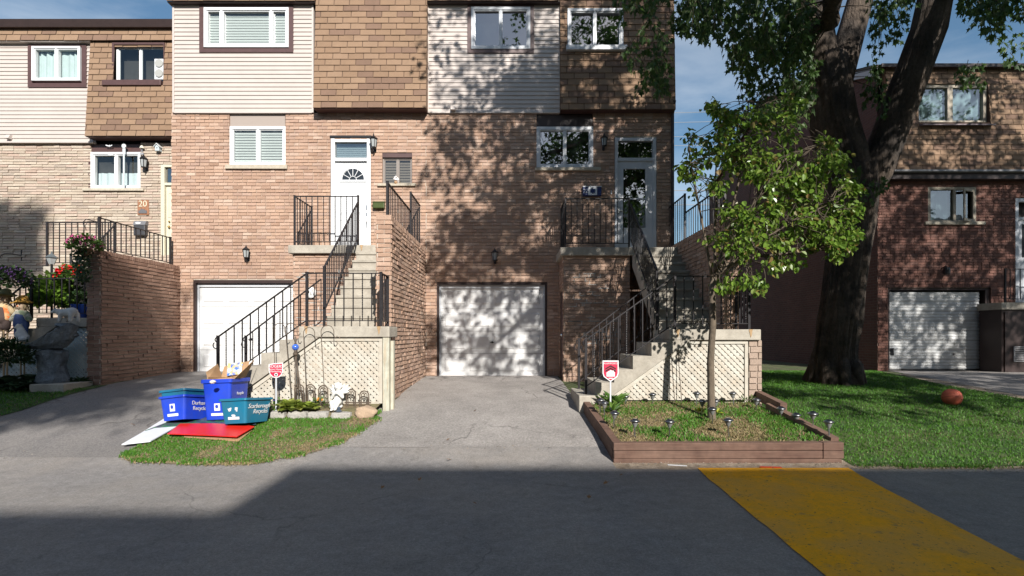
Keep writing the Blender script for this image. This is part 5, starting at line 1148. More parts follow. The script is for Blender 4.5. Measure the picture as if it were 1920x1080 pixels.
for c in cl:
    o = rnd.choice(sorted(sp, key=lambda l: (l - c).length)[:5])
    if (o - c).length > .55: o = c + (o - c) * (.35 / (o - c).length)
    tw.tube(arc_pts(o, c, .06, 4, .12, c.x * 7), [.006, .005, .004, .003, .002], 4, cap=False)
    d0 = (c - o).normalized() if (c - o).length > .05 else rdir()
    for i in range(rnd.randint(6, 12)):
        d = rdir(-.8, .35) + d0 * .5 + Vector((0, 0, -.35)); add_leaf(ml, c + rdir() * rnd.uniform(.02, .12), d, rnd.uniform(.048, .088), OVAL, fold=rnd.uniform(.15, .5), droop=rnd.uniform(.1, .5))
ml.build('crown', M_SAPL, t); tw.build('twig', M_BARKF, t)['kind'] = 'stuff'

# ---- street tree across the road at left: shades the buff house's corner
t = thing('street_tree', (-4.6, -5.5, 0), 'leafy street tree standing across the road', 'tree')
mb = MB(); mb.tube([(-4.6, -5.5, -.2), (-4.6, -5.5, 0), (-4.55, -5.5, 2), (-4.6, -5.4, 4.5), (-4.4, -5.3, 8), (-4.4, -5.3, 11)], [.34, .26, .22, .2, .13, .04], 10, jit=.1)
for k in range(14):
    z = 4.5 + k * .45; a = k * 2.4; mb.tube([(-4.5, -5.4, z), (-4.5 + 1.6 * math.cos(a), -5.4 + 1.5 * math.sin(a), z + 1.1)], [.09, .03], 6)
mb.build('trunk', M_BARKF, t, smooth=True); ml = MB()
for i in range(1250):     # where the shade falls on the left lawn, wing wall and buff wall
    u = rnd.random()
    if u < .34: x, y = rnd.uniform(-12, -6.6), rnd.uniform(7.4, 9.4); tgt = (x, y, gz(x, y)); pr = .9
    elif u < .52: x, y = rnd.uniform(-8, -4.5), rnd.uniform(6.6, 11); tgt = (x, y, gz(x, y)); pr = .34
    elif u < .78: px, py = rnd.uniform(-60, 215), rnd.uniform(470, 740); tgt = P(px, py, 9.3); pr = (0 if (px > 62 and py < 560) or (px < 62 and 535 < py < 650) else .95) if px < 170 else .6
    elif u < .9: px, py = rnd.uniform(180, 340), rnd.uniform(470, 720); tgt = P(px, py, 10.4 if px > 240 else 9.6); pr = .95 if (py - 480) > (px - 200) * 1.25 + 20 else .12
    else: px, py = rnd.uniform(-40, 75), rnd.uniform(395, 520); tgt = P(px, py, Y0); pr = .8
    if rnd.random() < pr: c = Vector(tgt) + S * (14.4 + rnd.uniform(-1.6, 1.4)); spray(ml, c, rnd.uniform(.3, .5), 26, .16, MAPLE)
ml.build('crown', M_MAPLE, t)

# ---- grass
M_GRASS = leaf_mat('grass_blade', [(.055, .175, .010), (.075, .21, .013), (.042, .135, .010), (.10, .225, .02), (.062, .185, .012)], .22, .55)
M_DRYG = leaf_mat('dry_grass_blade', [(.30, .225, .115), (.36, .28, .15), (.24, .18, .085), (.16, .165, .055)], .2, .7)
def grass(name, poly, n, zf, h=(.03, .06), dry=lambda x, y: 0, label=None, bare=lambda x, y: 0, wd=.0055, edge=None, n_edge=0):
    mb = MB(); xs = [p[0] for p in poly]; ys = [p[1] for p in poly]; k = 0; tries = 0
    while k < n + n_edge and tries < n * 8:
        tries += 1; on_edge = k >= n
        x, y = rnd.uniform(min(xs), max(xs)), rnd.uniform(min(ys), max(ys)); c = False; j = len(poly) - 1
        if on_edge:      # ragged tufts spilling over the rim
            i = rnd.randrange(len(edge) - 1); t_ = rnd.random(); x = edge[i][0] + (edge[i + 1][0] - edge[i][0]) * t_; y = edge[i][1] + (edge[i + 1][1] - edge[i][1]) * t_
            if mnoise.noise(Vector((x * 4, y * 4, 8))) < -.1: continue
            x += rnd.gauss(0, .035); y += rnd.gauss(0, .035)
        for i in range(len(poly)):
            if (poly[i][1] > y) != (poly[j][1] > y) and x < (poly[j][0] - poly[i][0]) * (y - poly[i][1]) / (poly[j][1] - poly[i][1]) + poly[i][0]: c = not c
            j = i
        if not on_edge and (not c or rnd.random() < bare(x, y)): continue
        k += 1; z = zf(x, y); a = rnd.random() * 2 * PI; hh = rnd.uniform(*h); ln = rnd.uniform(.2, 1.1) * hh; b = rnd.random() * 2 * PI
        dr = rnd.random() < dry(x, y); hh *= .6 if dr else 1; w_ = wd * rnd.uniform(.7, 1.4)
        ca, sa = math.cos(a) * w_, math.sin(a) * w_; tx, ty = math.cos(b) * ln, math.sin(b) * ln
        mb.add([(x - ca, y - sa, z - .005), (x + ca, y + sa, z - .005), (x + ca * .7 + tx * .4, y + sa * .7 + ty * .4, z + hh * .6), (x - ca * .7 + tx * .4, y - sa * .7 + ty * .4, z + hh * .6), (x + tx, y + ty, z + hh)], [(0, 1, 2, 3), (3, 2, 4)], int(dr))
    o = mb.build(name, [M_GRASS, M_DRYG]); tag(o, label, 'grass', kind='stuff'); return o
nz = lambda x, y, s, o=0: mnoise.noise(Vector((x * s, y * s, o)))
grass('lawn_grass', [(3.86, 5.62), (9.5, 5.50), (9.3, 6.4), (8.6, 8.2), (8.45, 9.8), (8.8, 11.5), (9.7, 13.4), (3.7, 13.5), (3.76, 8.4)], 88000, gz, (.022, .055), lambda x, y: .02 + .18 * sstep(.1, .5, nz(x, y, 1.3)) * (y < 7.2) + .40 * sstep(5.9, 5.6, y), 'green lawn under the big maple', wd=.0048, edge=[(3.86, 5.66), (9.5, 5.52)], n_edge=2600)
sheet('lawn_soil', [(5.66, 3.84, 9.6), (6.4, 3.82, 9.3), (8.2, 3.78, 8.6), (9.8, 3.75, 8.45), (13.55, 3.7, 9.7)], mat('lawn_thatch', (.035, .075, .014), .95, noise=[(4, .6, 1.4), (60, .5, 1.5)], bump=(50, .02), dirt=(1.5, (.11, .10, .04), .4, .10)), .012, ragged=.05)
pd = lambda x, y: min(.97, .30 + 1.1 * sstep(-.20, .16, nz(x * .7, y, 1.7, 4)) * sstep(7.5, 6.6, y) * sstep(3.5, 2.6, x) + .5 * sstep(.35, .1, abs(y - 7.5)) + .5 * math.exp(-((x - 2.75) ** 2 + (y - 6.55) ** 2) / .12))
grass('planter_grass', [(1.25, 5.87), (3.66, 5.87), (3.66, 7.7), (1.2, 7.66)], 21000, PZ, (.022, .052), pd, 'patchy half-dry grass inside the timber planter', lambda x, y: .55 * sstep(.0, .25, nz(x, y, 2.2, 9)))
gp = [G(236, 852)[:2], G(262, 868)[:2], G(400, 873)[:2], G(480, 870)[:2], G(562, 856)[:2], G(645, 830)[:2], G(703, 792)[:2], G(708, 774)[:2], G(600, 772)[:2], G(520, 772)[:2], G(430, 752)[:2], G(330, 800)[:2]]
grass('verge_grass', gp, 30000, lambda x, y: gz(x, y) + .022, (.016, .04), lambda x, y: min(.95, .14 + .85 * sstep(.05, .32, nz(x, y, 1.9, 7)) + .3 * sstep(6.0, 5.7, y) + .75 * math.exp(-((x + 2.75) ** 2 / .35 + (y - 6.15) ** 2 / .10))), 'scruffy grass patch between the two driveways', lambda x, y: .6 * sstep(.15, .4, nz(x, y, 2.4, 12)), edge=gp[:8], n_edge=2600)
mb = MB(); cx, cy = sum(p[0] for p in gp) / len(gp), sum(p[1] for p in gp) / len(gp); ring_ = []
for a, b in zip(gp, gp[1:] + gp[:1]):
    for i in range(6): ring_.append((a[0] + (b[0] - a[0]) * i / 6, a[1] + (b[1] - a[1]) * i / 6))
n = len(ring_)
for s in (0, .25, .5, .75, .92, 1.02):
    for x, y in ring_:
        j = .05 * nz(x, y, 5) if s > 1 else 0; X_, Y_ = cx + (x - cx) * (s + j), cy + (y - cy) * (s + j); mb.v.append((X_, Y_, gz(X_, Y_) + .016 + (.012 if s < 1 else 0)))
for r in range(5):
    for i in range(n): mb.f.append((r * n + i, r * n + (i + 1) % n, (r + 1) * n + (i + 1) % n, (r + 1) * n + i)); mb.m.append(0)
mb.build('verge_soil', M_SOIL, smooth=True)['kind'] = 'structure'
grass('left_lawn_grass', [(-13, 6.4), (-7.6, 6.9), (-7.42, 7.6), (-7.48, 8.9), (-13, 9.6)], 20000, gz, (.03, .06), lambda x, y: .12, 'shaded lawn beside the left driveway')
sheet('lawn_soil', [(6.4, -14, -8.4), (6.9, -14, -7.6), (7.6, -14, -7.40), (9.25, -14, -7.45)], MATS['lawn_thatch'], .014, ragged=.03)
BZ = lambda x, y: lerp_tab([(7.24, .29), (7.38, .38), (7.8, .46)], y)
sheet('flower_bed', [(7.26, -3.45, -2.05), (7.9, -4.0, -2.0)], M_SOIL, .0, zf=BZ, sub=.08)
sheet('flower_bed', [(8.9, -14, -8.0), (9.7, -14, -7.86), (12.2, -14, -7.86)], mat('dark_bed_soil', (.05, .038, .025), .95, noise=(30, .5, 1.5), bump=(30, .03)), .03, zf=gz)
# ------------------------------------------------------------------ recycling boxes on cardboard, at the end of the left drive
M_BLUE = mat('blue_plastic', (.012, .055, .55), .38, noise=(3, .88, 1.08), dirt=(7, (.05, .08, .3), .3, .12))
M_TEAL = mat('teal_plastic', (.008, .155, .27), .40, noise=(3, .85, 1.1), dirt=(6, (.05, .12, .16), .35, .12))
M_WLAB = mat('white_label', (.72, .72, .72), .5)
M_CARD = mat('cardboard', (.42, .26, .14), .85, noise=(6, .85, 1.1), wave=((60, 3, 3), (.34, .2, .1), .4))
M_BLUEL = mat('label_blue', (.02, .06, .4), .5)
def tub(mb, l0, w0, l1, w1, h, th=.008, rim=.03, rimh=.035):
    """open tapered tub, bottom l0 x w0, top l1 x w1, rounded corners, rolled rim"""
    def rr(l, w, r=.035, n=4):
        p = []
        for cx, cy, a0 in ((l / 2 - r, w / 2 - r, 0), (-l / 2 + r, w / 2 - r, 90), (-l / 2 + r, -w / 2 + r, 180), (l / 2 - r, -w / 2 + r, 270)):
            for i in range(n + 1): a = R(a0 + 90 * i / n); p.append((cx + r * math.cos(a), cy + r * math.sin(a)))
        return p
    lv = [(l0, w0, 0), (l1 - .01, w1 - .01, h - rimh - .001), (l1 + rim * .5, w1 + rim * .5, h - rimh - .002), (l1 + rim, w1 + rim, h - rimh), (l1 + rim, w1 + rim, h - .005), (l1 + rim * .7, w1 + rim * .7, h), (l1 - th, w1 - th, h), (l1 - 2 * th, w1 - 2 * th, h - .01), (l0 - 2 * th, w0 - 2 * th, th)]
    b = len(mb.v); k = None
    for l, w, z in lv:
        r = rr(l, w); k = len(r); mb.v += [(x, y, z) for x, y in r]
    for i in range(len(lv) - 1):
        for j in range(k): mb.f.append((b + i * k + j, b + i * k + (j + 1) % k, b + (i + 1) * k + (j + 1) % k, b + (i + 1) * k + j)); mb.m.append(0)
    mb.f.append(tuple(b + j for j in range(k))[::-1]); mb.m.append(0); e = b + (len(lv) - 1) * k; mb.f.append(tuple(e + j for j in range(k))); mb.m.append(0)
def place(root, loc, rz, tilt=(0, 0)): root.location = loc; root.rotation_euler = (R(tilt[0]), R(tilt[1]), R(rz))
def face_mat(l0, l1, h, side, w0, w1):
    """loc(u,z) and rotation for something stuck to a tub's -y (long) or -x (end) face"""
    if side == 'end': ang = math.atan2((l1 - l0) / 2, h); return (lambda u, z: (-(l0 / 2 + (l1 - l0) / 2 * z / h) - .004, -u, z)), (PI / 2 + ang * 0, 0, -PI / 2), ang
    ang = math.atan2((w1 - w0) / 2, h); return (lambda u, z: (u, -(w0 / 2 + (w1 - w0) / 2 * z / h) - .004, z)), (PI / 2, 0, 0), ang
def sticker(mb, f, u0, u1, z0, z1, e=0): a = [f(u0, z0), f(u1, z0), f(u1, z1), f(u0, z1)]; mb.quad(*a)
def recycling_box(label, material, l, w, h, loc, rz, tilt, words, symbol, tall=False, shear=0):
    t = thing('recycling_box', (0, 0, 0), label, 'recycling box', 'recycling boxes at the kerb')
    l0, w0 = (l * .84, w * .84) if not tall else (l * .86, w * .84)
    mb = MB(); tub(mb, l0, w0, l, w, h, rimh=.03 if not tall else .05); mb.build('tub', material, t, smooth=False)
    fe, re, ae = face_mat(l0, l, h, 'end', w0, w); fs, rs, as_ = face_mat(l0, l, h, 'side', w0, w)
    hh = h if not tall else h * .62
    if symbol: m = MB(); sticker(m, fe, -.085, .085, hh * .16, hh * .16 + .035); m.build('label', M_WLAB, t)
    if symbol is None: pass
    elif symbol == 'arrows':
        for k in range(3):
            m = MB(); a = 2 * PI * k / 3 + .5; c = (hh * .48)
            pts = [(.055, -.45), (.075, .05), (.085, .05), (.058, .42), (.028, .05), (.040, .05), (.038, -.35)]
            m.poly([fe(r * math.cos(a + th * 1.3) * 1.1, c + r * math.sin(a + th * 1.3) * 1.1) for r, th in pts]); m.build('recycling_arrow', M_WLAB, t)
    else:
        m = MB(); sticker(m, fe, -.04, .04, hh * .36, hh * .36 + .10); m.build('label', M_WLAB, t)
        m = MB(); g = lambda u, z: (fe(u, z)[0] - .003, fe(u, z)[1], z); m.poly([g(-.004 + .022 * math.cos(i * PI / 6), hh * .36 + .058 + .026 * math.sin(i * PI / 6)) for i in range(12)]); m.build('emblem', M_BLUEL, t)
    for k, (tx, sz) in enumerate(words):
        o = text('lettering', tx, sz, M_WLAB, t, (0, 0, 0), ext=.001, shear=shear); p = fs(.03 * k, h * (.66 - .22 * k) if not tall else h * (.62 - .1 * k))
        o.location = (p[0], p[1] - .004, p[2]); o.rotation_euler = (PI / 2 + as_ * -1 if False else PI / 2 - as_ * 0 + as_, 0, R(0))
    place(t, loc, rz, tilt); return t
def gpt(px, py, dz=0): x, y, z = G(px, py); return (x, y, z + dz)
# tall blue box
RZ = 81
def local_up(rz, tilt, d): return Matrix.Rotation(R(rz), 3, 'Z') @ (Matrix.Rotation(R(tilt[1]), 3, 'Y') @ (Matrix.Rotation(R(tilt[0]), 3, 'X') @ Vector((0, 0, d))))
recycling_box('tall bright blue recycling box holding a torn cardboard box', M_BLUE, .52, .40, .56, gpt(425, 790, .05), RZ + 10, (-2, 3), [('Recycle', .06)], 'sheet', True)
tl = (-7, 9); p0 = Vector(gpt(350, 797, .07))
recycling_box('bright blue recycling box with a teal box nested in its top', M_BLUE, .52, .40, .33, p0, RZ - 2, tl, [('Durham', .075), ('Recycles', .075)], 'sheet')
recycling_box('empty teal recycling box nested inside the leftmost blue one', M_TEAL, .515, .395, .33, p0 + local_up(RZ - 2, tl, .085), RZ - 2, tl, [], None)
recycling_box('teal recycling box with white script, at the right on the boards', M_TEAL, .54, .40, .33, gpt(462, 803, .08), RZ - 2, (-4, 6), [('Scarborough', .085), ('Recycles', .085)], 'arrows', shear=.35)
# torn cardboard box standing in the tall one
bx, by, bz = gpt(425, 790, .05)
t = thing('cardboard_box', (bx, by, bz + .45), 'torn open brown cardboard box stuffed into the tall blue box', 'cardboard box')
rot = Matrix.Rotation(R(1), 3, 'Z'); qq = lambda x, y, z: tuple(Vector((bx, by, bz)) + rot @ Vector((x * .82, y * 1.2, z)))
def flap(name, pts, parent=t, th=.006): mb = MB(); n = (Vector(pts[1]) - Vector(pts[0])).cross(Vector(pts[2]) - Vector(pts[0])).normalized() * th; mb.prism(pts, n); return mb.build(name, M_CARD, parent)
mb = MB()
for a, b in (((-.20, -.15), (.21, -.15)), ((.21, -.15), (.21, .15)), ((.21, .15), (-.20, .15)), ((-.20, .15), (-.20, -.15))):
    mb.hexa([qq(*a, .3), qq(*b, .3), qq(b[0] * .97, b[1] * .97, .3), qq(a[0] * .97, a[1] * .97, .3)], [qq(*a, .56), qq(*b, .60), qq(b[0] * .97, b[1] * .97, .60), qq(a[0] * .97, a[1] * .97, .56)])
mb.build('walls', M_CARD, t)
flap('flap', [qq(-.21, .14, .56), qq(.22, .14, .58), qq(.25, .20, .80), qq(-.19, .19, .72)])
flap('flap', [qq(.22, -.15, .56), qq(.22, .15, .58), qq(.33, .20, .82), qq(.28, -.12, .62)])
flap('flap', [qq(-.20, -.15, .56), qq(-.20, .15, .56), qq(-.30, .17, .76), qq(-.29, -.08, .66)])
flap('flap', [qq(-.18, -.14, .56), qq(.20, -.14, .57), qq(.17, -.06, .53), qq(-.14, -.05, .53)])
mb = MB(); o = Vector(qq(.02, .17, .66)); ax = rot @ Vector((.8, .1, .12)); ay = rot @ Vector((-.1, .3, .75)); az = rot @ Vector((.1, -.7, .3))
mb.hexa([tuple(o - ax * .12 - ay * .10 + az * .0), tuple(o + ax * .12 - ay * .10), tuple(o + ax * .12 - ay * .10 + az * .06), tuple(o - ax * .12 - ay * .10 + az * .06)], [tuple(o - ax * .12 + ay * .14), tuple(o + ax * .14 + ay * .12), tuple(o + ax * .14 + ay * .12 + az * .06), tuple(o - ax * .12 + ay * .14 + az * .06)])
t2 = thing('packaging', tuple(o), 'white and blue printed packet sticking out behind the torn cardboard', 'packaging'); mb.build('packet', mat('printed_packet', (.62, .66, .72), .5, dirt=[(11, (.03, .12, .5), .95, .03), (17, (.7, .5, .05), .7, .02)]), t2)
# paper scraps
for (px, py, dz), lb in zip(((399, 716, .0), (336, 746, .0)), ('crumpled white scrap on the rim of the tall blue box', 'beige paper scrap lying in the nested teal box')):
    x, y, z = P(px, py, 6.75 if px > 380 else 7.0); mb = MB(); bm = bmesh.new(); bmesh.ops.create_icosphere(bm, subdivisions=2, radius=.035)
    for v in bm.verts: v.co = Vector((x + v.co.x * 1.1 * (1 + .5 * mnoise.noise(v.co * 60)), y + v.co.y, z + v.co.z * .7 * (1 + .6 * mnoise.noise(v.co * 70))))
    mb.frombm(bm); tag(mb.build('paper_scrap', mat('scrap_white', (.68, .62, .54), .8)), lb, 'paper scrap', 'paper scraps in the recycling')
# boards lying under the boxes
def board(name, pxs, material, label, th=.012, dz=.02, cat='cardboard sheet', parts=()):
    mb = MB(); pts = [Vector(G(*p)) + Vector((0, 0, dz + .028)) for p in pxs]
    mb.prism(pts, (0, 0, th)); return tag(mb.build(name, material), label, cat, 'flattened boards under the recycling')
M_RED = mat('red_print', (.62, .022, .012), .35, noise=(3, .9, 1.08))
M_NAVYB = mat('dark_print', (.03, .035, .075), .45, dirt=[(9, (.10, .10, .13), .7, .08), (14, (.02, .25, .05), .5, .03)])
M_WB = mat('white_board', (.66, .68, .72), .45, noise=(4, .92, 1.05))
board('cardboard_sheet', [(345, 826), (400, 830), (447, 834), (474, 812), (400, 800), (345, 806)], M_CARD, 'plain brown cardboard sheet lowest in the pile under the red one', dz=.012, th=.008)
board('printed_sheet', [(228, 843), (282, 837), (336, 806), (362, 806), (360, 792), (310, 792), (262, 823)], M_WB, 'white foam board pointing left off the pile', dz=.028, th=.012)
board('printed_sheet', [(290, 812), (345, 808), (480, 806), (478, 795), (390, 792), (330, 795), (272, 818)], M_NAVYB, 'dark navy printed sheet lying under the blue boxes', dz=.042, th=.006)
board('printed_sheet', [(314, 826), (338, 806.5), (400, 806), (466, 810), (477, 812), (444, 832), (390, 829)], M_RED, 'glossy red printed sheet on top in front of the boxes', dz=.052, th=.010)
x, y, z = G(459, 815); mb = MB(); mb.add([(x - .06, y - .03, z + .0655), (x + .05, y - .02, z + .0655), (x + .08, y + .07, z + .0655), (x - .03, y + .06, z + .0655)], [(0, 1, 2, 3)])
x, y, z = G(486, 745)
t = thing('paper_bag', (x, y, z), 'stained white paper bag standing behind the tall blue box', 'paper bag')
mb = MB(); bm = bmesh.new(); bmesh.ops.create_cube(bm, size=1); bmesh.ops.subdivide_edges(bm, edges=bm.edges[:], cuts=4, use_grid_fill=True)
for v in bm.verts: n_ = mnoise.noise(v.co * 4); v.co = Vector((x + v.co.x * .26 * (1 + .2 * n_), y + v.co.y * .16 * (1 + .3 * n_), z + (v.co.z + .5) * .36 * (1 + .1 * n_)))
mb.frombm(bm); mb.build('bag', mat('bag_paper', (.62, .55, .46), .8, dirt=(7, (.45, .22, .08), .7, .06)), t)

# ------------------------------------------------------------------ yard signs
def BD(px, Y): x = (px - 960) / F * Y; return (x, Y, BZ(x, Y))
def yard_sign(px, pytop, pybot, Y, w_px, label, outline, build):
    x, _, zt = P(px, pytop, Y); zb = BZ(x, Y) if px < 900 else PZ(x, Y)
    t = thing('yard_sign', (x, Y, zb), label, 'yard sign', 'security yard signs')
    k = Y / F; h = (pybot - pytop) * k; wd = w_px * k
    sh = lambda s, y0, d, m, nm: (lambda mb: (mb.prism([(x + a * wd * s, Y + y0, zt - h / 2 + (b) * h * s) for a, b in outline], (0, d, 0)), mb.build(nm, m, t))[1])(MB())
    mb = MB(); mb.bar((x, Y + .015, zb - .05), (x, Y + .015, zt - h * .6), .012, .02); mb.build('stake', M_GREYW, t)
    sh(1, .004, .006, M_WLAB, 'sign_plate'); sh(.88, .0015, .002, mat('sign_red', (.50, .018, .06), .45), 'sign_face')
    build(t, x, Y, zt, h, wd); return t
shield = [(-.5, .40), (-.15, .46), (.5, .5), (.5, -.05), (.42, -.28), (.22, -.44), (0, -.5), (-.22, -.44), (-.42, -.25), (-.5, 0)]
def s1(t, x, Y, zt, h, w_):
    text('lettering', 'ROGERS', .058, M_WLAB, t, (x, Y - .001, zt - h * .24), ext=.001); text('lettering', 'Smart Home', .036, M_WLAB, t, (x, Y - .001, zt - h * .43), ext=.001); text('lettering', 'Monitoring', .036, M_WLAB, t, (x, Y - .001, zt - h * .57), ext=.001)
    mb = MB(); mb.lathe([(.026, 0), (.026, .002), (.014, .002), (.014, 0)], (x + .005, Y - .001, zt - h * .78), 16, ax='y'); mb.build('emblem', M_WLAB, t)
yard_sign(517, 680, 709, 7.35, 27, 'small red shield-shaped alarm sign among garden stakes by the left stairs', shield, s1)
badge = [(-.5, .5), (.5, .5), (.5, -.1), (.43, -.26), (0, -.5), (-.43, -.26), (-.5, -.1)]
def s2(t, x, Y, zt, h, w_):
    text('lettering', 'ALARMFORCE', .032, M_WLAB, t, (x, Y - .001, zt - h * .14), ext=.001)
    mb = MB()
    for dz in (.30, .41):
        mb.prism([(x + a * w_, Y - .0012, zt - h * dz + b * h) for a, b in ((-.33, -.06), (0, .08), (.33, -.06), (.33, -.13), (0, .01), (-.33, -.13))], (0, .002, 0))
    mb.build('chevron', M_BLACK, t)
    mb = MB(); mb.prism([(x + a * w_, Y - .003, zt - h * .62 + b * h) for a, b in ((-.26, -.13), (.26, -.13), (.26, .06), (.19, .10), (.19, .15), (.12, .15), (.12, .135), (0, .17), (-.26, .06))], (0, .002, 0)); mb.build('house_emblem', M_WLAB, t)
    mb = MB(); mb.box(x - .03, x + .03, Y - .0015, Y + .001, zt - h * .85, zt - h * .81); mb.build('mark', M_WLAB, t)
yard_sign(1145, 676, 716, 7.2, 30, 'red and white pentagon alarm sign on a stake in the planter corner', badge, s2)

# ------------------------------------------------------------------ garden in front of the left lattice
def hook(px, pytop, pxb, pyb, Y, label, w_px=26, side=1):
    x, _, zt = P(px, pytop, Y); xb, _, _ = P(pxb, pyb, Y); zb = BZ(xb, Y); k = Y / F; w_ = w_px * k
    mb = MB(); r = w_ / 2; s = side
    pts = [(xb, Y, zb - .05), (xb + (x - xb) * .5, Y, (zb + zt - r) / 2), (x, Y, zt - r)] + [(x + s * (r - r * math.cos(a)), Y, zt - r + r * math.sin(a)) for a in [i * PI / 10 for i in range(1, 11)]]
    e = pts[-1]; pts += [(e[0], Y, e[2] - .05), (e[0] + s * .012, Y, e[2] - .085), (e[0] + s * .035, Y, e[2] - .09), (e[0] + s * .05, Y, e[2] - .06)]
    mb.tube(pts, .006, 6); return tag(mb.build('plant_hook', mat('rusty_iron', (.10, .075, .055), .6, noise=(20, .5, 1.5)), smooth=True), label, 'plant hook', 'shepherd hooks by the left stairs')
hook(514, 606, 516, 744, 7.44, 'shepherd hook rising directly behind the small red shield sign', 20)
hook(535, 606, 548, 736, 7.46, 'shepherd hook leaning left, next to the blue glass stake', 22)
hook(569, 614, 576, 738, 7.50, 'shepherd hook between the blue glass stake and the angel', 21)
hook(602, 610, 610, 735, 7.52, 'shepherd hook just left of the white angel, standing tallest at its arch', 24)
for px, lb in ((1261, 'thin dark garden rod leaning on the right lattice, nearer the steps'), (1274, 'thin dark garden rod leaning on the right lattice, nearer the sapling')):
    a, b = P(px - 3, 657, 7.70), P(px + 4, 752, 7.62); mb = MB(); mb.tube([a, b], .006, 6); tag(mb.build('garden_rod', MATS['rusty_iron']), lb, 'garden rod')
x, _, z = P(554, 651, 7.45); zb = BZ(x, 7.45)
t = thing('garden_stake', (x, 7.45, zb), 'rusty garden stake topped by a blue glass ball with a tripod', 'garden ornament')
mb = MB(); mb.tube([(x - .005, 7.45, zb - .05), (x - .003, 7.45, z - .05)], .010, 6); mb.tube([(x + .01, 7.45, z - .14), (x + .14, 7.40, zb)], .009, 6); mb.tube([(x + .012, 7.45, z - .1), (x + .03, 7.51, zb)], .008, 6); mb.lathe([(.02, z - .13), (.04, z - .10), (.02, z - .06), (.03, z - .045)], (x, 7.45, 0), 10); mb.lathe([(.022, z + .045), (.012, z + .07), (.02, z + .10), (.006, z + .16)], (x, 7.45, 0), 8); mb.build('stand', MATS['rusty_iron'], t, smooth=True)
mb = MB(); mb.ball((x, 7.45, z), .05, 18); mb.build('glass_ball', mat('blue_glass', (.05, .13, .52), .12, spec=.8, dirt=(14, (.25, .35, .65), .6, .08)), t, smooth=True)

def blob(name, parts, material, parent=None, vox=.012, smooth=True, jitter=0):
    """one continuous surface grown round capsules (a, b, ra, rb) and ellipsoids (c, (rx,ry,rz))"""
    mb = MB()
    for p in parts:
        if len(p) == 2: mb.ball(p[0], p[1], 14)
        else:
            a, b, ra, rb = p; mb.tube([a, b], [ra, rb], 12); mb.ball(a, ra * .99, 12); mb.ball(b, rb * .99, 12)
    o = mb.build(name, material, parent, smooth=smooth); m = o.modifiers.new('join', 'REMESH'); m.mode = 'VOXEL'; m.voxel_size = vox; m.use_smooth_shade = smooth
    s = o.modifiers.new('smooth', 'SMOOTH'); s.factor = .5; s.iterations = 3
    if jitter:
        tx = bpy.data.textures.get('lumps') or bpy.data.textures.new('lumps', 'CLOUDS'); tx.noise_scale = .10; d = o.modifiers.new('lumps', 'DISPLACE'); d.texture = tx; d.strength = jitter; d.texture_coords = 'GLOBAL'
    return o
# white angel
ax, ay, az = BD(633, 7.44); k = .375 / .375
A = lambda x, y, z: (ax + x, ay + y, az + z)
M_ANG = mat('white_plaster', (.74, .73, .70), .7, noise=(18, .85, 1.06), bump=(45, .006))
t = thing('angel_statue', (ax, ay, az), 'white plaster cherub seated with folded wings beside the edging', 'statue')
blob('figure', [(A(-.02, .02, .10), (.085, .075, .07)), (A(-.01, .03, .14), A(0, .04, .25), .058, .055), (A(0, .02, .335), (.05, .05, .056)), (A(-.045, .0, .11), A(-.06, -.08, .115), .042, .034), (A(-.06, -.08, .115), A(-.055, -.075, .02), .032, .022), (A(.03, .0, .11), A(.045, -.085, .125), .042, .034), (A(.045, -.085, .125), A(.0, -.085, .03), .032, .022), (A(-.055, -.10, .012), (.022, .04, .014)), (A(0, -.11, .02), (.022, .04, .014)),
                (A(-.05, .02, .25), A(-.075, -.04, .18), .026, .021), (A(-.075, -.04, .18), A(-.02, -.08, .25), .021, .017), (A(.05, .02, .25), A(.085, -.03, .19), .026, .021), (A(.085, -.03, .19), A(.03, -.075, .255), .021, .017), (A(.005, -.08, .262), (.026, .02, .02)), (A(0, -.03, .33), (.012, .012, .012)), (A(0, .04, .29), A(0, .03, .30), .03, .03), (A(-.03, .02, .05), (.10, .09, .05)),
                (A(-.03, .02, .375), (.026, .03, .022)), (A(.03, .03, .375), (.026, .03, .022)), (A(0, .04, .385), (.03, .03, .02)), (A(-.045, .04, .345), (.02, .03, .025)), (A(.045, .045, .345), (.02, .03, .025))], M_ANG, t, .0055)
mb = MB()
for s in (-1, 1):
    for i, (a, l) in enumerate(((75, .13), (52, .15), (28, .14), (5, .11))):
        c = Vector(A(s * .035, .075, .25)); d = Vector((s * math.cos(R(a)), .25, math.sin(R(a)))).normalized(); mb.tube([c, c + d * l * .6, c + d * l], [.028, .026, .006], 8)
mb.build('wing', M_ANG, t, smooth=True)
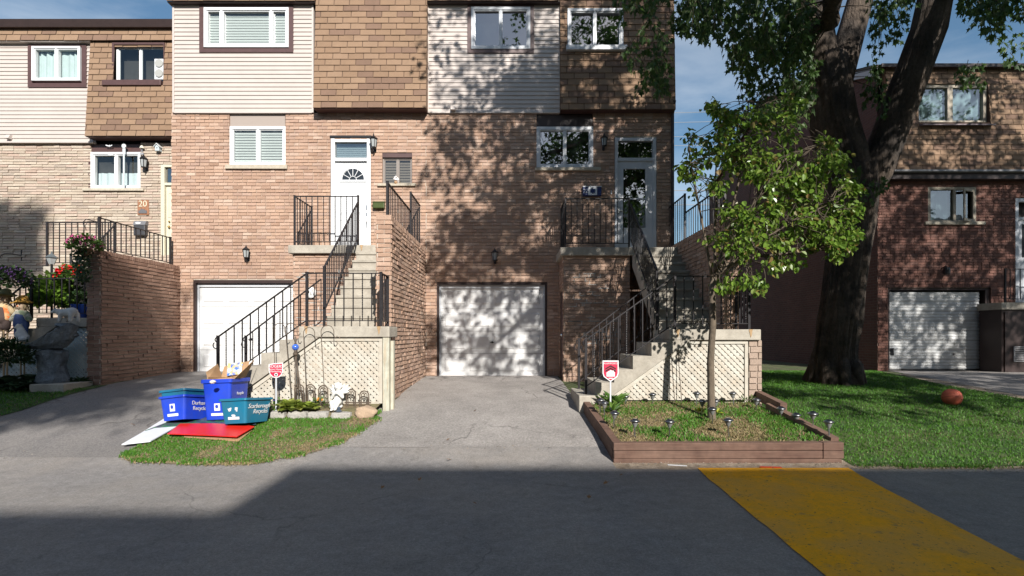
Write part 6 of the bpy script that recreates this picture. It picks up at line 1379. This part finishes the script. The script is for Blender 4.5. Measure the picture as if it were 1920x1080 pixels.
# stones along the bed
M_ST = mat('grey_stone', (.38, .36, .33), .9, noise=[(10, .7, 1.2), (50, .8, 1.2)], bump=(40, .012)); M_RK = mat('tan_boulder', (.40, .29, .20), .9, noise=[(7, .75, 1.2), (50, .8, 1.2)], bump=(30, .014))
def stone(px, py, w_px, h_px, depth, material, label, shape='block', name='edging_stone', grp='stones edging the small garden bed', Yb=7.24):
    y = Yb; x = (px - 960) / F * y; z = gz(x, y); k = y / F; w_, h = w_px * k, h_px * k; bm = bmesh.new(); bmesh.ops.create_cube(bm, size=1); bmesh.ops.subdivide_edges(bm, edges=bm.edges[:], cuts=5, use_grid_fill=True)
    for v in bm.verts:
        c = v.co.copy(); rnd_ = c.normalized() * .5
        c = c.lerp(rnd_ * (1.25 if shape == 'block' else 1.1), .30 if shape == 'block' else .8); n_ = mnoise.noise(c * 3 + Vector((px, 0, 0))); c *= 1 + .16 * n_ * (1 if shape == 'block' else 1.8)
        v.co = Vector((x + c.x * w_ * 1.1, y + depth / 2 + c.y * depth, z + .015 + (c.z + .42) * h * 1.2))
    mb = MB(); mb.frombm(bm); return tag(mb.build(name, material, smooth=True), label, 'stone', grp)
stone(518, 776, 26, 13, .16, M_ST, 'rounded grey edging stone beside the teal box corner'); stone(556, 777, 32, 13, .17, M_ST, 'grey edging stone in front of the yellow-green hosta'); stone(593, 778, 34, 12, .15, M_ST, 'flat grey edging stone between hosta and angel'); stone(638, 779, 33, 11, .15, M_ST, 'squared grey edging stone at the angel\'s feet')
stone(681, 777, 37, 20, .22, M_RK, 'tan rounded boulder by the weathered wood post', 'rock', 'boulder', None)
# little lantern at the angel's foot
x, y, z = BD(638, 7.38); mb = MB(); mb.lathe([(.04, z), (.045, z + .015), (.022, z + .03), (.03, z + .06), (.01, z + .075)], (x, y - .06, 0), 10); tag(mb.build('candle_holder', mat('slate_metal', (.06, .08, .11), .4)), 'small dark candle holder at the angel\'s feet', 'candle holder')
# arched wire edging
def arch(px, py, label):
    x, y, z = P(px, py, 7.56); zb = BZ(x, y); zt = z; r = .068; mb = MB(); 
    for rr in (r, r * .62):
        mb.tube([(x - rr, y, zb)] + [(x - rr * math.cos(a), y, zt - r + rr * math.sin(a)) for a in [i * PI / 10 for i in range(11)]] + [(x + rr, y, zb)], .010 if rr == r else .006, 6)
    for s in (-1, 1): mb.tube([(x, y, zt - r * 1.3)] + [(x + s * (.022 - .022 * math.cos(a)), y, zt - r * .9 + .022 * math.sin(a)) for a in [i * .6 for i in range(7)]], .006, 5)
    mb.bar((x - .1, y + .012, zb + .07), (x + .1, y + .012, zb + .065), .010, .022); return tag(mb.build('garden_edging', MATS['rusty_iron']), label, 'garden edging', 'arched edging by the left lattice')
for px, py, lb in ((561, 721, 'arched iron edging piece at the foot of the blue glass stake'), (582, 721, 'arched iron edging piece right of the blue glass stake'), (606, 723, 'arched iron edging piece just left of the white angel'), (658, 730, 'arched iron edging piece just right of the white angel'), (683, 733, 'arched iron edging piece nearest the weathered wood post')): arch(px, py, lb)

# ---- leafy plants
M_HOSTA = leaf_mat('hosta_leaf', [(.28, .33, .05), (.20, .28, .04), (.36, .38, .09), (.13, .20, .03)], .3, .45)
M_DKLEAF = leaf_mat('dark_leaf', [(.022, .05, .016), (.035, .075, .02), (.02, .045, .018), (.05, .09, .025)], .25, .45)
M_BRLEAF = leaf_mat('bright_leaf', [(.06, .14, .02), (.10, .20, .03), (.045, .10, .02), (.16, .26, .05)], .35, .45)
def rosette(mb, c, n, ln, shape=OVAL, up=(.2, .9), m=0, spread=1):
    for i in range(n):
        a = i * 2.399 + rnd.random() * .4; e = rnd.uniform(*up); d = Vector((math.cos(a) * math.cos(e), math.sin(a) * math.cos(e), math.sin(e)))
        st = Vector(c) + Vector((math.cos(a), math.sin(a), 0)) * ln * .35 * spread * (1 - (e - up[0]) / (up[1] - up[0] + .01)) + Vector((0, 0, ln * .25 * math.sin(e)))
        add_leaf(mb, st, d, ln * rnd.uniform(.75, 1.15), shape, roll=rnd.gauss(0, .25), fold=.28, droop=.30, m=m)
x, y, z = BD(556, 7.42); mb = MB()
for i in range(13): rosette(mb, (x + rnd.uniform(-.24, .24), y + rnd.uniform(-.10, .1), z + .02 + rnd.uniform(0, .05)), 14, .13)
t = thing('hosta_plant', (x, y, z), 'yellow-green hosta clump behind the grey edging stones', 'plant'); mb.build('foliage', M_HOSTA, t)
def bush(label, c, r, n, size, shape, material, name='garden_plant', flowers=None, cat='plant'):
    t = thing(name, c, label, cat); mb = MB()
    for i in range(n):
        q = rdir(-.3, 1); q = Vector((q.x * r[0], q.y * r[1], q.z * r[2])) * rnd.uniform(.55, 1.05) * (1 + .25 * mnoise.noise(q * 7)); d = q.normalized() + rdir() * .7 + Vector((0, 0, .1)); add_leaf(mb, Vector(c) + q, d, size * rnd.uniform(.7, 1.2), shape, droop=.2)
    mb.build('foliage', material, t)
    if flowers:
        k, fs, fm, nm = flowers
        for i in range(k):
            q = rdir(-.2, .95); q.y = -abs(q.y); q = Vector((q.x * r[0], q.y * r[1], q.z * r[2])) * rnd.uniform(.9, 1.15); mb = MB(); p = Vector(c) + q; nrm = (q.normalized() + Vector((0, -.8, .2))).normalized()
            for a in range(5):
                s = nrm.cross(Vector((0, 0, 1))).normalized(); u = s.cross(nrm); an = a * 2 * PI / 5 + i; d = s * math.cos(an) + u * math.sin(an) + nrm * .25; add_leaf(mb, p, d, fs, OVAL, roll=0, fold=.1)
            mb.build(nm, fm, t)
    return t
x, y, z = BD(600, 7.5); bush('loose green sprigs with orange blooms left of the angel', (x, y, z + .03), (.13, .1, .14), 130, .045, LANCE, M_BRLEAF, flowers=(3, .025, mat('orange_petal', (.7, .28, .02), .6), 'blossom'))
x, y, z = BD(516, 7.45); bush('low green plant with purple blooms under the shield sign', (x, y, z + .03), (.16, .08, .12), 90, .045, OVAL, M_BRLEAF, flowers=(4, .026, mat('purple_petal', (.12, .06, .35), .6), 'blossom'))
x, y = 1.50, 7.45; z = PZ(x, y); mb = MB()
for i in range(60): a = rnd.random() * 6.3; add_leaf(mb, (x + rnd.uniform(-.09, .09), y + rnd.uniform(-.06, .06), z), (math.cos(a) * .5, math.sin(a) * .5, 1), rnd.uniform(.12, .27), LANCE, roll=rnd.gauss(0, .5), droop=.4)
t = thing('garden_plant', (x, y, z), 'tuft of long grassy leaves in the planter corner by the steps', 'plant'); mb.build('foliage', M_BRLEAF, t)
x, y = 1.42, 7.05; z = PZ(x, y); mb = MB(); rosette(mb, (x, y, z), 10, .15, LANCE, (.3, 1.2)); t = thing('garden_plant', (x, y, z), 'small bright green weed against the left timber of the planter', 'plant'); mb.build('foliage', M_BRLEAF, t)
x, y = 3.62, 7.66; z = PZ(x, y); bush('straggly green weeds at the foot of the brick pier', (x, y, z), (.16, .1, .11), 90, .05, LANCE, M_BRLEAF)
# yellow leaves near the sapling's foot
for px, py, lb in ((1312, 768, 'bright yellow-green seedling left of the sapling foot'), (1345, 771, 'bright yellow-green seedling right of the sapling foot')):
    x, y = P(px, py, 7.0)[:2]; z = PZ(x, y); mb = MB(); rosette(mb, (x, y, z + .03), 7, .075, OVAL, (.2, 1.2)); t = thing('seedling', (x, y, z), lb, 'plant'); mb.build('foliage', leaf_mat('yellow_leaf', [(.40, .42, .03), (.30, .36, .04)], .35), t)

# ------------------------------------------------------------------ solar lights in the planter
M_LENS = mat('clear_lens', (.20, .205, .20), .35, spec=.7)
lt0 = thing('solar_light', (0, 0, 0), 'x', 'garden light', 'solar lights round the planter')
mb = MB(); mb.tube([(0, 0, -.08), (0, 0, .135)], .0085, 8); mb.build('stake', M_CHROME, lt0)
mb = MB(); mb.lathe([(.012, .13), (.018, .14), (.045, .195)], (0, 0, 0), 14); mb.build('lens', M_LENS, lt0)
mb = MB(); mb.lathe([(.052, .193), (.060, .200), (.056, .212), (.030, .226), (.018, .228)], (0, 0, 0), 18); cp = mb.build('cap', mat('dark_chrome', (.22, .225, .235), .38, metal=1), lt0, smooth=True)
mb = MB(); mb.box(-.022, .022, -.022, .022, .229, .2325); mb.build('solar_cell', mat('solar_cell', (.012, .016, .04), .15, spec=.8), cp)
SOL = [((1131, 746), 7.45, 'solar light amid grassy leaves beside the bottom step'), ((1125, 766), 7.0, 'farther of the paired solar lights along the left timber'), ((1133, 772), 6.85, 'nearer of the paired solar lights along the left timber'), ((1151, 790), 6.35, 'solar light by the left timber, next to the front corner'), ((1190, 810), 5.98, 'leftmost solar light along the front timber'), ((1255, 807), 5.98, 'middle solar light along the front timber'), ((1366, 805), 6.02, 'solar light along the front timber, right of the sapling'), ((1555, 816), 5.92, 'solar light in the right front corner of the planter'),
       ((1173, 741), 7.50, 'solar light at the low left end of the lattice'), ((1224, 737), 7.52, 'solar light before the lattice where the trunk shadow falls'), ((1306, 735), 7.50, 'solar light before the lattice just left of the sapling'), ((1376, 735), 7.50, 'solar light before the lattice near the brick pier'), ((1417, 747), 7.25, 'solar light below the brick pier corner'), ((1465, 763), 6.80, 'farthest solar light along the right timber'), ((1494, 775), 6.55, 'middle solar light along the right timber'), ((1524, 794), 6.28, 'nearest solar light along the right timber'), ((1316, 770), 6.95, 'solar light by the seedling left of the sapling'), ((1343, 770), 7.0, 'solar light half hidden behind the sapling trunk'), ((1336, 784), 6.55, 'solar light standing in front of the sapling trunk')]
for i, ((px, py), Y, lb) in enumerate(SOL):
    x, y, z = P(px, py, Y); g = PZ(x, y); o = lt0 if i == 0 else dup(lt0, (0, 0, 0))
    o.location = (x, y, z - .225 if abs(z - .225 - g) < .12 else g); o['label'] = lb; o.rotation_euler = (R(rnd.uniform(-4, 4)), R(rnd.uniform(-5, 5)), rnd.random() * 3)

# ------------------------------------------------------------------ ball, fallen leaves
x, y, z = G(1785, 760); t = thing('basketball', (x, y, z + .02), 'faded orange-red basketball lying in the shaded grass', 'ball')
mb = MB(); r = .135; mb.ball((x, y, z + r - .005), r, 28); bl = mb.build('ball', mat('ball_rubber', (.66, .15, .085), .6, noise=(9, .8, 1.15), bump=(160, .003)), t, smooth=True)
mb = MB(); cc = Vector((x, y, z + r - .005))
for ax_ in ((0, .3, 1), (1, .2, .1), (.3, 1, -.2)):
    n_ = Vector(ax_).normalized(); u = n_.orthogonal().normalized(); v = n_.cross(u); mb.tube([cc + (u * math.cos(a) + v * math.sin(a)) * (r - .0006) for a in [i * PI / 20 for i in range(41)]], .0022, 5)
mb.build('seam', mat('ball_seam', (.12, .03, .02), .7), t)
M_FL = mat('dead_leaf', [(.30, .15, .04), (.22, .10, .04), (.36, .22, .06)], .8)
FL = [(1129, 912, 'orange maple leaf on the shaded asphalt near the speed hump'), (1104, 940, 'small brown leaf on the shaded asphalt, middle of the road'), (1160, 896, 'dark curled leaf on asphalt at the shadow edge'), (785, 906, 'dark fallen leaf on asphalt left of the middle'), (714, 921, 'dark curled leaf on asphalt below the grass patch'), (896, 950, 'fallen leaf on shaded asphalt straight below the garage'), (890, 773, 'dark leaf on the middle driveway'), (847, 866, 'dark leaf at the driveway foot near the shadow edge'), (836, 829, 'tiny leaf on the driveway seam'), (1752, 814, 'pale leaf lying on the sunny right lawn'), (1760, 822, 'second pale leaf lying on the sunny right lawn'), (1664, 846, 'tan leaf on the lawn right of the planter'), (1532, 785, 'yellow leaf on the lawn beside the planter edge'), (1735, 732, 'small orange leaf in the shaded grass near the ball'), (255, 800, 'orange leaf on the left driveway')]
for px, py, lb in FL:
    x, y, z = G(px, py); mb = MB(); s = rnd.uniform(.05, .075); add_leaf(mb, (x, y, z + .022 if px < 1300 else z + .05), (rnd.uniform(-1, 1), rnd.uniform(-1, 1), .08), s, MAPLE, roll=rnd.uniform(-.3, .3), fold=.4, droop=-.3); tag(mb.build('fallen_leaf', M_FL), lb, 'leaf', 'fallen leaves')

# ------------------------------------------------------------------ the buff house's garden at left
M_STAT = mat('blue_grey_resin', (.125, .148, .168), .75, noise=[(9, .6, 1.35), (40, .75, 1.25)], bump=(22, .035), dirt=(6, (.20, .23, .25), .55, .07))
M_BEAR = mat('grey_white_resin', (.48, .48, .47), .7, noise=(14, .75, 1.15), bump=(40, .008))
YB_ = 8.95; bp = lambda px, py, dy=0: Vector(P(px, py, YB_ + dy)); kx = YB_ / F
cx, _, _ = P(97, 700, YB_); cz = .655
t = thing('rock_fountain', (cx, YB_, cz), 'grey rock-shaped bird bath with a bear on top and a seated bear cub', 'bird bath')
rk = lambda v, a, sc: Vector(v) + Vector((mnoise.noise(Vector(v) * sc), mnoise.noise(Vector(v) * sc + Vector((9, 0, 0))), mnoise.noise(Vector(v) * sc + Vector((0, 9, 0))) * .7)) * a
def rocky(mb, a=.035, sc=6): mb.v = [tuple(rk(rk(v, a, sc), a * .45, sc * 3)) for v in mb.v]
mb = MB(); n = 40; prof = [(.27, 0), (.265, .07), (.24, .14), (.215, .23), (.205, .32), (.21, .42), (.225, .50), (.235, .585), (.10, .64)]
for r_, h_ in prof: mb.v += [(cx + r_ * math.cos(2 * PI * k / n), YB_ + r_ * .85 * math.sin(2 * PI * k / n), cz - .03 + h_) for k in range(n)]
for a_ in range(len(prof) - 1):
    for k in range(n): mb.f.append((a_ * n + k, a_ * n + (k + 1) % n, a_ * n + n + (k + 1) % n, a_ * n + n + k)); mb.m.append(0)
rocky(mb, .05, 5); mb.build('pedestal', M_STAT, t)
# boat-shaped basin: outer wall, lip, hollow; the lip climbs towards the bear
mb = MB(); n = 56; c0 = bp(86, 657); L_, W_ = 56 * kx, .30; lipz = lambda x: (12 + 26 * sstep(-.25, .95, x) + 10 * sstep(.5, 1, x)) * kx
for s_, f_ in ((.30, 0), (.62, .10), (.86, .45), (1.0, .9), (1.02, 1.0), (.94, 1.0), (.86, .80), (.5, .62), (.1, .60)):
    for k in range(n):
        a_ = 2 * PI * k / n; ux_, uy_ = math.cos(a_), math.sin(a_); mb.v.append((c0.x + L_ * s_ * ux_ * (1 if ux_ < 0 else .96), YB_ + W_ * s_ * uy_ * (.75 + .25 * sstep(-1, .3, ux_)), c0.z + lipz(ux_ * s_) * f_ + .03 * (1 - s_) * (f_ < .5) + (.012 * mnoise.noise(Vector((ux_ * 4, uy_ * 4, 1))) if s_ > .9 else 0)))
for a_ in range(8):
    for k in range(n): mb.f.append((a_ * n + k, a_ * n + (k + 1) % n, a_ * n + n + (k + 1) % n, a_ * n + n + k)); mb.m.append(0)
mb.f.append(tuple(range(n))[::-1]); mb.m.append(0); mb.f.append(tuple(8 * n + k for k in range(n))); mb.m.append(0)
rocky(mb, .022, 9); mb.build('basin', M_STAT, t)
mb = MB()
for (px_, py_, dy_, rx_, ry_, rz_) in ((124, 618, .05, .17, .16, .045), (120, 610, .03, .15, .13, .035), (128, 627, .1, .15, .14, .05)): p_ = bp(px_, py_, dy_); mb.lathe([(.6, -1), (1, -.5), (.95, .4), (.7, 1)], (0, 0, 0), 18); mb.v[-72:] = [(p_.x + x_ * rx_, p_.y + y_ * ry_, p_.z + z_ * rz_) for x_, y_, z_ in mb.v[-72:]]
rocky(mb, .03, 8); mb.build('rock_ledge', M_STAT, t)
br = lambda x, y, z: bp(122, 592) + Vector((x, y, z))
blob('bear', [(br(-.03, 0, .05), br(.13, 0, .065), .072, .085), (br(-.03, 0, .05), br(-.13, -.01, .075), .06, .05), (br(-.15, -.015, .08), (.055, .048, .045)), (br(-.19, -.02, .07), br(-.225, -.02, .06), .028, .02), (br(-.13, .03, .115), (.018, .012, .02)), (br(-.13, -.05, .115), (.018, .012, .02)), (br(-.05, -.04, .02), br(-.06, -.045, -.09), .034, .028), (br(-.02, .05, .02), br(-.01, .05, -.09), .034, .028), (br(.15, -.045, .04), br(.14, -.05, -.09), .044, .03), (br(.17, .05, .03), br(.19, .05, -.09), .042, .03), (br(.21, 0, .08), (.015, .015, .015))], M_BEAR, t, .012)
cb_ = lambda x, y, z: bp(43, 632) + Vector((x, y, z))
blob('bear_cub', [(cb_(.0, 0, 0), (.095, .085, .085)), (cb_(-.01, 0, .04), cb_(-.05, 0, .16), .075, .05), (cb_(-.06, -.01, .19), (.052, .048, .045)), (cb_(-.10, -.015, .175), cb_(-.125, -.015, .165), .024, .018), (cb_(-.05, .03, .23), (.015, .012, .015)), (cb_(-.05, -.04, .23), (.015, .012, .015)), (cb_(-.07, -.04, .07), cb_(-.08, -.05, -.05), .03, .025), (cb_(.07, -.05, -.03), cb_(.0, -.09, -.06), .045, .03)], M_BEAR, t, .012)
# timbers and slab under it
x, y = (86 - 960) / F * 8.62, 8.62; mb = MB(); mb.bevbox(x - .29, x + .30, y, y + .62, .50, .655, .012); tag(mb.build('paving_slab', M_CONC), 'grey concrete slab in front of the rock bird bath', 'slab')
t = thing('timber_edging', (-7.4, 8.6, .5), 'low stack of weathered grey timbers beside the left drive', 'timber edging')
for k in range(2): mb = MB(); a = G(118, 727); b = G(176, 714); dz = .02 + .075 * k; mb.bar((a[0] + .02 * k, a[1], a[2] + dz), (b[0], b[1], b[2] + dz), .16, .07); mb.build('timber', M_GREYTIM, t)
# plants
def bed(px, py, Y): return Vector(P(px, py, Y))
bush('dark shrub with a few red leaves in front of the scarecrows', tuple(bed(15, 672, 8.6)), (.34, .28, .30), 1500, .075, LANCE, M_DKLEAF, 'shrub', (3, .05, mat('dark_red_petal', (.28, .02, .02), .6), 'blossom'), 'shrub')
x, y, z = P(30, 700, 8.75); t = thing('hosta_plant', (x, y, gz(x, y)), 'dark variegated hosta left of the rock bird bath', 'plant'); mb = MB(); ml2 = MB()
for i in range(20): rosette(mb, (x + rnd.uniform(-.30, .28), y + rnd.uniform(-.12, .15), gz(x, y) + .04 + rnd.random() * .14), 14, .18, OVAL, (.1, .8))
mb.build('foliage', leaf_mat('variegated_leaf', [(.03, .07, .03), (.05, .10, .045), (.12, .17, .10), (.025, .05, .02)], .2), t)
x, y, z = P(146, 706, 9.15); t = thing('hosta_plant', (x, y, gz(x, y)), 'small dark hosta between bird bath and brick wing wall', 'plant'); mb = MB()
for i in range(4): rosette(mb, (x + rnd.uniform(-.12, .12), y, gz(x, y) + .05), 10, .16, LANCE, (.2, 1.0))
mb.build('foliage', M_DKLEAF, t)
x, y, z = G(106, 726); bush('dark low tuft at the end of the grey timbers', (x, y, z + .02), (.09, .08, .09), 90, .05, LANCE, M_DKLEAF)
M_REDF = mat('red_petal', (.55, .008, .012), .55); M_PINKF = mat('pink_petal', (.62, .12, .30), .55); M_PURF = mat('violet_petal', (.10, .04, .16), .6)
YPt = 9.15
def pot(c, r, h, material, parent): mb = MB(); mb.lathe([(r * .72, c[2] - h), (r, c[2]), (r * 1.08, c[2] + .005), (r * 1.08, c[2] + .03), (r * .92, c[2] + .03), (r * .9, c[2] - .02)], (c[0], c[1], 0), 18); mb.build('pot', material, parent)
M_BPOT = mat('blue_glazed_pot', (.012, .05, .26), .3)
zl = Zl0
for px, Y, r, lb in ((143, 9.62, .085, 'left of two small blue flower pots beside the wing wall'), (158, 9.62, .075, 'right of two small blue flower pots beside the wing wall')):
    x = (px - 960) / F * Y; t = thing('flower_pot', (x, Y, zl), lb, 'flower pot', 'blue pots on the left landing'); pot((x, Y, zl + .24), r, .235, M_BPOT, t)
    mb = MB(); c = Vector((x, Y, zl + .34))
    for i in range(60): q_ = rdir(-.2, 1); q_ = Vector((q_.x * .12, q_.y * .1, q_.z * .16)); add_leaf(mb, c + q_, q_ + rdir() * .1, .06, OVAL)
    mb.build('foliage', M_DKLEAF, t)
bush('bush of red begonias on the left landing beside the wing wall', tuple(bed(137, 520, 9.6)), (.30, .16, .22), 420, .07, OVAL, M_BRLEAF, 'begonia_plant', (22, .06, M_REDF, 'blossom'), 'flower')
bush('lush bright green plant behind the black landing railing', tuple(bed(98, 560, 9.75)), (.36, .2, .42), 1000, .11, OVAL, leaf_mat('lime_leaf', [(.15, .27, .03), (.20, .33, .045), (.10, .20, .025)], .4), 'potted_plant')
bush('dark leafy plant filling the landing behind the blue pots', tuple(bed(138, 565, 9.85)), (.28, .15, .35), 420, .09, OVAL, M_DKLEAF, 'potted_plant')
bush('purple petunias spilling at the far left edge', tuple(bed(20, 530, 8.9)), (.36, .2, .26), 800, .06, OVAL, M_DKLEAF, 'petunia_plant', (70, .035, M_PURF, 'blossom'), 'flower')
t = bush('pink flowers in a hanging basket left of the wing wall', tuple(bed(160, 462, 9.05)), (.28, .22, .19), 700, .05, OVAL, M_BRLEAF, 'flower_basket', (30, .04, M_PINKF, 'blossom'), 'flower')
c = bed(160, 468, 9.05); mb = MB()
for i in range(420): a = rnd.uniform(-.18, .10); z = -rnd.random() ** 1.2 * .55; add_leaf(mb, c + Vector((a * (1 + z), rnd.uniform(-.14, .1), z)), (rnd.uniform(-.5, .5), rnd.uniform(-1, 0), -1), .05, OVAL)
mb.build('trailing_foliage', M_DKLEAF, t); mb = MB(); mb.lathe([(.03, c.z - .12), (.10, c.z - .02), (.11, c.z + .02)], (c.x, c.y, 0), 14); mb.build('basket', mat('coir', (.12, .075, .04), .95), t)
# garden lamp post at left
x, _, z = P(97, 484, 9.6); t = thing('post_lamp', (x, 9.6, 1), 'small pale hexagonal lamp standing behind the red flowers', 'lamp')
mb = MB(); mb.tube([(x, 9.6, gz(x, 9.6)), (x, 9.6, z - .12)], .02, 8); mb.build('post', M_BLACK, t); mb = MB(); mb.lathe([(.045, z - .12), (.085, z + .0)], (x, 9.6, 0), 6); mb.build('glass', M_LANTGL, t); mb = MB(); mb.lathe([(.10, z + .0), (.105, z + .012), (.05, z + .055), (.015, z + .09), (.008, z + .13)], (x, 9.6, 0), 6); mb.build('cap', mat('slate_cap', (.10, .115, .12), .5), t)
# scarecrow dolls
M_STRAW = mat('straw_cloth', (.44, .34, .20), .9, noise=(20, .8, 1.15)); M_SKIN = mat('sackcloth', (.46, .34, .24), .9, noise=(30, .85, 1.1))
M_ORANGE = mat('orange_plaid', (.75, .16, .04), .85, dirt=[(9, (.50, .33, .16), .9, .03)]); M_DENIM = mat('blue_denim', (.045, .075, .19), .85, noise=(20, .8, 1.15)); M_HATY = mat('golden_hat', (.52, .28, .05), .85, noise=(14, .8, 1.1)); M_HATG = mat('straw_green_hat', (.16, .15, .06), .9, noise=(14, .7, 1.2)); M_SOCK = mat('plaid_sleeve', (.42, .40, .33), .9, dirt=[(16, (.12, .18, .10), .8, .05)])
def scarecrow(px, pytop, Y, hat, shirt, legs, label, sleeve, hatw=.13):
    x, _, zt = P(px, pytop, Y); t = thing('scarecrow_doll', (x, Y, gz(x, Y)), label, 'scarecrow'); V = lambda a, b, c: (x + a, Y + b, zt - c)
    blob('body', [(V(0, 0, .17), (.085, .08, .095)), (V(0, 0, .24), V(0, 0, .30), .035, .04), (V(0, 0, .33), V(0, 0, .48), .085, .10), (V(-.08, 0, .30), V(-.17, -.02, .43), .038, .032), (V(.08, 0, .30), V(.17, -.02, .44), .038, .032), (V(-.045, 0, .5), V(-.05, -.02, .74), .05, .035), (V(.045, 0, .5), V(.05, -.02, .74), .05, .035)], M_SKIN, t, .012)
    blob('shirt', [(V(0, 0, .33), V(0, -.005, .50), .097, .112), (V(-.08, 0, .30), V(-.165, -.02, .42), .048, .045), (V(.08, 0, .30), V(.165, -.02, .42), .048, .045)], sleeve, t, .012)
    blob('overalls', [(V(0, -.015, .38), V(0, -.01, .52), .10, .118), (V(-.048, -.01, .52), V(-.052, -.02, .70), .068, .058), (V(.048, -.01, .52), V(.052, -.02, .70), .068, .058)], shirt if legs is None else legs, t, .012)
    if legs is not None: blob('vest', [(V(-.05, -.02, .33), V(-.055, -.02, .52), .066, .075), (V(.05, -.02, .33), V(.055, -.02, .52), .066, .075)], shirt, t, .012)
    mb = MB(); mb.lathe([(hatw * 1.25, -.12), (hatw * 1.3, -.105), (.095, -.085), (.085, -.02), (.05, .01), (.01, .018)], (x, Y, zt), 18); mb.v = [(a, b, c + .02 * math.sin((a - x) * 22)) for a, b, c in mb.v]; mb.build('hat', hat, t, smooth=True)
    mb = MB()
    for i in range(46): a = rnd.uniform(0, 2 * PI); mb.bar(V(.075 * math.cos(a), .07 * math.sin(a), .11), V(.11 * math.cos(a), .09 * math.sin(a) , .22 + rnd.random() * .05), .006) if not (3.9 < a < 5.5) else None
    mb.build('straw_hair', M_STRAW, t)
    mb = MB()
    for s in (-1, 1): mb.ball(V(s * .03, -.076, .155), (.011, .006, .011), 8)
    mb.tube([V(-.035, -.074, .205), V(-.012, -.084, .218), (V(.012, -.084, .218)), V(.035, -.074, .205)], .004, 5); mb.build('face_features', M_BLACK, t)
    mb = MB(); mb.ball(V(0, -.084, .18), (.012, .012, .012), 8); mb.build('nose', M_ORANGE, t)
    mb = MB(); mb.tube([V(-.02, .0, .7), (x - .02, Y, gz(x, Y) - .05)], .014, 6); mb.tube([V(.05, .0, .7), (x + .04, Y, gz(x, Y) - .05)], .014, 6); mb.build('stake', mat('pale_stick', (.42, .30, .17), .8), t)
    return t
scarecrow(9, 543, 9.25, M_HATG, M_ORANGE, mat('brown_cloth', (.06, .04, .035), .9), 'scarecrow doll in an orange plaid vest at the left edge', M_STRAW)
scarecrow(41, 556, 9.22, M_HATY, M_DENIM, None, 'scarecrow doll in a golden hat and blue overalls', M_SOCK, .12)

# plaque on the brick store behind the left railing
x, _, z = P(581, 548, 10.45); t = thing('wall_plaque', (x, 10.52, z), 'white round fish-shaped plaque on brick behind the left railing', 'plaque')
mb = MB(); mb.ball((x, 10.50, z), (.11, .03, .12), 18); mb.build('disc', M_ANG, t, smooth=True)
mb = MB(); mb.ball((x - .04, 10.475, z + .01), (.028, .01, .035), 8)
for i in range(3): mb.bar((x + .0 + .03 * i, 10.472 + .003 * i, z - .06), (x + .02 + .03 * i, 10.472 + .003 * i, z + .06), .008)
mb.build('markings', M_BLACK, t)
# loose sticks and grit at the planter front: a white strip and a red strip of tape
for (a, b), m_, lb in ((((1252, 874), (1288, 876)), M_WLAB, 'thin white strip lying on the road edge before the planter'), (((1425, 878), (1465, 879)), M_RED, 'thin red strip lying on the road edge by the yellow hump')):
    p, q_ = Vector(G(*a)), Vector(G(*b)); mb = MB(); mb.bar(p + Vector((0, 0, .016)), q_ + Vector((0, 0, .016)), .03, .006); tag(mb.build('plastic_strip', m_), lb, 'strip')
# utility wires behind
t = thing('power_lines', (10, 40, 8), 'thin grey utility wires crossing the sky behind the right stairs', 'power line')
for k, (ya, yb) in enumerate(((208, 200), (226, 219), (251, 251), (268, 267), (352, 352), (379, 379))):
    a, b = Vector(P(1180, ya + 2, 42)), Vector(P(1560, yb, 42)); mb = MB(); mb.tube(arc_pts(a - (b - a) * 2, b + (b - a) * 2, -.002, 24), .022 if k < 4 else .035, 5); mb.build('wire', mat('wire_grey', (.25, .27, .30), .6), t)

# grit and tiny stones gathered along the paving edges
mb = MB()
def grit(p, n, sp):
    for _ in range(n):
        k = rnd.randrange(len(p) - 1); t_ = rnd.random(); x = p[k][0] + (p[k + 1][0] - p[k][0]) * t_ + rnd.gauss(0, sp); y = p[k][1] + (p[k + 1][1] - p[k][1]) * t_ + rnd.gauss(0, sp)
        z = gz(x, y) + .012; s_ = rnd.uniform(.004, .014) ; q = [rdir() * s_ for _ in range(4)]
        mb.add([(x + v.x, y + v.y, z + abs(v.z)) for v in q], [(0, 1, 2), (0, 2, 3), (0, 3, 1), (1, 3, 2)], 0)
grit([(gp[0][0], gp[0][1]), *gp[1:8]], 900, .07); grit([(1.2, 5.72), (3.8, 5.72)], 700, .05); grit([(3.8, 5.6), (9, 5.5)], 900, .07); grit([(-1.9, 8.2), (-1.97, 11.4)], 200, .06); grit([(8.6, 8.0), (9.1, 11.5)], 500, .12); grit([(-5, 5.9), (-12, 5.95)], 260, .12); grit([(-3, 6.2), (1.1, 6.22)], 240, .10)
tag(mb.build('gravel', mat('grit_stone', [(.22, .19, .15), (.34, .29, .23), (.14, .12, .10), (.40, .36, .31)], .9)), 'loose grit and small stones along the paving edges', 'gravel', kind='stuff')
